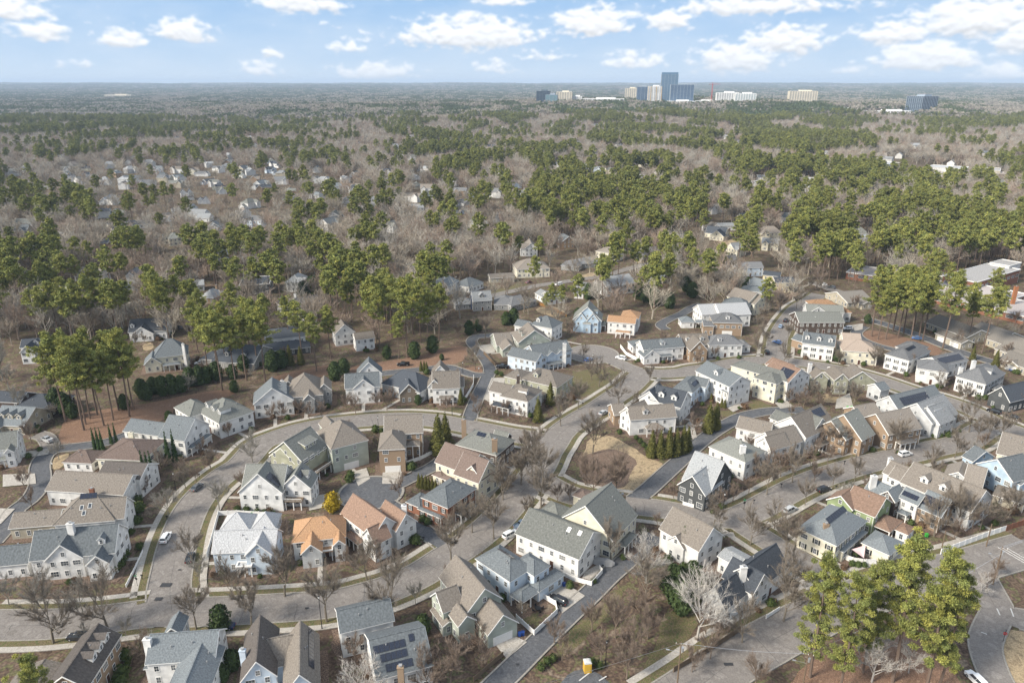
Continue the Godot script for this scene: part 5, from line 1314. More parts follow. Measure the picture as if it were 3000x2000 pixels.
	M.green_bin = mat(lin(.05, .32, .05), 0.45)
	M.pink = mat(lin(.62, .46, .45), 0.8)
	for k in PAINT:
		var q: Array = PAINT[k]
		var m := mat(lin(q[0], q[1], q[2]), 0.35)
		m.clearcoat_enabled = true
		m.clearcoat = 0.8
		m.clearcoat_roughness = 0.08
		M["car_" + k] = m

# ------------------------------------------------------------------ terrain height
var hill_noise := FastNoiseLite.new()
func height(x: float, z: float) -> float:
	var d := -z
	if d < 800.0: return 0.0
	var a := smoothstep(800.0, 1700.0, d)
	var h := hill_noise.get_noise_2d(x, z) * 16.0 * a
	h += 34.0 * exp(-(pow((x - 620.0) / 1100.0, 2) + pow((d - 3050.0) / 900.0, 2))) * a
	h += 100.0 * smoothstep(4500.0, 19000.0, d) + hill_noise.get_noise_2d(x * 0.23 + 900.0, z * 0.23) * 34.0 * smoothstep(5000.0, 12000.0, d)
	return h

# ------------------------------------------------------------------ houses
func frame_mesh(w: float, h: float) -> ArrayMesh:
	var key := "win%.2f_%.2f" % [w, h]
	if not mesh_cache.has(key):
		var b := MB.new()
		var t := 0.08
		b.box(Vector3(-w / 2 - t, -h / 2 - t, 0), Vector3(-w / 2, h / 2 + t, .07))
		b.box(Vector3(w / 2, -h / 2 - t, 0), Vector3(w / 2 + t, h / 2 + t, .07))
		b.box(Vector3(-w / 2, h / 2, 0), Vector3(w / 2, h / 2 + t, .071))
		b.box(Vector3(-w / 2, -h / 2 - t, 0), Vector3(w / 2, -h / 2, .09))
		b.box(Vector3(-w / 2, -.02, 0), Vector3(w / 2, .02, .045))
		var k := int(round(w / 0.5))
		for i in range(1, k):
			b.box(Vector3(-w / 2 + w * i / k - .013, -h / 2, 0), Vector3(-w / 2 + w * i / k + .013, h / 2, .04))
		mesh_cache[key] = b.done()
	return mesh_cache[key]

func box_mesh(s: Vector3) -> ArrayMesh:
	var key := "box" + str(s)
	if not mesh_cache.has(key):
		var b := MB.new()
		b.box(-s / 2, s / 2)
		mesh_cache[key] = b.done()
	return mesh_cache[key]

func add_window(root: Node3D, at: Transform3D, w: float, h: float, shutters: bool, plain := false) -> void:
	var f := part("window", frame_mesh(w, h), M.trim, root, at)
	part("pane", box_mesh(Vector3(w, h, .03)), M["glass%d" % (rng.randi() % 4)], f, Transform3D(Basis.IDENTITY, Vector3(0, 0, .015)))
	if shutters:
		for sgn in [-1, 1]:
			part("shutter", box_mesh(Vector3(.42, h + .1, .05)), M.shutter, root, at * Transform3D(Basis.IDENTITY, Vector3(sgn * (w / 2 + .36), 0, .03)))

func wall_mesh(v: Array) -> ArrayMesh:
	var b := MB.new()
	var L: float = v[4]; var W: float = v[5]; var e: float = v[6]; var rise: float = v[7]
	var x := L / 2 - .3
	var z := W / 2 - .35
	if v[0] == "g":
		var sl := rise / (W / 2)
		var y := e + .35 * sl - .24
		var yr := e + rise - .24
		b.quad(Vector3(-x, -.5, z), Vector3(x, -.5, z), Vector3(x, y, z), Vector3(-x, y, z))
		b.quad(Vector3(x, -.5, -z), Vector3(-x, -.5, -z), Vector3(-x, y, -z), Vector3(x, y, -z))
		for s in [1, -1]:
			var p := [Vector3(s * x, -.5, s * z), Vector3(s * x, -.5, -s * z), Vector3(s * x, y, -s * z), Vector3(s * x, yr, 0), Vector3(s * x, y, s * z)]
			b.quad(p[0], p[1], p[2], p[4]); b.tri(p[4], p[2], p[3])
	else:
		b.box(Vector3(-x, -.5, -z), Vector3(x, e - .1, z))
	return b.done()

func roof_mesh(v: Array) -> ArrayMesh:
	var L: float = v[4]; var W: float = v[5]; var e: float = v[6]; var rise: float = v[7]
	var x := L / 2; var z := W / 2
	var t := MB.new(); var s := MB.new()
	var k := Vector3(0, -.2, 0)
	if v[0] == "g":
		var a := [Vector3(-x, e, z), Vector3(x, e, z), Vector3(x, e + rise, 0), Vector3(-x, e + rise, 0), Vector3(x, e, -z), Vector3(-x, e, -z)]
		t.quad(a[0], a[1], a[2], a[3]); t.quad(a[3], a[2], a[4], a[5])
		s.quad(a[3] + k, a[2] + k, a[1] + k, a[0] + k); s.quad(a[5] + k, a[4] + k, a[2] + k, a[3] + k)
		s.quad(a[0] + k, a[1] + k, a[1], a[0]); s.quad(a[4] + k, a[5] + k, a[5], a[4])
		s.quad(a[1] + k, a[2] + k, a[2], a[1]); s.quad(a[2] + k, a[4] + k, a[4], a[2])
		s.quad(a[3] + k, a[0] + k, a[0], a[3]); s.quad(a[5] + k, a[3] + k, a[3], a[5])
		# white rake boards on the gable ends
		for q in [1, -1]:
			for r in [1, -1]:
				var lo := Vector3(q * x, e - .06, r * z); var hi := Vector3(q * x, e + rise - .06, 0)
				var o := Vector3(q * .06, 0, 0); var d := Vector3(0, -.26, 0)
				if q * r > 0: s.quad(lo + d + o, hi + d + o, hi + o, lo + o)
				else: s.quad(hi + d + o, lo + d + o, lo + o, hi + o)
				if q * r > 0: s.quad(lo, lo + o, hi + o, hi)
				else: s.quad(lo + o, lo, hi, hi + o)
		t.box(Vector3(-x, e + rise - .03, -.14), Vector3(x, e + rise + .05, .14))
	elif v[0] == "h":
		var r := maxf((L - W) / 2, .02)
		var c := [Vector3(-x, e, z), Vector3(x, e, z), Vector3(x, e, -z), Vector3(-x, e, -z)]
		var p := Vector3(-r, e + rise, 0); var q := Vector3(r, e + rise, 0)
		t.quad(c[0], c[1], q, p); t.quad(c[2], c[3], p, q); t.tri(c[1], c[2], q); t.tri(c[3], c[0], p)
		for i in 4:
			var j := (i + 1) % 4
			s.quad(c[i] + k, c[j] + k, c[j], c[i])
		s.quad(c[3] + k, c[2] + k, c[1] + k, c[0] + k)
		for ed in [[c[0], p], [c[1], q], [c[2], q], [c[3], p], [p, q]]:
			t.tube(ed[0] + Vector3(0, .0, 0), ed[1], .11, .11, 4)
	else:
		t.box(Vector3(-x, e - .1, -z), Vector3(x, e + .16, z))
		if not (v.size() > 10 and v[10] & 4):
			for q in [[-x, -z, x, -z + .3], [-x, z - .3, x, z], [-x, -z + .3, -x + .3, z - .3], [x - .3, -z + .3, x, z - .3]]:
				s.box(Vector3(q[0], e + .16, q[1]), Vector3(q[2], e + .5, q[3]))
	var m := t.done()
	return s.done(m)

func in_other(h: Array, me: int, p: Vector3) -> bool:
	for j in h.size():
		if j == me or (h[j].size() > 10 and h[j][10] & 1): continue
		var v: Array = h[j]
		var q := Vector2(p.x - v[1], -p.z - v[2]).rotated(-deg_to_rad(v[3]))
		if absf(q.x) < v[4] / 2 - .1 and absf(q.y) < v[5] / 2 - .1 and p.y < v[6] + v[7] * (1.0 - absf(q.y) / (v[5] / 2)) * (1.0 if v[0] == "g" else .6): return true
	return false

func roof_point(v: Array, side: int, u: float, f: float) -> Transform3D:
	# a frame lying on the roof plane: x along the ridge, y up the slope, z out of the roof
	var W: float = v[5]
	var z := side * W / 2 * (1.0 - f)
	var y: float = v[6] + v[7] * f
	var n := Vector3(0, W / 2, side * float(v[7])).normalized()
	var up := Vector3(0, float(v[7]), -side * W / 2).normalized()
	return Transform3D(Basis(up.cross(n), up, n), Vector3((u - .5) * float(v[4]), y, z))

func near_side(v: Array, cam: Vector3) -> int:
	# local +z in the world, against the way to the camera
	var a := deg_to_rad(v[3])
	var zdir := Vector3(sin(a), 0, cos(a))
	return 1 if zdir.dot(cam - Vector3(v[1], 0, -v[2])) > 0 else -1

func build_house(h: Array) -> void:
	# [label, wall, roof, volumes, chimneys, extras, category]
	var vols: Array = h[3]
	var ex: Dictionary = h[5]
	var v0: Array = vols[0]
	var base := Vector3(v0[1], 0, -v0[2])
	base.y = height(base.x, base.z)
	var cat: String = h[6]
	var root := thing(cat.replace(" ", "_"), h[0], cat, base, 0.0, h[7])
	var rr := RandomNumberGenerator.new()
	rr.seed = hash(h[0])
	var cam := Vector3(0, CAM_HEIGHT, 0)
	var dist := base.length()
	for i in vols.size():
		var v: Array = vols[i]
		var flags: int = v[10]
		var wc: String = v[8] if v[8] != "" else h[1]
		var rc: String = v[9] if v[9] != "" else h[2]
		var tf := Transform3D(Basis(Vector3.UP, deg_to_rad(v[3])), Vector3(v[1], 0, -v[2]) - Vector3(base.x, 0, base.z))
		var L: float = v[4]; var W: float = v[5]; var e: float = v[6]
		part("deck" if flags & 4 else "roof", roof_mesh(v), [M["wood"] if flags & 4 else M["r" + rc + ["a", "", "b"][(hash(h[0]) + i * 0) % 3]], M.trim], root, tf)
		if flags & 1:
			var nx := maxi(1, int(round(L / 2.6)))
			for q in nx + 1:
				for s in [-1, 1]:
					part("post", box_mesh(Vector3(.24, e, .24)), M.trim, root, tf * Transform3D(Basis.IDENTITY, Vector3(-L / 2 + .3 + (L - .6) * q / nx, e / 2 - .2, s * (W / 2 - .3))))
			if flags & 4:
				part("railing", railing_mesh(L, W), M.trim, root, tf * Transform3D(Basis.IDENTITY, Vector3(0, e + .1, 0)))
			continue
		part("wall", wall_mesh(v), M["w" + wc], root, tf)
		if flags & 2: continue
		# windows on the faces turned to the camera
		for f in 4:
			var ang := f * PI / 2
			var nl := Vector3(sin(ang), 0, cos(ang))
			var dep := (W / 2 - .35) if f % 2 == 0 else (L / 2 - .3)
			var span := (L - .6) if f % 2 == 0 else (W - .7)
			var nw := tf.basis * nl
			var fc := base + tf.origin + nw * dep
			if nw.dot(Vector3(-fc.x, 0, -fc.z).normalized()) < -.12 or dist > 700.0: continue
			var ft := tf * Transform3D(Basis(Vector3.UP, ang), nl * dep)
			var rows: Array = [1.65, 4.55, 7.3] if e > 7.4 else ([1.65, 4.5] if e > 5.0 else [1.7])
			if ex.has("sw"):
				var nn := int(span / 5.0)
				for c in nn:
					add_window(root, ft * Transform3D(Basis.IDENTITY, Vector3((c + .5) * span / nn - span / 2, e * .62, 0)), 3.4, 1.5, false)
				continue
			var door_done := false
			var gar := 0
			for g in ex.get("gd", []):
				if int(g[0]) == i and absf(wrapf(deg_to_rad(g[1]) - atan2(-nw.z, nw.x), -PI, PI)) < .5: gar = g[2]
			for ri in rows.size():
				var y: float = rows[ri]
				var n := maxi(1, int(span / (2.7 if span > 7 else 2.3)))
				if span < 1.7: continue
				if ri == 0 and gar > 0:
					for c in gar:
						var gw := minf(4.6, span / gar - .7)
						var go := part("garage_door", garage_mesh(gw), M.garage, root, ft * Transform3D(Basis.IDENTITY, Vector3((c + .5) * span / gar - span / 2, 1.15, .02)))
					continue
				for c in n:
					var xx := (c + .5) * span / n - span / 2
					var p := base + ft * Vector3(xx, y, .35)
					if in_other(vols, i, Vector3(p.x, y, p.z)): continue
					if rr.randf() < .1: continue
					if ri == 0 and not door_done and i == 0 and c == n / 2 and f % 2 == 0:
						door_done = true
						part("door", box_mesh(Vector3(1.0, 2.15, .08)), M.door, root, ft * Transform3D(Basis.IDENTITY, Vector3(xx, 1.1, .03)))
						part("door_frame", frame_mesh(1.0, 2.2), M.trim, root, ft * Transform3D(Basis.IDENTITY, Vector3(xx, 1.12, 0)))
						continue
					var wide := rr.randf() < .22 and span / n > 2.6
					var hh := 1.55 if ri == 0 else 1.4
					add_window(root, ft * Transform3D(Basis.IDENTITY, Vector3(xx, y, 0)), 1.7 if wide else .85, hh - .1, ex.has("sh") and not wide)
			if v[0] == "g" and f % 2 == 1 and v[7] > 2.2:
				var p := base + ft * Vector3(0, e + v[7] * .32, .35)
				if not in_other(vols, i, Vector3(p.x, e + v[7] * .32, p.z)):
					add_window(root, ft * Transform3D(Basis.IDENTITY, Vector3(0, e + v[7] * .3, 0)), .8, 1.15, false)
		# a downpipe at one corner and small roof vents
		part("downpipe", box_mesh(Vector3(.1, e, .1)), M.trim, root, tf * Transform3D(Basis.IDENTITY, Vector3(L / 2 - .45, e / 2 - .2, (W / 2 - .28) * near_side(v, cam))))
		if v[0] != "f" and L * W > 70 and dist < 330:
			for q in 2:
				var s := near_side(v, cam) if rr.randf() < .7 else -near_side(v, cam)
				part("roof_vent", vent_mesh(), M.flue, root, tf * Transform3D(Basis.IDENTITY, roof_point(v, s, rr.randf_range(.25, .75), rr.randf_range(.45, .8)).origin))
	if dist < 350 and not ex.has("sw"):
		var bed := MB.new()
		for i in vols.size():
			var v: Array = vols[i]
			var tf := Transform3D(Basis(Vector3.UP, deg_to_rad(v[3])), Vector3(v[1], .10 + .004 * i, -v[2]))
			var x: float = v[4] / 2 + 1.3; var z: float = v[5] / 2 + 1.5
			var q := PackedVector3Array()
			for k in 16:
				var a := TAU * k / 16
				q.append(tf * Vector3(clampf(cos(a) * 1.35, -1, 1) * x * rr.randf_range(.92, 1.08), 0, -clampf(sin(a) * 1.35, -1, 1) * z * rr.randf_range(.92, 1.1)))
			for k in 16: bed.tri(tf.origin, q[k], q[(k + 1) % 16])
		structure("planting_bed", bed.done(), M.mulch)
	for c in h[4]:
		chimney(root, c, base)
	for d in ex.get("dm", []):
		var v: Array = vols[d[0]]
		var s: int = d[1]
		var tf := Transform3D(Basis(Vector3.UP, deg_to_rad(v[3])), Vector3(v[1], 0, -v[2]) - Vector3(base.x, 0, base.z))
		for u in d[2]:
			var dw: float = d[3]
			var W: float = v[5]
			var fz := W / 2 * .66
			var y0: float = v[6] + v[7] * .34
			var hh := minf(1.5, v[7] * .42)
			var dt := tf * Transform3D(Basis(Vector3.UP, 0.0 if s > 0 else PI), Vector3((u - .5) * float(v[4]), y0, s * fz))
			var o := part("dormer", dormer_mesh(dw, hh, fz), [M["w" + ("W" if h[1] in ["BT", "BR", "LG", "C"] else String(h[1]))], M["r" + String(h[2])], M.trim], root, dt)
			var nwin := 1 if dw < 2.6 else int(dw / 1.4)
			for q in nwin:
				var xx := (q + .5) * dw / nwin - dw / 2
				part("window", frame_mesh(.7, hh * .72), M.trim, o, Transform3D(Basis.IDENTITY, Vector3(xx, hh * .46, .01)))
				part("pane", box_mesh(Vector3(.7, hh * .72, .03)), M.glass, o, Transform3D(Basis.IDENTITY, Vector3(xx, hh * .46, .025)))
	for d in ex.get("sol", []):
		var v: Array = vols[d[0]]
		var tf := Transform3D(Basis(Vector3.UP, deg_to_rad(v[3])), Vector3(v[1], 0, -v[2]) - Vector3(base.x, 0, base.z))
		var sl := Vector2(float(v[5]) / 2, v[7]).length()
		var nu := maxi(1, int((d[3] - d[2]) * float(v[4]) / 1.06))
		var nv := maxi(1, int((d[5] - d[4]) * sl / 1.55))
		for a in nu:
			for b in nv:
				var t := roof_point(v, d[1], d[2] + (a + .5) * 1.06 / float(v[4]), d[4] + (b + .5) * 1.55 / sl)
				part("solar_panel", solar_mesh(), [M.solar, M.solar_frame], root, tf * t * Transform3D(Basis.IDENTITY, Vector3(0, 0, .1)))
	for d in ex.get("sk", []):
		var v: Array = vols[d[0]]
		var tf := Transform3D(Basis(Vector3.UP, deg_to_rad(v[3])), Vector3(v[1], 0, -v[2]) - Vector3(base.x, 0, base.z))
		for q in d[2]:
			var t := tf * roof_point(v, d[1], q[0], q[1])
			var o := part("skylight", frame_mesh(.8, 1.2), M.trim, root, t * Transform3D(Basis.IDENTITY, Vector3(0, 0, .05)))
			part("pane", box_mesh(Vector3(.8, 1.2, .04)), M.lamp_white if h[2] == "v" else M.glass, o, Transform3D(Basis.IDENTITY, Vector3(0, 0, .03)))

func garage_mesh(w: float) -> ArrayMesh:
	var key := "gar%.1f" % w
	if not mesh_cache.has(key):
		var b := MB.new()
		for r in 4:
			for c in 4:
				b.box(Vector3(-w / 2 + w * c / 4 + .03, -1.1 + r * .55 + .03, 0), Vector3(-w / 2 + w * (c + 1) / 4 - .03, -1.1 + (r + 1) * .55 - .03, .06))
		b.box(Vector3(-w / 2 - .12, -1.1, -.02), Vector3(w / 2 + .12, 1.22, .03))
		mesh_cache[key] = b.done()
	return mesh_cache[key]

func solar_mesh() -> ArrayMesh:
	if not mesh_cache.has("solar"):
		var a := MB.new(); var b := MB.new()
		a.box(Vector3(-.48, -.72, 0), Vector3(.48, .72, .045))
		for q in [[-.51, -.75, -.48, .75], [.48, -.75, .51, .75], [-.48, -.75, .48, -.72], [-.48, .72, .48, .75]]:
			b.box(Vector3(q[0], q[1], -.04), Vector3(q[2], q[3], .05))
		mesh_cache["solar"] = b.done(a.done())
	return mesh_cache["solar"]

func vent_mesh() -> ArrayMesh:
	if not mesh_cache.has("vent"):
		var a := MB.new()
		a.tube(Vector3(0, -.2, 0), Vector3(0, .45, 0), .09, .09, 6, true)
		a.tube(Vector3(0, .45, 0), Vector3(0, .55, 0), .16, .1, 6, true)
		mesh_cache["vent"] = a.done()
	return mesh_cache["vent"]

func railing_mesh(L: float, W: float) -> ArrayMesh:
	var b := MB.new()
	for s in [-1, 1]:
		b.box(Vector3(-L / 2, .85, s * W / 2 - .04), Vector3(L / 2, .95, s * W / 2 + .04))
		var n := int(L / .35)
		for i in n + 1:
			b.box(Vector3(-L / 2 + L * i / n - .025, 0, s * W / 2 - .025), Vector3(-L / 2 + L * i / n + .025, .85, s * W / 2 + .025))
	return b.done()

func dormer_mesh(w: float, h: float, back: float) -> ArrayMesh:
	var a := MB.new(); var r := MB.new(); var t := MB.new()
	var x := w / 2
	var dz := -back * .9
	a.quad(Vector3(-x, -.6, 0), Vector3(x, -.6, 0), Vector3(x, h, 0), Vector3(-x, h, 0))
	a.quad(Vector3(x, -.6, 0), Vector3(x, -.6, dz), Vector3(x, h, dz), Vector3(x, h, 0))
	a.quad(Vector3(-x, -.6, dz), Vector3(-x, -.6, 0), Vector3(-x, h, 0), Vector3(-x, h, dz))
	var xo := x + .22
	if w > 3.0:
		var f := [Vector3(-xo, h, .3), Vector3(xo, h, .3), Vector3(xo, h + 1.0, dz), Vector3(-xo, h + 1.0, dz)]
		r.quad(f[0], f[1], f[2], f[3])
		var k := Vector3(0, -.18, 0)
		t.quad(f[0] + k, f[1] + k, f[1], f[0]); t.quad(f[1] + k, f[2] + k, f[2], f[1]); t.quad(f[3] + k, f[0] + k, f[0], f[3]); t.quad(f[3] + k, f[2] + k, f[1] + k, f[0] + k)
	else:
		var p := w * .42
		a.tri(Vector3(-x, h, 0), Vector3(x, h, 0), Vector3(0, h + p, 0))
		var f := [Vector3(-xo, h - .15, .25), Vector3(0, h + p, .25), Vector3(xo, h - .15, .25), Vector3(-xo, h - .15, dz), Vector3(0, h + p, dz), Vector3(xo, h - .15, dz)]
		r.quad(f[0], f[1], f[4], f[3]); r.quad(f[1], f[2], f[5], f[4])
		var k := Vector3(0, -.16, 0)
		t.quad(f[0] + k, f[1] + k, f[1], f[0]); t.quad(f[1] + k, f[2] + k, f[2], f[1])
	return t.done(r.done(a.done()))

func chimney(root: Node3D, c: Array, base: Vector3) -> void:
	# [x, D, top, colour, width]
	var b := MB.new()
	var s: float = c[4] / 2
	b.box(Vector3(-s, 0, -s * .6), Vector3(s, c[2] - .35, s * .6))
	b.box(Vector3(-s - .08, c[2] - .35, -s * .6 - .08), Vector3(s + .08, c[2] - .18, s * .6 + .08))
	var o := part("chimney", b.done(), M["w" + String(c[3])], root, Transform3D(Basis.IDENTITY, Vector3(c[0], 0, -c[1]) - Vector3(base.x, 0, base.z)))
	var k := MB.new()
	k.tube(Vector3(0, c[2] - .18, 0), Vector3(0, c[2] + .2, 0), .22, .2, 8, true)
	k.box(Vector3(-.34, c[2] + .2, -.34), Vector3(.34, c[2] + .26, .34))
	part("chimney_cap", k.done(), M.flue, o)

# ------------------------------------------------------------------ trees
func bare_mesh(sd: int, H: float, spread: float, twigs: int, tint: Color, vase: float) -> ArrayMesh:
	var r := RandomNumberGenerator.new()
	r.seed = sd
	var wood := MB.new(); var tw := MB.new()
	wood.col = tint * .8
	var top := Vector3(r.randf_range(-.3, .3), H * r.randf_range(.2, .28), r.randf_range(-.3, .3))
	var rad := H * .015
	wood.tube(Vector3(0, -.3, 0), top, rad * 1.15, rad * .85, 6)
	var tips := []
	var nl := r.randi_range(6, 8)
	for i in nl:
		var a := TAU * (i + r.randf_range(-.25, .25)) / nl
		var up := r.randf_range(.62, 1.4) * vase
		if i < 2: up = 3.5
		var d := Vector3(cos(a), up, sin(a)).normalized()
		_limb(wood, tips, r, top + Vector3.UP * r.randf_range(-.08, .16) * H, d, (H - top.y) * r.randf_range(.40, .52) * (1.0 if i > 1 else 1.12), rad * .46, 0, spread)
	# twigs: thin slivers along the outer branches
	var per := maxi(1, twigs / maxi(1, tips.size()))
	for t in tips:
		var p: Vector3 = t[0]; var e: Vector3 = t[1]
		var d := (e - p).normalized()
		for k in per:
			var st := p.lerp(e, r.randf())
			var dd := (d * .8 + Vector3(r.randfn(0, .42), r.randfn(.16, .34), r.randfn(0, .42))).normalized()
			var ln := r.randf_range(.35, 1.0) * H * .095
			var side := dd.cross(Vector3(r.randf() - .5, r.randf() - .5, r.randf() - .5)).normalized() * H * .0014
			tw.col = tint * r.randf_range(.8, 1.2)
			tw.tri(st - side, st + side, st + dd * ln)
	wood.v.append_array(tw.v); wood.n.append_array(tw.n); wood.c.append_array(tw.c)
	return wood.done(null, true)

func _limb(b: MB, tips: Array, r: RandomNumberGenerator, p: Vector3, d: Vector3, ln: float, rad: float, lv: int, spread: float) -> void:
	var mid := p + (d + Vector3(r.randfn(0, .1), r.randfn(.05, .1), r.randfn(0, .1))).normalized() * ln * .5
	var d2 := (d + Vector3(r.randfn(0, .14), .16, r.randfn(0, .14))).normalized()
	var q := mid + d2 * ln * .5
	b.tube(p, mid, rad, rad * .72, 4 if lv == 0 else 3)
	b.tube(mid, q, rad * .72, rad * .40, 4 if lv == 0 else 3)
	tips.append([mid, q])
	if lv >= 2:
		tips.append([p, mid])
		return
	var n := 6 if lv == 0 else 5
	for i in n:
		var f := (i + r.randf()) / n * .75 + .25
		var st := p.lerp(mid, f * 2) if f < .5 else mid.lerp(q, f * 2 - 1)
		var nd := (d2 + Vector3(r.randfn(0, .42) * spread, r.randfn(.12, .25), r.randfn(0, .42) * spread)).normalized()
		_limb(b, tips, r, st, nd, ln * r.randf_range(.42, .62), rad * .48, lv + 1, spread)

func tuft(b: MB, r: RandomNumberGenerator, c: Vector3, ra: Vector3, n: int, size: float, tint: Color, var_ := .25) -> void:
	for i in n:
		var d := Vector3(r.randfn(0, 1), r.randfn(0, 1), r.randfn(0, 1)).normalized() * pow(r.randf(), .4)
		var p := c + d * ra
		var u := Vector3(r.randf() - .5, r.randf() - .5, r.randf() - .5).normalized()
		var w := u.cross(Vector3(r.randf() - .5, r.randf() - .5, r.randf() - .5)).normalized()
		var s := size * r.randf_range(.6, 1.3)
		b.col = tint * r.randf_range(1.0 - var_, 1.0 + var_)
		b.tri(p - u * s * .5, p + u * s * .5, p + w * s * 2.1)

func pine_mesh(sd: int, H: float, limbs: int, per: int, size: float, bare: float, width: float) -> Array:
	var r := RandomNumberGenerator.new()
	r.seed = sd
	var trunk := MB.new(); var crown := MB.new()
	var lean := Vector3(r.randf_range(-.03, .03), 1, r.randf_range(-.03, .03)) * H
	var rad := H * .0115
	trunk.col = Color(.15, .11, .088)
	var prev := Vector3(0, -.3, 0)
	for i in 5:
		var f := (i + 1) / 5.0
		var q := lean * f + Vector3(sin(f * 5 + sd), 0, cos(f * 4 + sd)) * H * .006
		trunk.tube(prev, q, rad * (1.0 - .8 * (f - .2)), rad * (1.0 - .8 * f), 6)
		prev = q
	for i in limbs:
		var f := pow((i + .5) / limbs, .85)
		var hf := bare + (1.0 - bare) * f
		var p := lean * hf
		var a := i * 2.4 + r.randf_range(-.5, .5)
		var shape := sin(clampf(f * .86 + .14, 0, 1) * PI) * .75 + .28 * (1.0 - f)
		if per > 150: shape = (.66 + .3 * sin(f * PI)) * minf(1.0, (1.0 - f) * 3.5 + .35)
		var ln := H * width * shape * r.randf_range(.35, 1.3)
		if r.randf() < .06 or f > .96: ln *= .5
		var d := Vector3(cos(a), r.randf_range(.05, .45) + f * .3, sin(a)).normalized()
		var e := p + d * ln
		trunk.tube(p, e, rad * .22 * (1.2 - f), rad * .06, 3)
		var nc := 2 + int(ln / (H * .04))
		for k in nc:
			var t := lerpf(.45, 1.05, (k + r.randf() * .8) / nc)
			var c := p.lerp(e, t) + Vector3(r.randfn(0, .03), r.randfn(.015, .012), r.randfn(0, .03)) * H
			var lum := r.randf_range(.7, 1.15)
			var tn := Color(.23, .25, .066).lerp(Color(.35, .33, .078), r.randf()).lerp(Color(.15, .185, .068), r.randf() * .7) * lum
			var s := H * r.randf_range(.022, .038)
			tuft(crown, r, c, Vector3(s, s * .62, s), per, size, tn)
	# the leading tip
	tuft(crown, r, lean * .985, Vector3(H * .04, H * .03, H * .04), per * 2, size, Color(.095, .11, .028))
	return [trunk.done(null, true), crown.done(null, true)]

func cone_mesh(sd: int, H: float, R: float, n: int, size: float, tint: Color, round_ := 0.0) -> Array:
	var r := RandomNumberGenerator.new()
	r.seed = sd
	var b := MB.new(); var core := MB.new()
	for i in n:
		var f := 1.0 - sqrt(r.randf()) if round_ < .5 else r.randf()
		var a := r.randf() * TAU
		var prof := (1.0 - f) * 1.05 * minf(1.0, f * 9 + .55)
		if round_ > 0: prof = lerpf(prof, sqrt(maxf(0, 1.0 - pow(f * 2 - 1, 2))), round_)
		var lump := 1.0 + .16 * sin(a * 3 + f * 9 + sd) + .1 * sin(a * 5 - f * 13)
		var rr := R * prof * lump * r.randf_range(.8, 1.04)
		var p := Vector3(cos(a) * rr, f * H * .98 + .05, sin(a) * rr)
		var u := Vector3(r.randf() - .5, r.randf() * .9, r.randf() - .5).normalized()
		var w := u.cross(Vector3(cos(a), .2, sin(a)) + Vector3(r.randf() - .5, r.randf() - .5, r.randf() - .5) * .9).normalized()
		var s := size * r.randf_range(.6, 1.3)
		b.col = tint * r.randf_range(.7, 1.3)
		b.tri(p - w * s, p + w * s, p + u * s * 2.0)
	var seg := 7
	b.col = tint
	for k in 5:
		for i in seg:
			var q := []
			for o in [[0, 0], [1, 0], [1, 1], [0, 1]]:
				var f: float = (k + o[1]) / 5.0
				var prof: float = (1.0 - f) * minf(1.0, f * 9 + .55)
				if round_ > 0: prof = lerpf(prof, sqrt(maxf(0, 1.0 - pow(f * 2 - 1, 2))), round_)
				var a: float = TAU * (i + o[0]) / seg
				q.append(Vector3(cos(a) * R * prof * .78, f * H * .93, -sin(a) * R * prof * .78))
			b.quad(q[0], q[1], q[2], q[3])
	core.col = Color(.12, .09, .07)
	core.tube(Vector3(0, -.2, 0), Vector3(0, H * .3, 0), R * .12 + .04, R * .1 + .02, 5)
	return [core.done(null, true), b.done(null, true)]

func dome_mesh(sd: int, n: int, tint: Color, size: float) -> ArrayMesh:
	# a wood of many small crowns, 30 m across, for the distance
	var r := RandomNumberGenerator.new()
	r.seed = sd
	var b := MB.new()
	for i in n:
		var a := r.randf() * TAU
		var q := Vector3(cos(a), 0, sin(a)) * 17.0 * sqrt(r.randf())
		var hh := r.randf_range(15, 25)
		var cr := r.randf_range(3.0, 5.0)
		var tn := tint * r.randf_range(.75, 1.3)
		for k in 22:
			var d := Vector3(r.randfn(0, 1), absf(r.randfn(0, 1)), r.randfn(0, 1)).normalized() * pow(r.randf(), .3)
			var p := q + Vector3(0, hh - cr * 1.2, 0) + d * Vector3(cr, cr * 1.2, cr)
			var u := Vector3(r.randf() - .5, r.randf() * size * 1.2, r.randf() - .5).normalized()
			var w := u.cross(Vector3(r.randf() - .5, r.randf() - .5, r.randf() - .5)).normalized()
			b.col = tn * r.randf_range(.8, 1.2)
			b.tri(p - w * size * .5, p + w * size * .5, p + u * size * 1.6)
	return b.done(null, true)

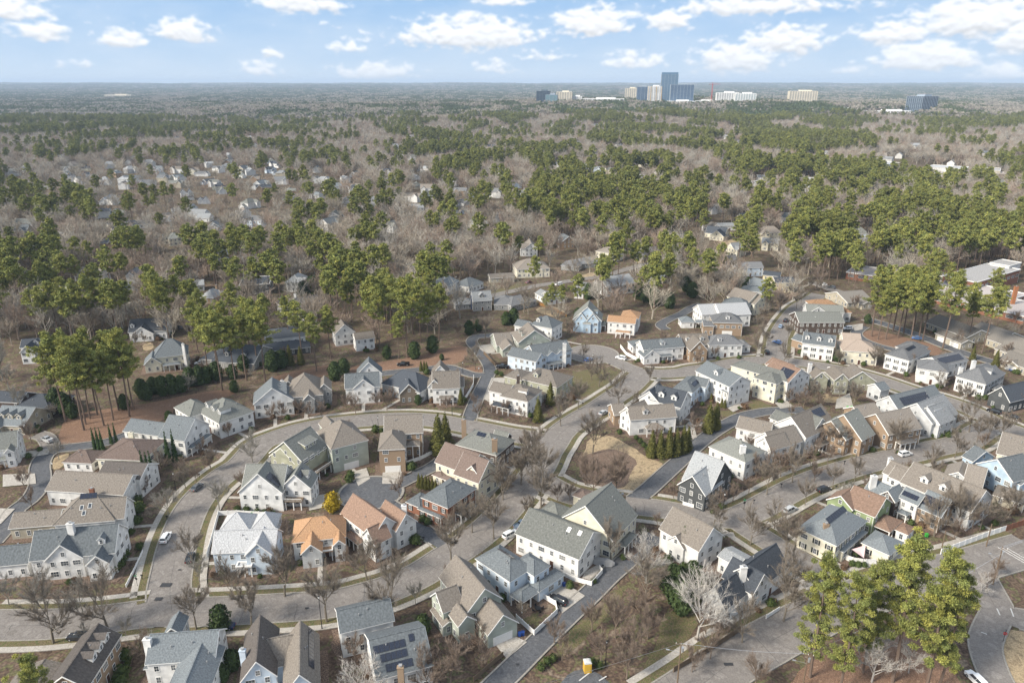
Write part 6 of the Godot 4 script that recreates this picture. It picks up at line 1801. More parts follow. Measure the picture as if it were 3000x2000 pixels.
var kinds := {}      # kind -> list of prototypes, each a list of [part name, mesh, material]
func make_tree_kinds() -> void:
	var brown := Color(.215, .182, .146)
	var grey := Color(.27, .25, .215)
	var red := Color(.23, .18, .142)
	var pale := Color(.47, .44, .40)
	kinds["bare"] = []; kinds["bare_red"] = []; kinds["bare_pale"] = []; kinds["bare_grey"] = []
	for i in 3:
		kinds["bare"].append([["branches", bare_mesh(100 + i, 14.0, 1.0, 7500, brown, 1.0), M.twig]])
		kinds["bare_grey"].append([["branches", bare_mesh(200 + i, 14.0, 1.25, 6500, grey, .9), M.twig]])
	for i in 2:
		kinds["bare_red"].append([["branches", bare_mesh(300 + i, 14.0, .8, 7500, red, 1.3), M.twig]])
		kinds["bare_pale"].append([["branches", bare_mesh(400 + i, 14.0, 1.35, 4000, pale, .8), M.twig]])
	kinds["wood_bare"] = []
	for i in 4:
		kinds["wood_bare"].append([["branches", bare_mesh(500 + i, 22.0, 1.1, 2600, [brown, grey, red, Color(.25, .222, .18)][i] * 1.6, 1.25), M.twig]])
	kinds["pine"] = []; kinds["hero_pine"] = []; kinds["wood_pine"] = []
	for i in 4:
		var p := pine_mesh(600 + i, 30.0, 44, 64, .27, [.5, .44, .56, .48][i], .185)
		kinds["pine"].append([["trunk", p[0], M.twig], ["crown", p[1], M.leaf]])
	for i in 3:
		var p := pine_mesh(650 + i, 30.0, 44, 200, .17, [.24, .34, .2][i], .095)
		kinds["hero_pine"].append([["trunk", p[0], M.twig], ["crown", p[1], M.leaf]])
	for i in 4:
		var p := pine_mesh(700 + i, 27.0, 28, 32, .46, [.55, .48, .6, .52][i], .205)
		kinds["wood_pine"].append([["trunk", p[0], M.twig], ["crown", p[1], M.leaf]])
	var defs := {"cypress": [10.0, .85, 700, .17, Color(.05, .085, .03), 0.0], "arborvitae": [10.0, 2.0, 1500, .2, Color(.11, .11, .032), .12], "evergreen": [8.0, 3.0, 1300, .3, Color(.055, .08, .03), .75], "yellow_tree": [6.0, 2.6, 1100, .22, Color(.33, .24, .02), .8], "shrub": [1.5, .95, 260, .14, Color(.07, .095, .03), .9], "brown_shrub": [1.4, 1.0, 220, .15, Color(.14, .09, .055), .9]}
	for k in defs:
		var d: Array = defs[k]
		kinds[k] = []
		for i in 2:
			var p := cone_mesh(800 + i + hash(k) % 50, d[0], d[1], d[2], d[3], d[4], d[5])
			kinds[k].append([["trunk", p[0], M.twig], ["crown", p[1], M.leaf]])

const KIND_HEIGHT := {"bare": 14.0, "bare_red": 14.0, "bare_pale": 14.0, "bare_grey": 14.0, "wood_bare": 22.0, "pine": 30.0, "hero_pine": 30.0, "wood_pine": 27.0, "cypress": 10.0, "arborvitae": 10.0, "evergreen": 8.0, "yellow_tree": 6.0, "shrub": 1.5, "brown_shrub": 1.4}
var protos := {}
func plant(kind: String, variant: int, called: String, label: String, cat: String, group: String, at: Vector3, h: float) -> Node3D:
	var list: Array = kinds[kind]
	var vi := variant % list.size()
	var key := kind + str(vi)
	var o: Node3D
	if protos.has(key):
		o = protos[key].duplicate()
	else:
		o = Node3D.new()
		for p in list[vi]:
			part(p[0], p[1], p[2], o)
		protos[key] = o.duplicate()
	o.name = numbered(called)
	add_child(o)
	tag(o, label, cat, group)
	var s: float = h / KIND_HEIGHT[kind]
	o.position = at
	o.rotation.y = rng.randf() * TAU
	o.scale = Vector3(s, s, s)
	return o

func mass(called: String, label: String, cat: String, mesh: Mesh, m: Material, tr: Array, tints: Array, parent: Node = null) -> void:
	var mm := MultiMesh.new()
	mm.transform_format = MultiMesh.TRANSFORM_3D
	mm.use_colors = true
	mm.mesh = mesh
	mm.instance_count = tr.size()
	for i in tr.size():
		mm.set_instance_transform(i, tr[i])
		mm.set_instance_color(i, tints[i])
	var o := MultiMeshInstance3D.new()
	o.name = numbered(called)
	o.multimesh = mm
	o.material_override = m
	if parent: parent.add_child(o, true)
	else: add_child(o)
	o.set_meta("kind", "stuff")
	if parent == null: tag(o, label, cat)

# ------------------------------------------------------------------ streets
func smooth_line(pts: Array) -> PackedVector2Array:
	var c := Curve2D.new()
	for i in pts.size():
		var p := Vector2(pts[i][0], -pts[i][1])
		var a := Vector2(pts[maxi(i - 1, 0)][0], -pts[maxi(i - 1, 0)][1])
		var b := Vector2(pts[mini(i + 1, pts.size() - 1)][0], -pts[mini(i + 1, pts.size() - 1)][1])
		var t := (b - a) / 6.0
		var lim := minf(p.distance_to(a) if i > 0 else 1e9, p.distance_to(b) if i < pts.size() - 1 else 1e9) * .4
		c.add_point(p, -t.limit_length(lim), t.limit_length(lim))
	return c.get_baked_points() if c.get_baked_length() < 1 else c.tessellate_even_length(5, 3.0)

var lines := []   # [points, half width]
func near_road(p: Vector2, skip: int, extra: float) -> bool:
	for i in lines.size():
		if i == skip: continue
		var l: PackedVector2Array = lines[i][0]
		var lim: float = lines[i][1] + extra
		if not lines[i][2].grow(lim).has_point(p): continue
		for j in l.size() - 1:
			if Geometry2D.get_closest_point_to_segment(p, l[j], l[j + 1]).distance_to(p) < lim: return true
	return false

func normals_of(l: PackedVector2Array) -> PackedVector2Array:
	var o := PackedVector2Array()
	for i in l.size():
		var d := (l[mini(i + 1, l.size() - 1)] - l[maxi(i - 1, 0)]).normalized()
		o.append(Vector2(-d.y, d.x))
	return o

func ribbon(b: MB, l: PackedVector2Array, nn: PackedVector2Array, o0: float, o1: float, y: float, drop: float, skip: int, pad: float) -> void:
	for i in l.size() - 1:
		var a0 := l[i] + nn[i] * o0; var a1 := l[i + 1] + nn[i + 1] * o0
		var b0 := l[i] + nn[i] * o1; var b1 := l[i + 1] + nn[i + 1] * o1
		if skip >= 0 and (near_road((a0 + a1 + b0 + b1) / 4.0, skip, pad)): continue
		var p := [Vector3(a0.x, y, a0.y), Vector3(a1.x, y, a1.y), Vector3(b1.x, y, b1.y), Vector3(b0.x, y, b0.y)]
		if (a1 - a0).cross(b0 - a0) < 0: b.quad(p[0], p[1], p[2], p[3])
		else: b.quad(p[3], p[2], p[1], p[0])
		if drop > 0:
			var k := Vector3(0, -drop, 0)
			b.quad(p[0] + k, p[1] + k, p[1], p[0]); b.quad(p[2] + k, p[3] + k, p[3], p[2])

func circle_pts(c: Array, r: float) -> PackedVector2Array:
	var o := PackedVector2Array()
	for i in 49: o.append(Vector2(c[0], -c[1]) + Vector2(cos(TAU * i / 48), sin(TAU * i / 48)) * r)
	return o

func build_streets() -> void:
	for r in ROADS:
		var l := smooth_line(r[3])
		var bb := Rect2(l[0], Vector2.ZERO)
		for p in l: bb = bb.expand(p)
		lines.append([l, r[0] / 2.0, bb])
	for c in CIRCLES:
		var p := Vector2(c[1][0], -c[1][1])
		lines.append([PackedVector2Array([p, p + Vector2(.01, 0)]), c[2], Rect2(p, Vector2.ZERO)])
	for i in ROADS.size():
		var r: Array = ROADS[i]
		var l: PackedVector2Array = lines[i][0]
		var nn := normals_of(l)
		var hw: float = lines[i][1]
		var road := MB.new()
		ribbon(road, l, nn, -hw, hw, .06 + .004 * i + (.1 if r[1] == "asphalt" else 0.0), 0, -1, 0)
		structure("road" if r[1] == "asphalt" else "alley", road.done(), M[r[1]])
		var kerb := MB.new(); var walk := MB.new(); var verge := MB.new()
		for s in [-1, 1]:
			ribbon(kerb, l, nn, s * hw, s * (hw + .38), .30, .3, i, .05)
			if r[2] & (1 if s < 0 else 2):
				ribbon(verge, l, nn, s * (hw + .38), s * (hw + 2.1), .24, 0, i, .3)
				ribbon(walk, l, nn, s * (hw + 2.1), s * (hw + 3.7), .27, .2, i, .2)
		structure("kerb", kerb.done(), M.kerb)
		if not walk.v.is_empty():
			structure("pavement", walk.done(), M.concrete)
			structure("verge_lawn", verge.done(), M.lawn)
	var cr := RandomNumberGenerator.new()
	cr.seed = 88
	for i in ROADS.size():
		if ROADS[i][1] != "asphalt" or ROADS[i][0] < 7.0: continue
		# tarred cracks and joints in the old surface
		var l: PackedVector2Array = lines[i][0]
		var nn := normals_of(l)
		var hw: float = lines[i][1] - .3
		var b := MB.new()
		var y := .163 + .004 * i
		var j := 3
		while j < l.size() - 4:
			var skew := cr.randf_range(-.25, .25)
			var dir := (l[j + 1] - l[j]).normalized()
			var prev := Vector2.INF
			var o0 := -hw if cr.randf() < .6 else cr.randf_range(-hw, 0)
			var o1 := hw if cr.randf() < .6 else cr.randf_range(0, hw)
			for k in 9:
				var o := lerpf(o0, o1, k / 8.0)
				var p := l[j] + nn[j] * o + dir * (o * skew + cr.randf_range(-.18, .18))
				if prev != Vector2.INF:
					var n := dir * cr.randf_range(.04, .085)
					b.sheet(PackedVector2Array([prev - n, p - n, p + n, prev + n]), y)
				prev = p
			j += cr.randi_range(4, 9)
		# the paving joint along the crown of the road
		for k in range(0, l.size() - 1):
			if k % 14 < 9: ribbon(b, PackedVector2Array([l[k], l[k + 1]]), PackedVector2Array([nn[k], nn[k + 1]]), .2, .29, y, 0, -1, 0)
		structure("road_crack", b.done(), M.crack)
	for i in CIRCLES.size():
		var c: Array = CIRCLES[i]
		var b := MB.new()
		var pts := circle_pts(c[1], c[2]); pts.remove_at(48)
		b.sheet(pts, .19 + .004 * i)
		structure("road" if c[0] == "asphalt" else "alley", b.done(), M[c[0]])
		var k := MB.new()
		var ring := circle_pts(c[1], c[2])
		ribbon(k, ring, normals_of(ring), .0, .38, .30, .3, ROADS.size() + i, .05)
		ribbon(k, ring, normals_of(ring), -.38, .0, .301, .3, ROADS.size() + i, .05)
		structure("kerb", k.done(), M.kerb)
	for i in SHEETS.size():
		var s: Array = SHEETS[i]
		var pts := PackedVector2Array()
		for p in s[1]: pts.append(Vector2(p[0], -p[1]))
		# a softer outline
		if s[0] != "concrete":
			var q := PackedVector2Array()
			for j in pts.size():
				var a := pts[j]; var d := pts[(j + 1) % pts.size()]
				q.append(a.lerp(d, .25)); q.append(a.lerp(d, .5) + Vector2(sin(j * 7.1), cos(j * 5.3)) * a.distance_to(d) * .04); q.append(a.lerp(d, .75))
			pts = q
		var b := MB.new()
		b.sheet(pts, (.22 if s[0] in ["concrete", "tar"] else .02) + .004 * (i % 20))
		structure({"lawn": "lawn", "drylawn": "dry_lawn", "straw": "pine_straw_ground", "mulch": "mulch_ground", "concrete": "driveway", "tar": "car_park"}[s[0]], b.done(), M[s[0]])
	for p in PATCHES:
		var b := MB.new()
		var x: float = p[0]; var z: float = -p[1]; var a: float = p[2]; var d: float = p[3]
		b.quad(Vector3(x - a, .30, z + d), Vector3(x + a, .30, z + d), Vector3(x + a, .30, z - d), Vector3(x - a, .30, z - d))
		structure("road_patch", b.done(), M.patch)
	for q in PAINT_LINES:
		var a := Vector2(q[0], -q[1]); var d := Vector2(q[2], -q[3])
		var n := (d - a).normalized().orthogonal() * .14
		var b := MB.new()
		b.sheet(PackedVector2Array([a - n, d - n, d + n, a + n]), .345)
		structure("road_marking", b.done(), M.paint)

func front_paths() -> void:
	for h in HOUSES:
		var v: Array = h[3][0]
		if v[2] > 330 or h[6] != "house": continue
		var best := 99.0; var bd := Vector2.ZERO; var bs := Vector2.ZERO
		for f in 4:
			var a := deg_to_rad(v[3]) + f * PI / 2
			var d := Vector2(cos(a), -sin(a))
			var st := Vector2(v[1], -v[2]) + d * (float(v[4]) / 2 if f % 2 == 0 else float(v[5]) / 2)
			var s := 1.0
			while s < minf(best, 17.0):
				if near_road(st + d * s, -1, 2.2):
					best = s; bd = d; bs = st
					break
				s += .5
		if best < 17.0 and best > 2.0:
			var b := MB.new()
			var n := bd.orthogonal() * .65
			var e := bs + bd * best
			b.sheet(PackedVector2Array([bs - n, e - n, e + n, bs + n]), .135)
			structure("path", b.done(), M.concrete)

# ------------------------------------------------------------------ terrain sheet
func build_ground() -> void:
	var b := MB.new()
	var rings := [-150.0, 0.0, 200.0, 400.0, 600.0, 800.0]
	var d := 800.0
	while d < 30000.0:
		d *= 1.045
		rings.append(d)
	var cols := 90
	var prev := []
	for z in rings:
		var row := []
		var half := maxf(420.0, z * 1.15)
		for i in cols + 1:
			var x: float = (float(i) / cols * 2.0 - 1.0) * half
			row.append(Vector3(x, height(x, -z), -z))
		if not prev.is_empty():
			for i in cols:
				b.quad(prev[i], prev[i + 1], row[i + 1], row[i])
		prev = row
	structure("ground", b.done(), M.ground)

# ------------------------------------------------------------------ woods
func to_px(p: Vector3) -> Vector2:
	var t := atan(755.0 / 2120.0)
	var z := -p.z * cos(t) + (CAM_HEIGHT - p.y) * sin(t)
	var y := (CAM_HEIGHT - p.y) * cos(t) + p.z * sin(t)
	return Vector2(1500.0 + 2120.0 * p.x / z, 1000.0 + 2120.0 * y / z)

func code_at(p: Vector3) -> String:   # open, bare, mixed, pine or houses
	var q := to_px(Vector3(p.x, 0 if -p.z < 2000 else p.y * .4, p.z))
	var x := q.x + rng.randfn(0, 38)
	var best := 0
	var y := q.y + rng.randfn(0, (q.y - 245.0) * .035)
	for i in WOOD_ROWS.size():
		if absf(WOOD_ROWS[i][0] - y) < absf(WOOD_ROWS[best][0] - y): best = i
	return [".", "b", "m", "p", "h"][WOOD_ROWS[best][1][clampi(int(x / 150.0), 0, 19)]]

func merged(list: Array) -> ArrayMesh:
	var v := PackedVector3Array(); var n := PackedVector3Array(); var c := PackedColorArray()
	for p in list:
		var a: Array = p[1].surface_get_arrays(0)
		v.append_array(a[Mesh.ARRAY_VERTEX]); n.append_array(a[Mesh.ARRAY_NORMAL]); c.append_array(a[Mesh.ARRAY_COLOR])
	var ar := []
	ar.resize(Mesh.ARRAY_MAX)
	ar[Mesh.ARRAY_VERTEX] = v; ar[Mesh.ARRAY_NORMAL] = n; ar[Mesh.ARRAY_COLOR] = c
	var m := ArrayMesh.new()
	m.add_surface_from_arrays(Mesh.PRIMITIVE_TRIANGLES, ar)
	return m

var blockers := {}
func block(x: float, z: float, rad: float) -> void:
	var k := int(ceil(rad / 40.0))
	for i in range(-k, k + 1):
		for j in range(-k, k + 1):
			var c := Vector2i(floori(x / 40.0) + i, floori(z / 40.0) + j)
			if not blockers.has(c): blockers[c] = []
			blockers[c].append(Vector3(x, z, rad))

func blocked(p: Vector3) -> bool:
	for b in blockers.get(Vector2i(floori(p.x / 40.0), floori(p.z / 40.0)), []):
		if Vector2(p.x - b.x, p.z - b.y).length_squared() < b.z * b.z: return true
	return false

func block_house(h: Array) -> void:
	for v in h[3]: block(v[1], -v[2], maxf(v[4], v[5]) * .5 + 2.5)
	# an open garden before each house
	var c: Array = h[3][0]
	if c[2] > 330:
		var d := Vector2(c[1], -c[2]).normalized()
		block(c[1] - d.x * 13, -c[2] - d.y * 13, 9.0)
		block(c[1] - d.x * 26, -c[2] - d.y * 26, 8.0)
		if c[2] > 520:
			for k in range(3, 5 + absi(int(c[1] * 7.0)) % 6): block(c[1] - d.x * 13 * k, -c[2] - d.y * 13 * k, 7.5)

func from_px(x: float, y: float) -> Vector2:
	var t := atan(755.0 / 2120.0)
	var yy := (y - 1000.0) / 2120.0
	var z := CAM_HEIGHT / (cos(t) * yy + sin(t))
	return Vector2((x - 1500.0) / 2120.0 * z, z * (cos(t) - yy * sin(t)))

func scatter_houses() -> void:
	var rr := RandomNumberGenerator.new()
	rr.seed = 515
	var spots := []
	for s in SMALL_HOUSES: spots.append(Vector2(s[0], s[1]))
	for zn in HOUSE_ZONES:
		for k in zn[4]:
			var p := from_px(rr.randf_range(zn[0], zn[2]), rr.randf_range(zn[1], zn[3]))
			var ok := not blocked(Vector3(p.x, 0, -p.y))
			for q in spots:
				if q.distance_to(p) < 24.0: ok = false
			if ok: spots.append(p)
	var wn := {"W": "white", "C": "cream", "LG": "pale grey", "LB": "pale blue", "TN": "tan", "BT": "brick"}
	var rn := {"s2": "grey", "d": "dark", "s": "silver", "g": "blue grey", "v": "green grey", "t": "tan"}
	var made := {}
	spots.sort_custom(func(x, y): return x.length_squared() < y.length_squared())
	var rest := MB.new()
	var count := 0
	for p in spots:
		count += 1
		if count > 178:
			var a0 := rr.randf() * PI
			var b0 := Transform3D(Basis(Vector3.UP, a0), Vector3(p.x, height(p.x, -p.y), -p.y))
			var x0 := rr.randf_range(6, 9); var z0 := rr.randf_range(4, 5.5); var y0 := rr.randf_range(3.5, 6); var y1 := y0 + z0 * .75
			rest.col = Color(.70, .69, .66) * rr.randf_range(.7, 1.0)
			for s in [1, -1]:
				rest.quad(b0 * Vector3(-x0 * s, 0, z0 * s), b0 * Vector3(x0 * s, 0, z0 * s), b0 * Vector3(x0 * s, y0, z0 * s), b0 * Vector3(-x0 * s, y0, z0 * s))
				rest.quad(b0 * Vector3(x0 * s, 0, z0 * s), b0 * Vector3(x0 * s, 0, -z0 * s), b0 * Vector3(x0 * s, y0, -z0 * s), b0 * Vector3(x0 * s, y0, z0 * s))
				rest.tri(b0 * Vector3(x0 * s, y0, z0 * s), b0 * Vector3(x0 * s, y0, -z0 * s), b0 * Vector3(x0 * s, y1, 0))
			rest.col = [Color(.2, .205, .21), Color(.3, .31, .32), Color(.27, .235, .2), Color(.12, .13, .15)][rr.randi() % 4]
			for s in [1, -1]:
				rest.quad(b0 * Vector3(-x0 * 1.05 * s, y0 - .1, z0 * 1.07 * s), b0 * Vector3(x0 * 1.05 * s, y0 - .1, z0 * 1.07 * s), b0 * Vector3(x0 * 1.05 * s, y1 + .15, 0), b0 * Vector3(-x0 * 1.05 * s, y1 + .15, 0))
			block_house([0, 0, 0, [["g", p.x, p.y, 0, 16.0, 10.0]]])
			continue
		var wc: String = ["W", "W", "W", "W", "C", "LG", "LB", "TN", "BT"][rr.randi() % 9]
		var rc: String = ["s2", "d", "s", "g", "v", "t"][rr.randi() % 6]
		var yaw := (90.0 if rr.randf() < .5 else 0.0) + rr.randf_range(-35, 35)
		var L := rr.randf_range(12, 18); var W := rr.randf_range(8, 10.5); var e: float = [3.4, 5.6, 5.8][rr.randi() % 3]
		var a := deg_to_rad(yaw)
		var ax := Vector2(cos(a), sin(a)); var n := Vector2(sin(a), -cos(a))
		if n.dot(-p) < 0: n = -n
		var off := (L * .27) * (1.0 if rr.randf() < .5 else -1.0)
		var c: Vector2 = p + ax * off + n * W * .35
		var vols := [["g" if rr.randf() < .7 else "h", p.x, p.y, yaw, L, W, e, W * rr.randf_range(.3, .42), "", "", 0], ["g", c.x, c.y, yaw + 90, W * .9, L * .4, e * .98, L * .18, "", "", 0]]
		if rr.randf() < .5:
			var q: Vector2 = p - ax * off * 1.9 + n * rr.randf_range(-1, 2)
			vols.append(["g", q.x, q.y, yaw, L * .5, W * .75, 3.2, W * .22, "", "", 0])
		var ch := []
		if rr.randf() < .5: ch.append([p.x + ax.x * L * .4, p.y + ax.y * L * .4, e + W * .4 + .8, "BT", 1.1])
		var px := to_px(Vector3(p.x, 0, -p.y)).x
		var side := "left" if px < 1000 else ("middle" if px < 2000 else "right")
		var far := "far" if p.y > 1050 else "mid distance"
		var lab := "small %s house, %s roof, among trees in the %s %s" % [wn[wc], rn[rc], far, side]
		if not made.has(lab): made[lab] = []
		made[lab].append([px, [lab, wc, rc, vols, ch, {}, "house", "small houses among trees, %s %s" % [far, side]]])
	for lab in made:
		var list: Array = made[lab]
		list.sort_custom(func(x, y): return x[0] < y[0])
		for i in list.size():
			var h: Array = list[i][1]
			h[0] = ordinal(0 if list.size() == 1 else i + 1) + lab
			build_house(h)
			block_house(h)
	var far_o := part("far_houses", rest.done(null, true), M.twig, self)
	tag(far_o, "tiny pale houses scattered far off among the trees", "far houses")
	far_o.set_meta("kind", "stuff")
	print("small houses ", spots.size())

func ordinal(n: int) -> String:
	if n == 0: return ""
	if n == 1: return "leftmost "
	var small := ["", "first", "second", "third", "fourth", "fifth", "sixth", "seventh", "eighth", "ninth", "tenth", "eleventh", "twelfth", "thirteenth", "fourteenth", "fifteenth", "sixteenth", "seventeenth", "eighteenth", "nineteenth"]
	if n < 20: return small[n] + "-from-left "
	var ten: String = ["twent", "thirt", "fort", "fift", "sixt", "sevent", "eight", "ninet"][clampi(n / 10 - 2, 0, 7)]
	return (ten + "ieth" if n % 10 == 0 else ten + "y-" + small[n % 10]) + "-from-left "

func beside(p: Vector3) -> Array:
	var best := 0; var bd := 1e9
	for i in BY_HOUSE.size():
		var v: Array = HOUSES[i][3][0]
		var d := Vector2(v[1] - p.x, v[2] + p.z).length()
		if d < bd: bd = d; best = i
	var w: Array = HOUSES[best][3][0]
	var dx: float = p.x - w[1]; var dd: float = -p.z - w[2]
	var rel := (0 if dx < 0 else 1) if absf(dx) > absf(dd) else (2 if dd < 0 else 3)
	return [best, rel]

func build_woods() -> void:
	var near_pines := 0; var near_bare := 0
	var cell := 7.2
	var clump := FastNoiseLite.new()
	clump.seed = 77
	clump.frequency = .02
	clump.fractal_octaves = 2
	var spots := []
	var z := 270.0
	while z < 2300.0:
		if z > 1250.0: cell = 9.6
		var half := z * .80 + 30.0
		var x := -half
		while x < half:
			var p := Vector3(x + rng.randf_range(-3, 3), 0, -z + rng.randf_range(-3, 3))
			var q := to_px(p)
			if q.y < 1010 and q.x > -120 and q.x < 3120:
				var k := code_at(p)
				if k != "." and not blocked(p) and (z > 750.0 or not near_road(Vector2(p.x, p.z), -1, 3.0)):
					var u := rng.randf()
					var keep: float = {"p": .80, "b": .82, "m": .78, "h": .27}[k]
					if u < keep:
						# pines stand in groups
						var gr := clump.get_noise_2d(p.x, p.z) * 1.5 if z < 850 else clump.get_noise_2d(p.x * .34, p.z * .22) * 2.3
						var pine := rng.randf() < (float({"p": .38, "b": .07, "m": .20, "h": .18}[k]) + gr * float({"p": 1.25, "b": .3, "m": .9, "h": .4}[k])) * (1.0 if z < 850 else .75)
						p.y = height(p.x, p.z)
						spots.append([p, pine, .78 if k == "h" else 1.0])
			x += cell
		z += cell
	var tr := {}; var ti := {}
	for i in 4:
		tr["p%d" % i] = []; ti["p%d" % i] = []; tr["b%d" % i] = []; ti["b%d" % i] = []
	var near := {}
	for s in spots:
		var p: Vector3 = s[0]
		var v := rng.randi() % 4
		var h := rng.randf_range(20, 31) if s[1] else rng.randf_range(14, 24) * float(s[2])
		if (s[1] and near_pines < 215) or (not s[1] and near_bare < 14):
			if s[1]: near_pines += 1
			else: near_bare += 1
			var w := beside(p)
			var key := "%d_%d_%d" % [int(s[1]), w[0], w[1]]
			if not near.has(key): near[key] = []
			near[key].append([to_px(p).x, p, v, h, w, s[1]])
		elif s[1]:
			var f := h / 27.0
			var m := rng.randf()
			tr["p%d" % v].append(Transform3D(Basis(Vector3.UP, rng.randf() * TAU).scaled(Vector3(f, f, f)), p))
			ti["p%d" % v].append(Color(1, 1, 1) * lerpf(.7, 1.1, m))
		else:
			var f := h / 22.0
			var q := f * rng.randf_range(.95, 1.35)
			tr["b%d" % v].append(Transform3D(Basis(Vector3.UP, rng.randf() * TAU).scaled(Vector3(q, f, q)), p))
			ti["b%d" % v].append(Color(1, 1, 1) * rng.randf_range(.7, 1.15))
	for key in near:
		var list: Array = near[key]
		list.sort_custom(func(a, b): return a[0] < b[0])
		for i in list.size():
			var q: Array = list[i]
			var w: Array = q[4]
			var pine: bool = q[5]
			plant("wood_pine" if pine else "wood_bare", q[2], "pine_tree" if pine else "bare_tree", ordinal(0 if list.size() == 1 else i + 1) + ("woodland pine " if pine else "bare woodland tree ") + RELATIONS[w[1]] + " the " + BY_HOUSE[w[0]], "tree", "woodland pines" if pine else "bare woodland trees", q[1], q[3])
	var pines := thing("pine_wood", "dark green pine woods stretching behind the neighbourhood", "pine wood")
	pines.set_meta("kind", "stuff")
	var bare := thing("bare_wood", "brown leafless woods stretching behind the neighbourhood", "bare wood")
	bare.set_meta("kind", "stuff")
	for i in 4:
		mass("tree_mass", "", "", merged(kinds["wood_pine"][i]), M.leaf, tr["p%d" % i], ti["p%d" % i], pines)
		mass("tree_mass", "", "", merged(kinds["wood_bare"][i]), M.twig, tr["b%d" % i], ti["b%d" % i], bare)
	# beyond a kilometre: groups of crowns
	var pd := [dome_mesh(31, 11, Color(.085, .11, .05), 2.2), dome_mesh(32, 11, Color(.105, .13, .055), 2.2)]
	var bd := [dome_mesh(33, 11, Color(.26, .235, .195), 1.9), dome_mesh(34, 11, Color(.32, .29, .24), 1.9)]
	var T := [[], [], [], []]; var K := [[], [], [], []]
	z = 2290.0
	while z < 19000.0:
		var cs := 23.0 if z < 4200 else z * .006
		var half := z * .80
		var x := -half
		while x < half:
			var p := Vector3(x + rng.randf_range(-.45, .45) * cs, 0, -z + rng.randf_range(-.45, .45) * cs)
			p.y = height(p.x, p.z)
			var k := code_at(p)
			if k != "." and rng.randf() < (.97 if k != "h" else .7) and not (z < 4200 and blocked(p)):
				var pine := rng.randf() < float({"p": .78, "b": .2, "m": .52, "h": .34}[k]) + clump.get_noise_2d(p.x * .3, p.z * .1) * 1.6 * float({"p": .5, "b": .3, "m": .8, "h": .5}[k])
				var j := (0 if pine else 2) + rng.randi() % 2
				var s := maxf(1.0, cs / 27.0)
				T[j].append(Transform3D(Basis(Vector3.UP, rng.randf() * TAU).scaled(Vector3(s, rng.randf_range(.8, 1.15), s)), p))
				K[j].append(Color(1, 1, 1) * rng.randf_range(.82, 1.12))
			x += cs
		z += cs
	var fp := thing("far_pine_wood", "far green pine canopy reaching to the horizon", "far wood")
	fp.set_meta("kind", "stuff")
	var fb := thing("far_bare_wood", "far brown leafless canopy reaching to the horizon", "far wood")
	fb.set_meta("kind", "stuff")
	for i in 2:
		mass("tree_mass", "", "", pd[i], M.leaf, T[i], K[i], fp)
		mass("tree_mass", "", "", bd[i], M.twig, T[i + 2], K[i + 2], fb)
	print("woods ", spots.size(), " near pines ", near_pines, " near bare ", near_bare, " far ", T[0].size() + T[1].size() + T[2].size() + T[3].size())

# ------------------------------------------------------------------ vehicles
func loft(b: MB, sl: Array) -> void:
	# slices [x, y0, y1, half width at y0, half width at y1]
	for i in sl.size() - 1:
		var a: Array = sl[i]; var c: Array = sl[i + 1]
		var p := [Vector3(a[0], a[1], a[3]), Vector3(c[0], c[1], c[3]), Vector3(c[0], c[2], c[4]), Vector3(a[0], a[2], a[4])]
		b.quad(p[0], p[1], p[2], p[3])
		var m := Vector3(1, 1, -1)
		b.quad(p[1] * m, p[0] * m, p[3] * m, p[2] * m)
		b.quad(p[3], p[2], p[2] * m, p[3] * m)
		b.quad(p[1], p[0], p[0] * m, p[1] * m)
	for e in [0, sl.size() - 1]:
		var a: Array = sl[e]
		var q := [Vector3(a[0], a[1], a[3]), Vector3(a[0], a[1], -a[3]), Vector3(a[0], a[2], -a[4]), Vector3(a[0], a[2], a[4])]
		if e == 0: b.quad(q[1], q[0], q[3], q[2])
		else: b.quad(q[0], q[1], q[2], q[3])

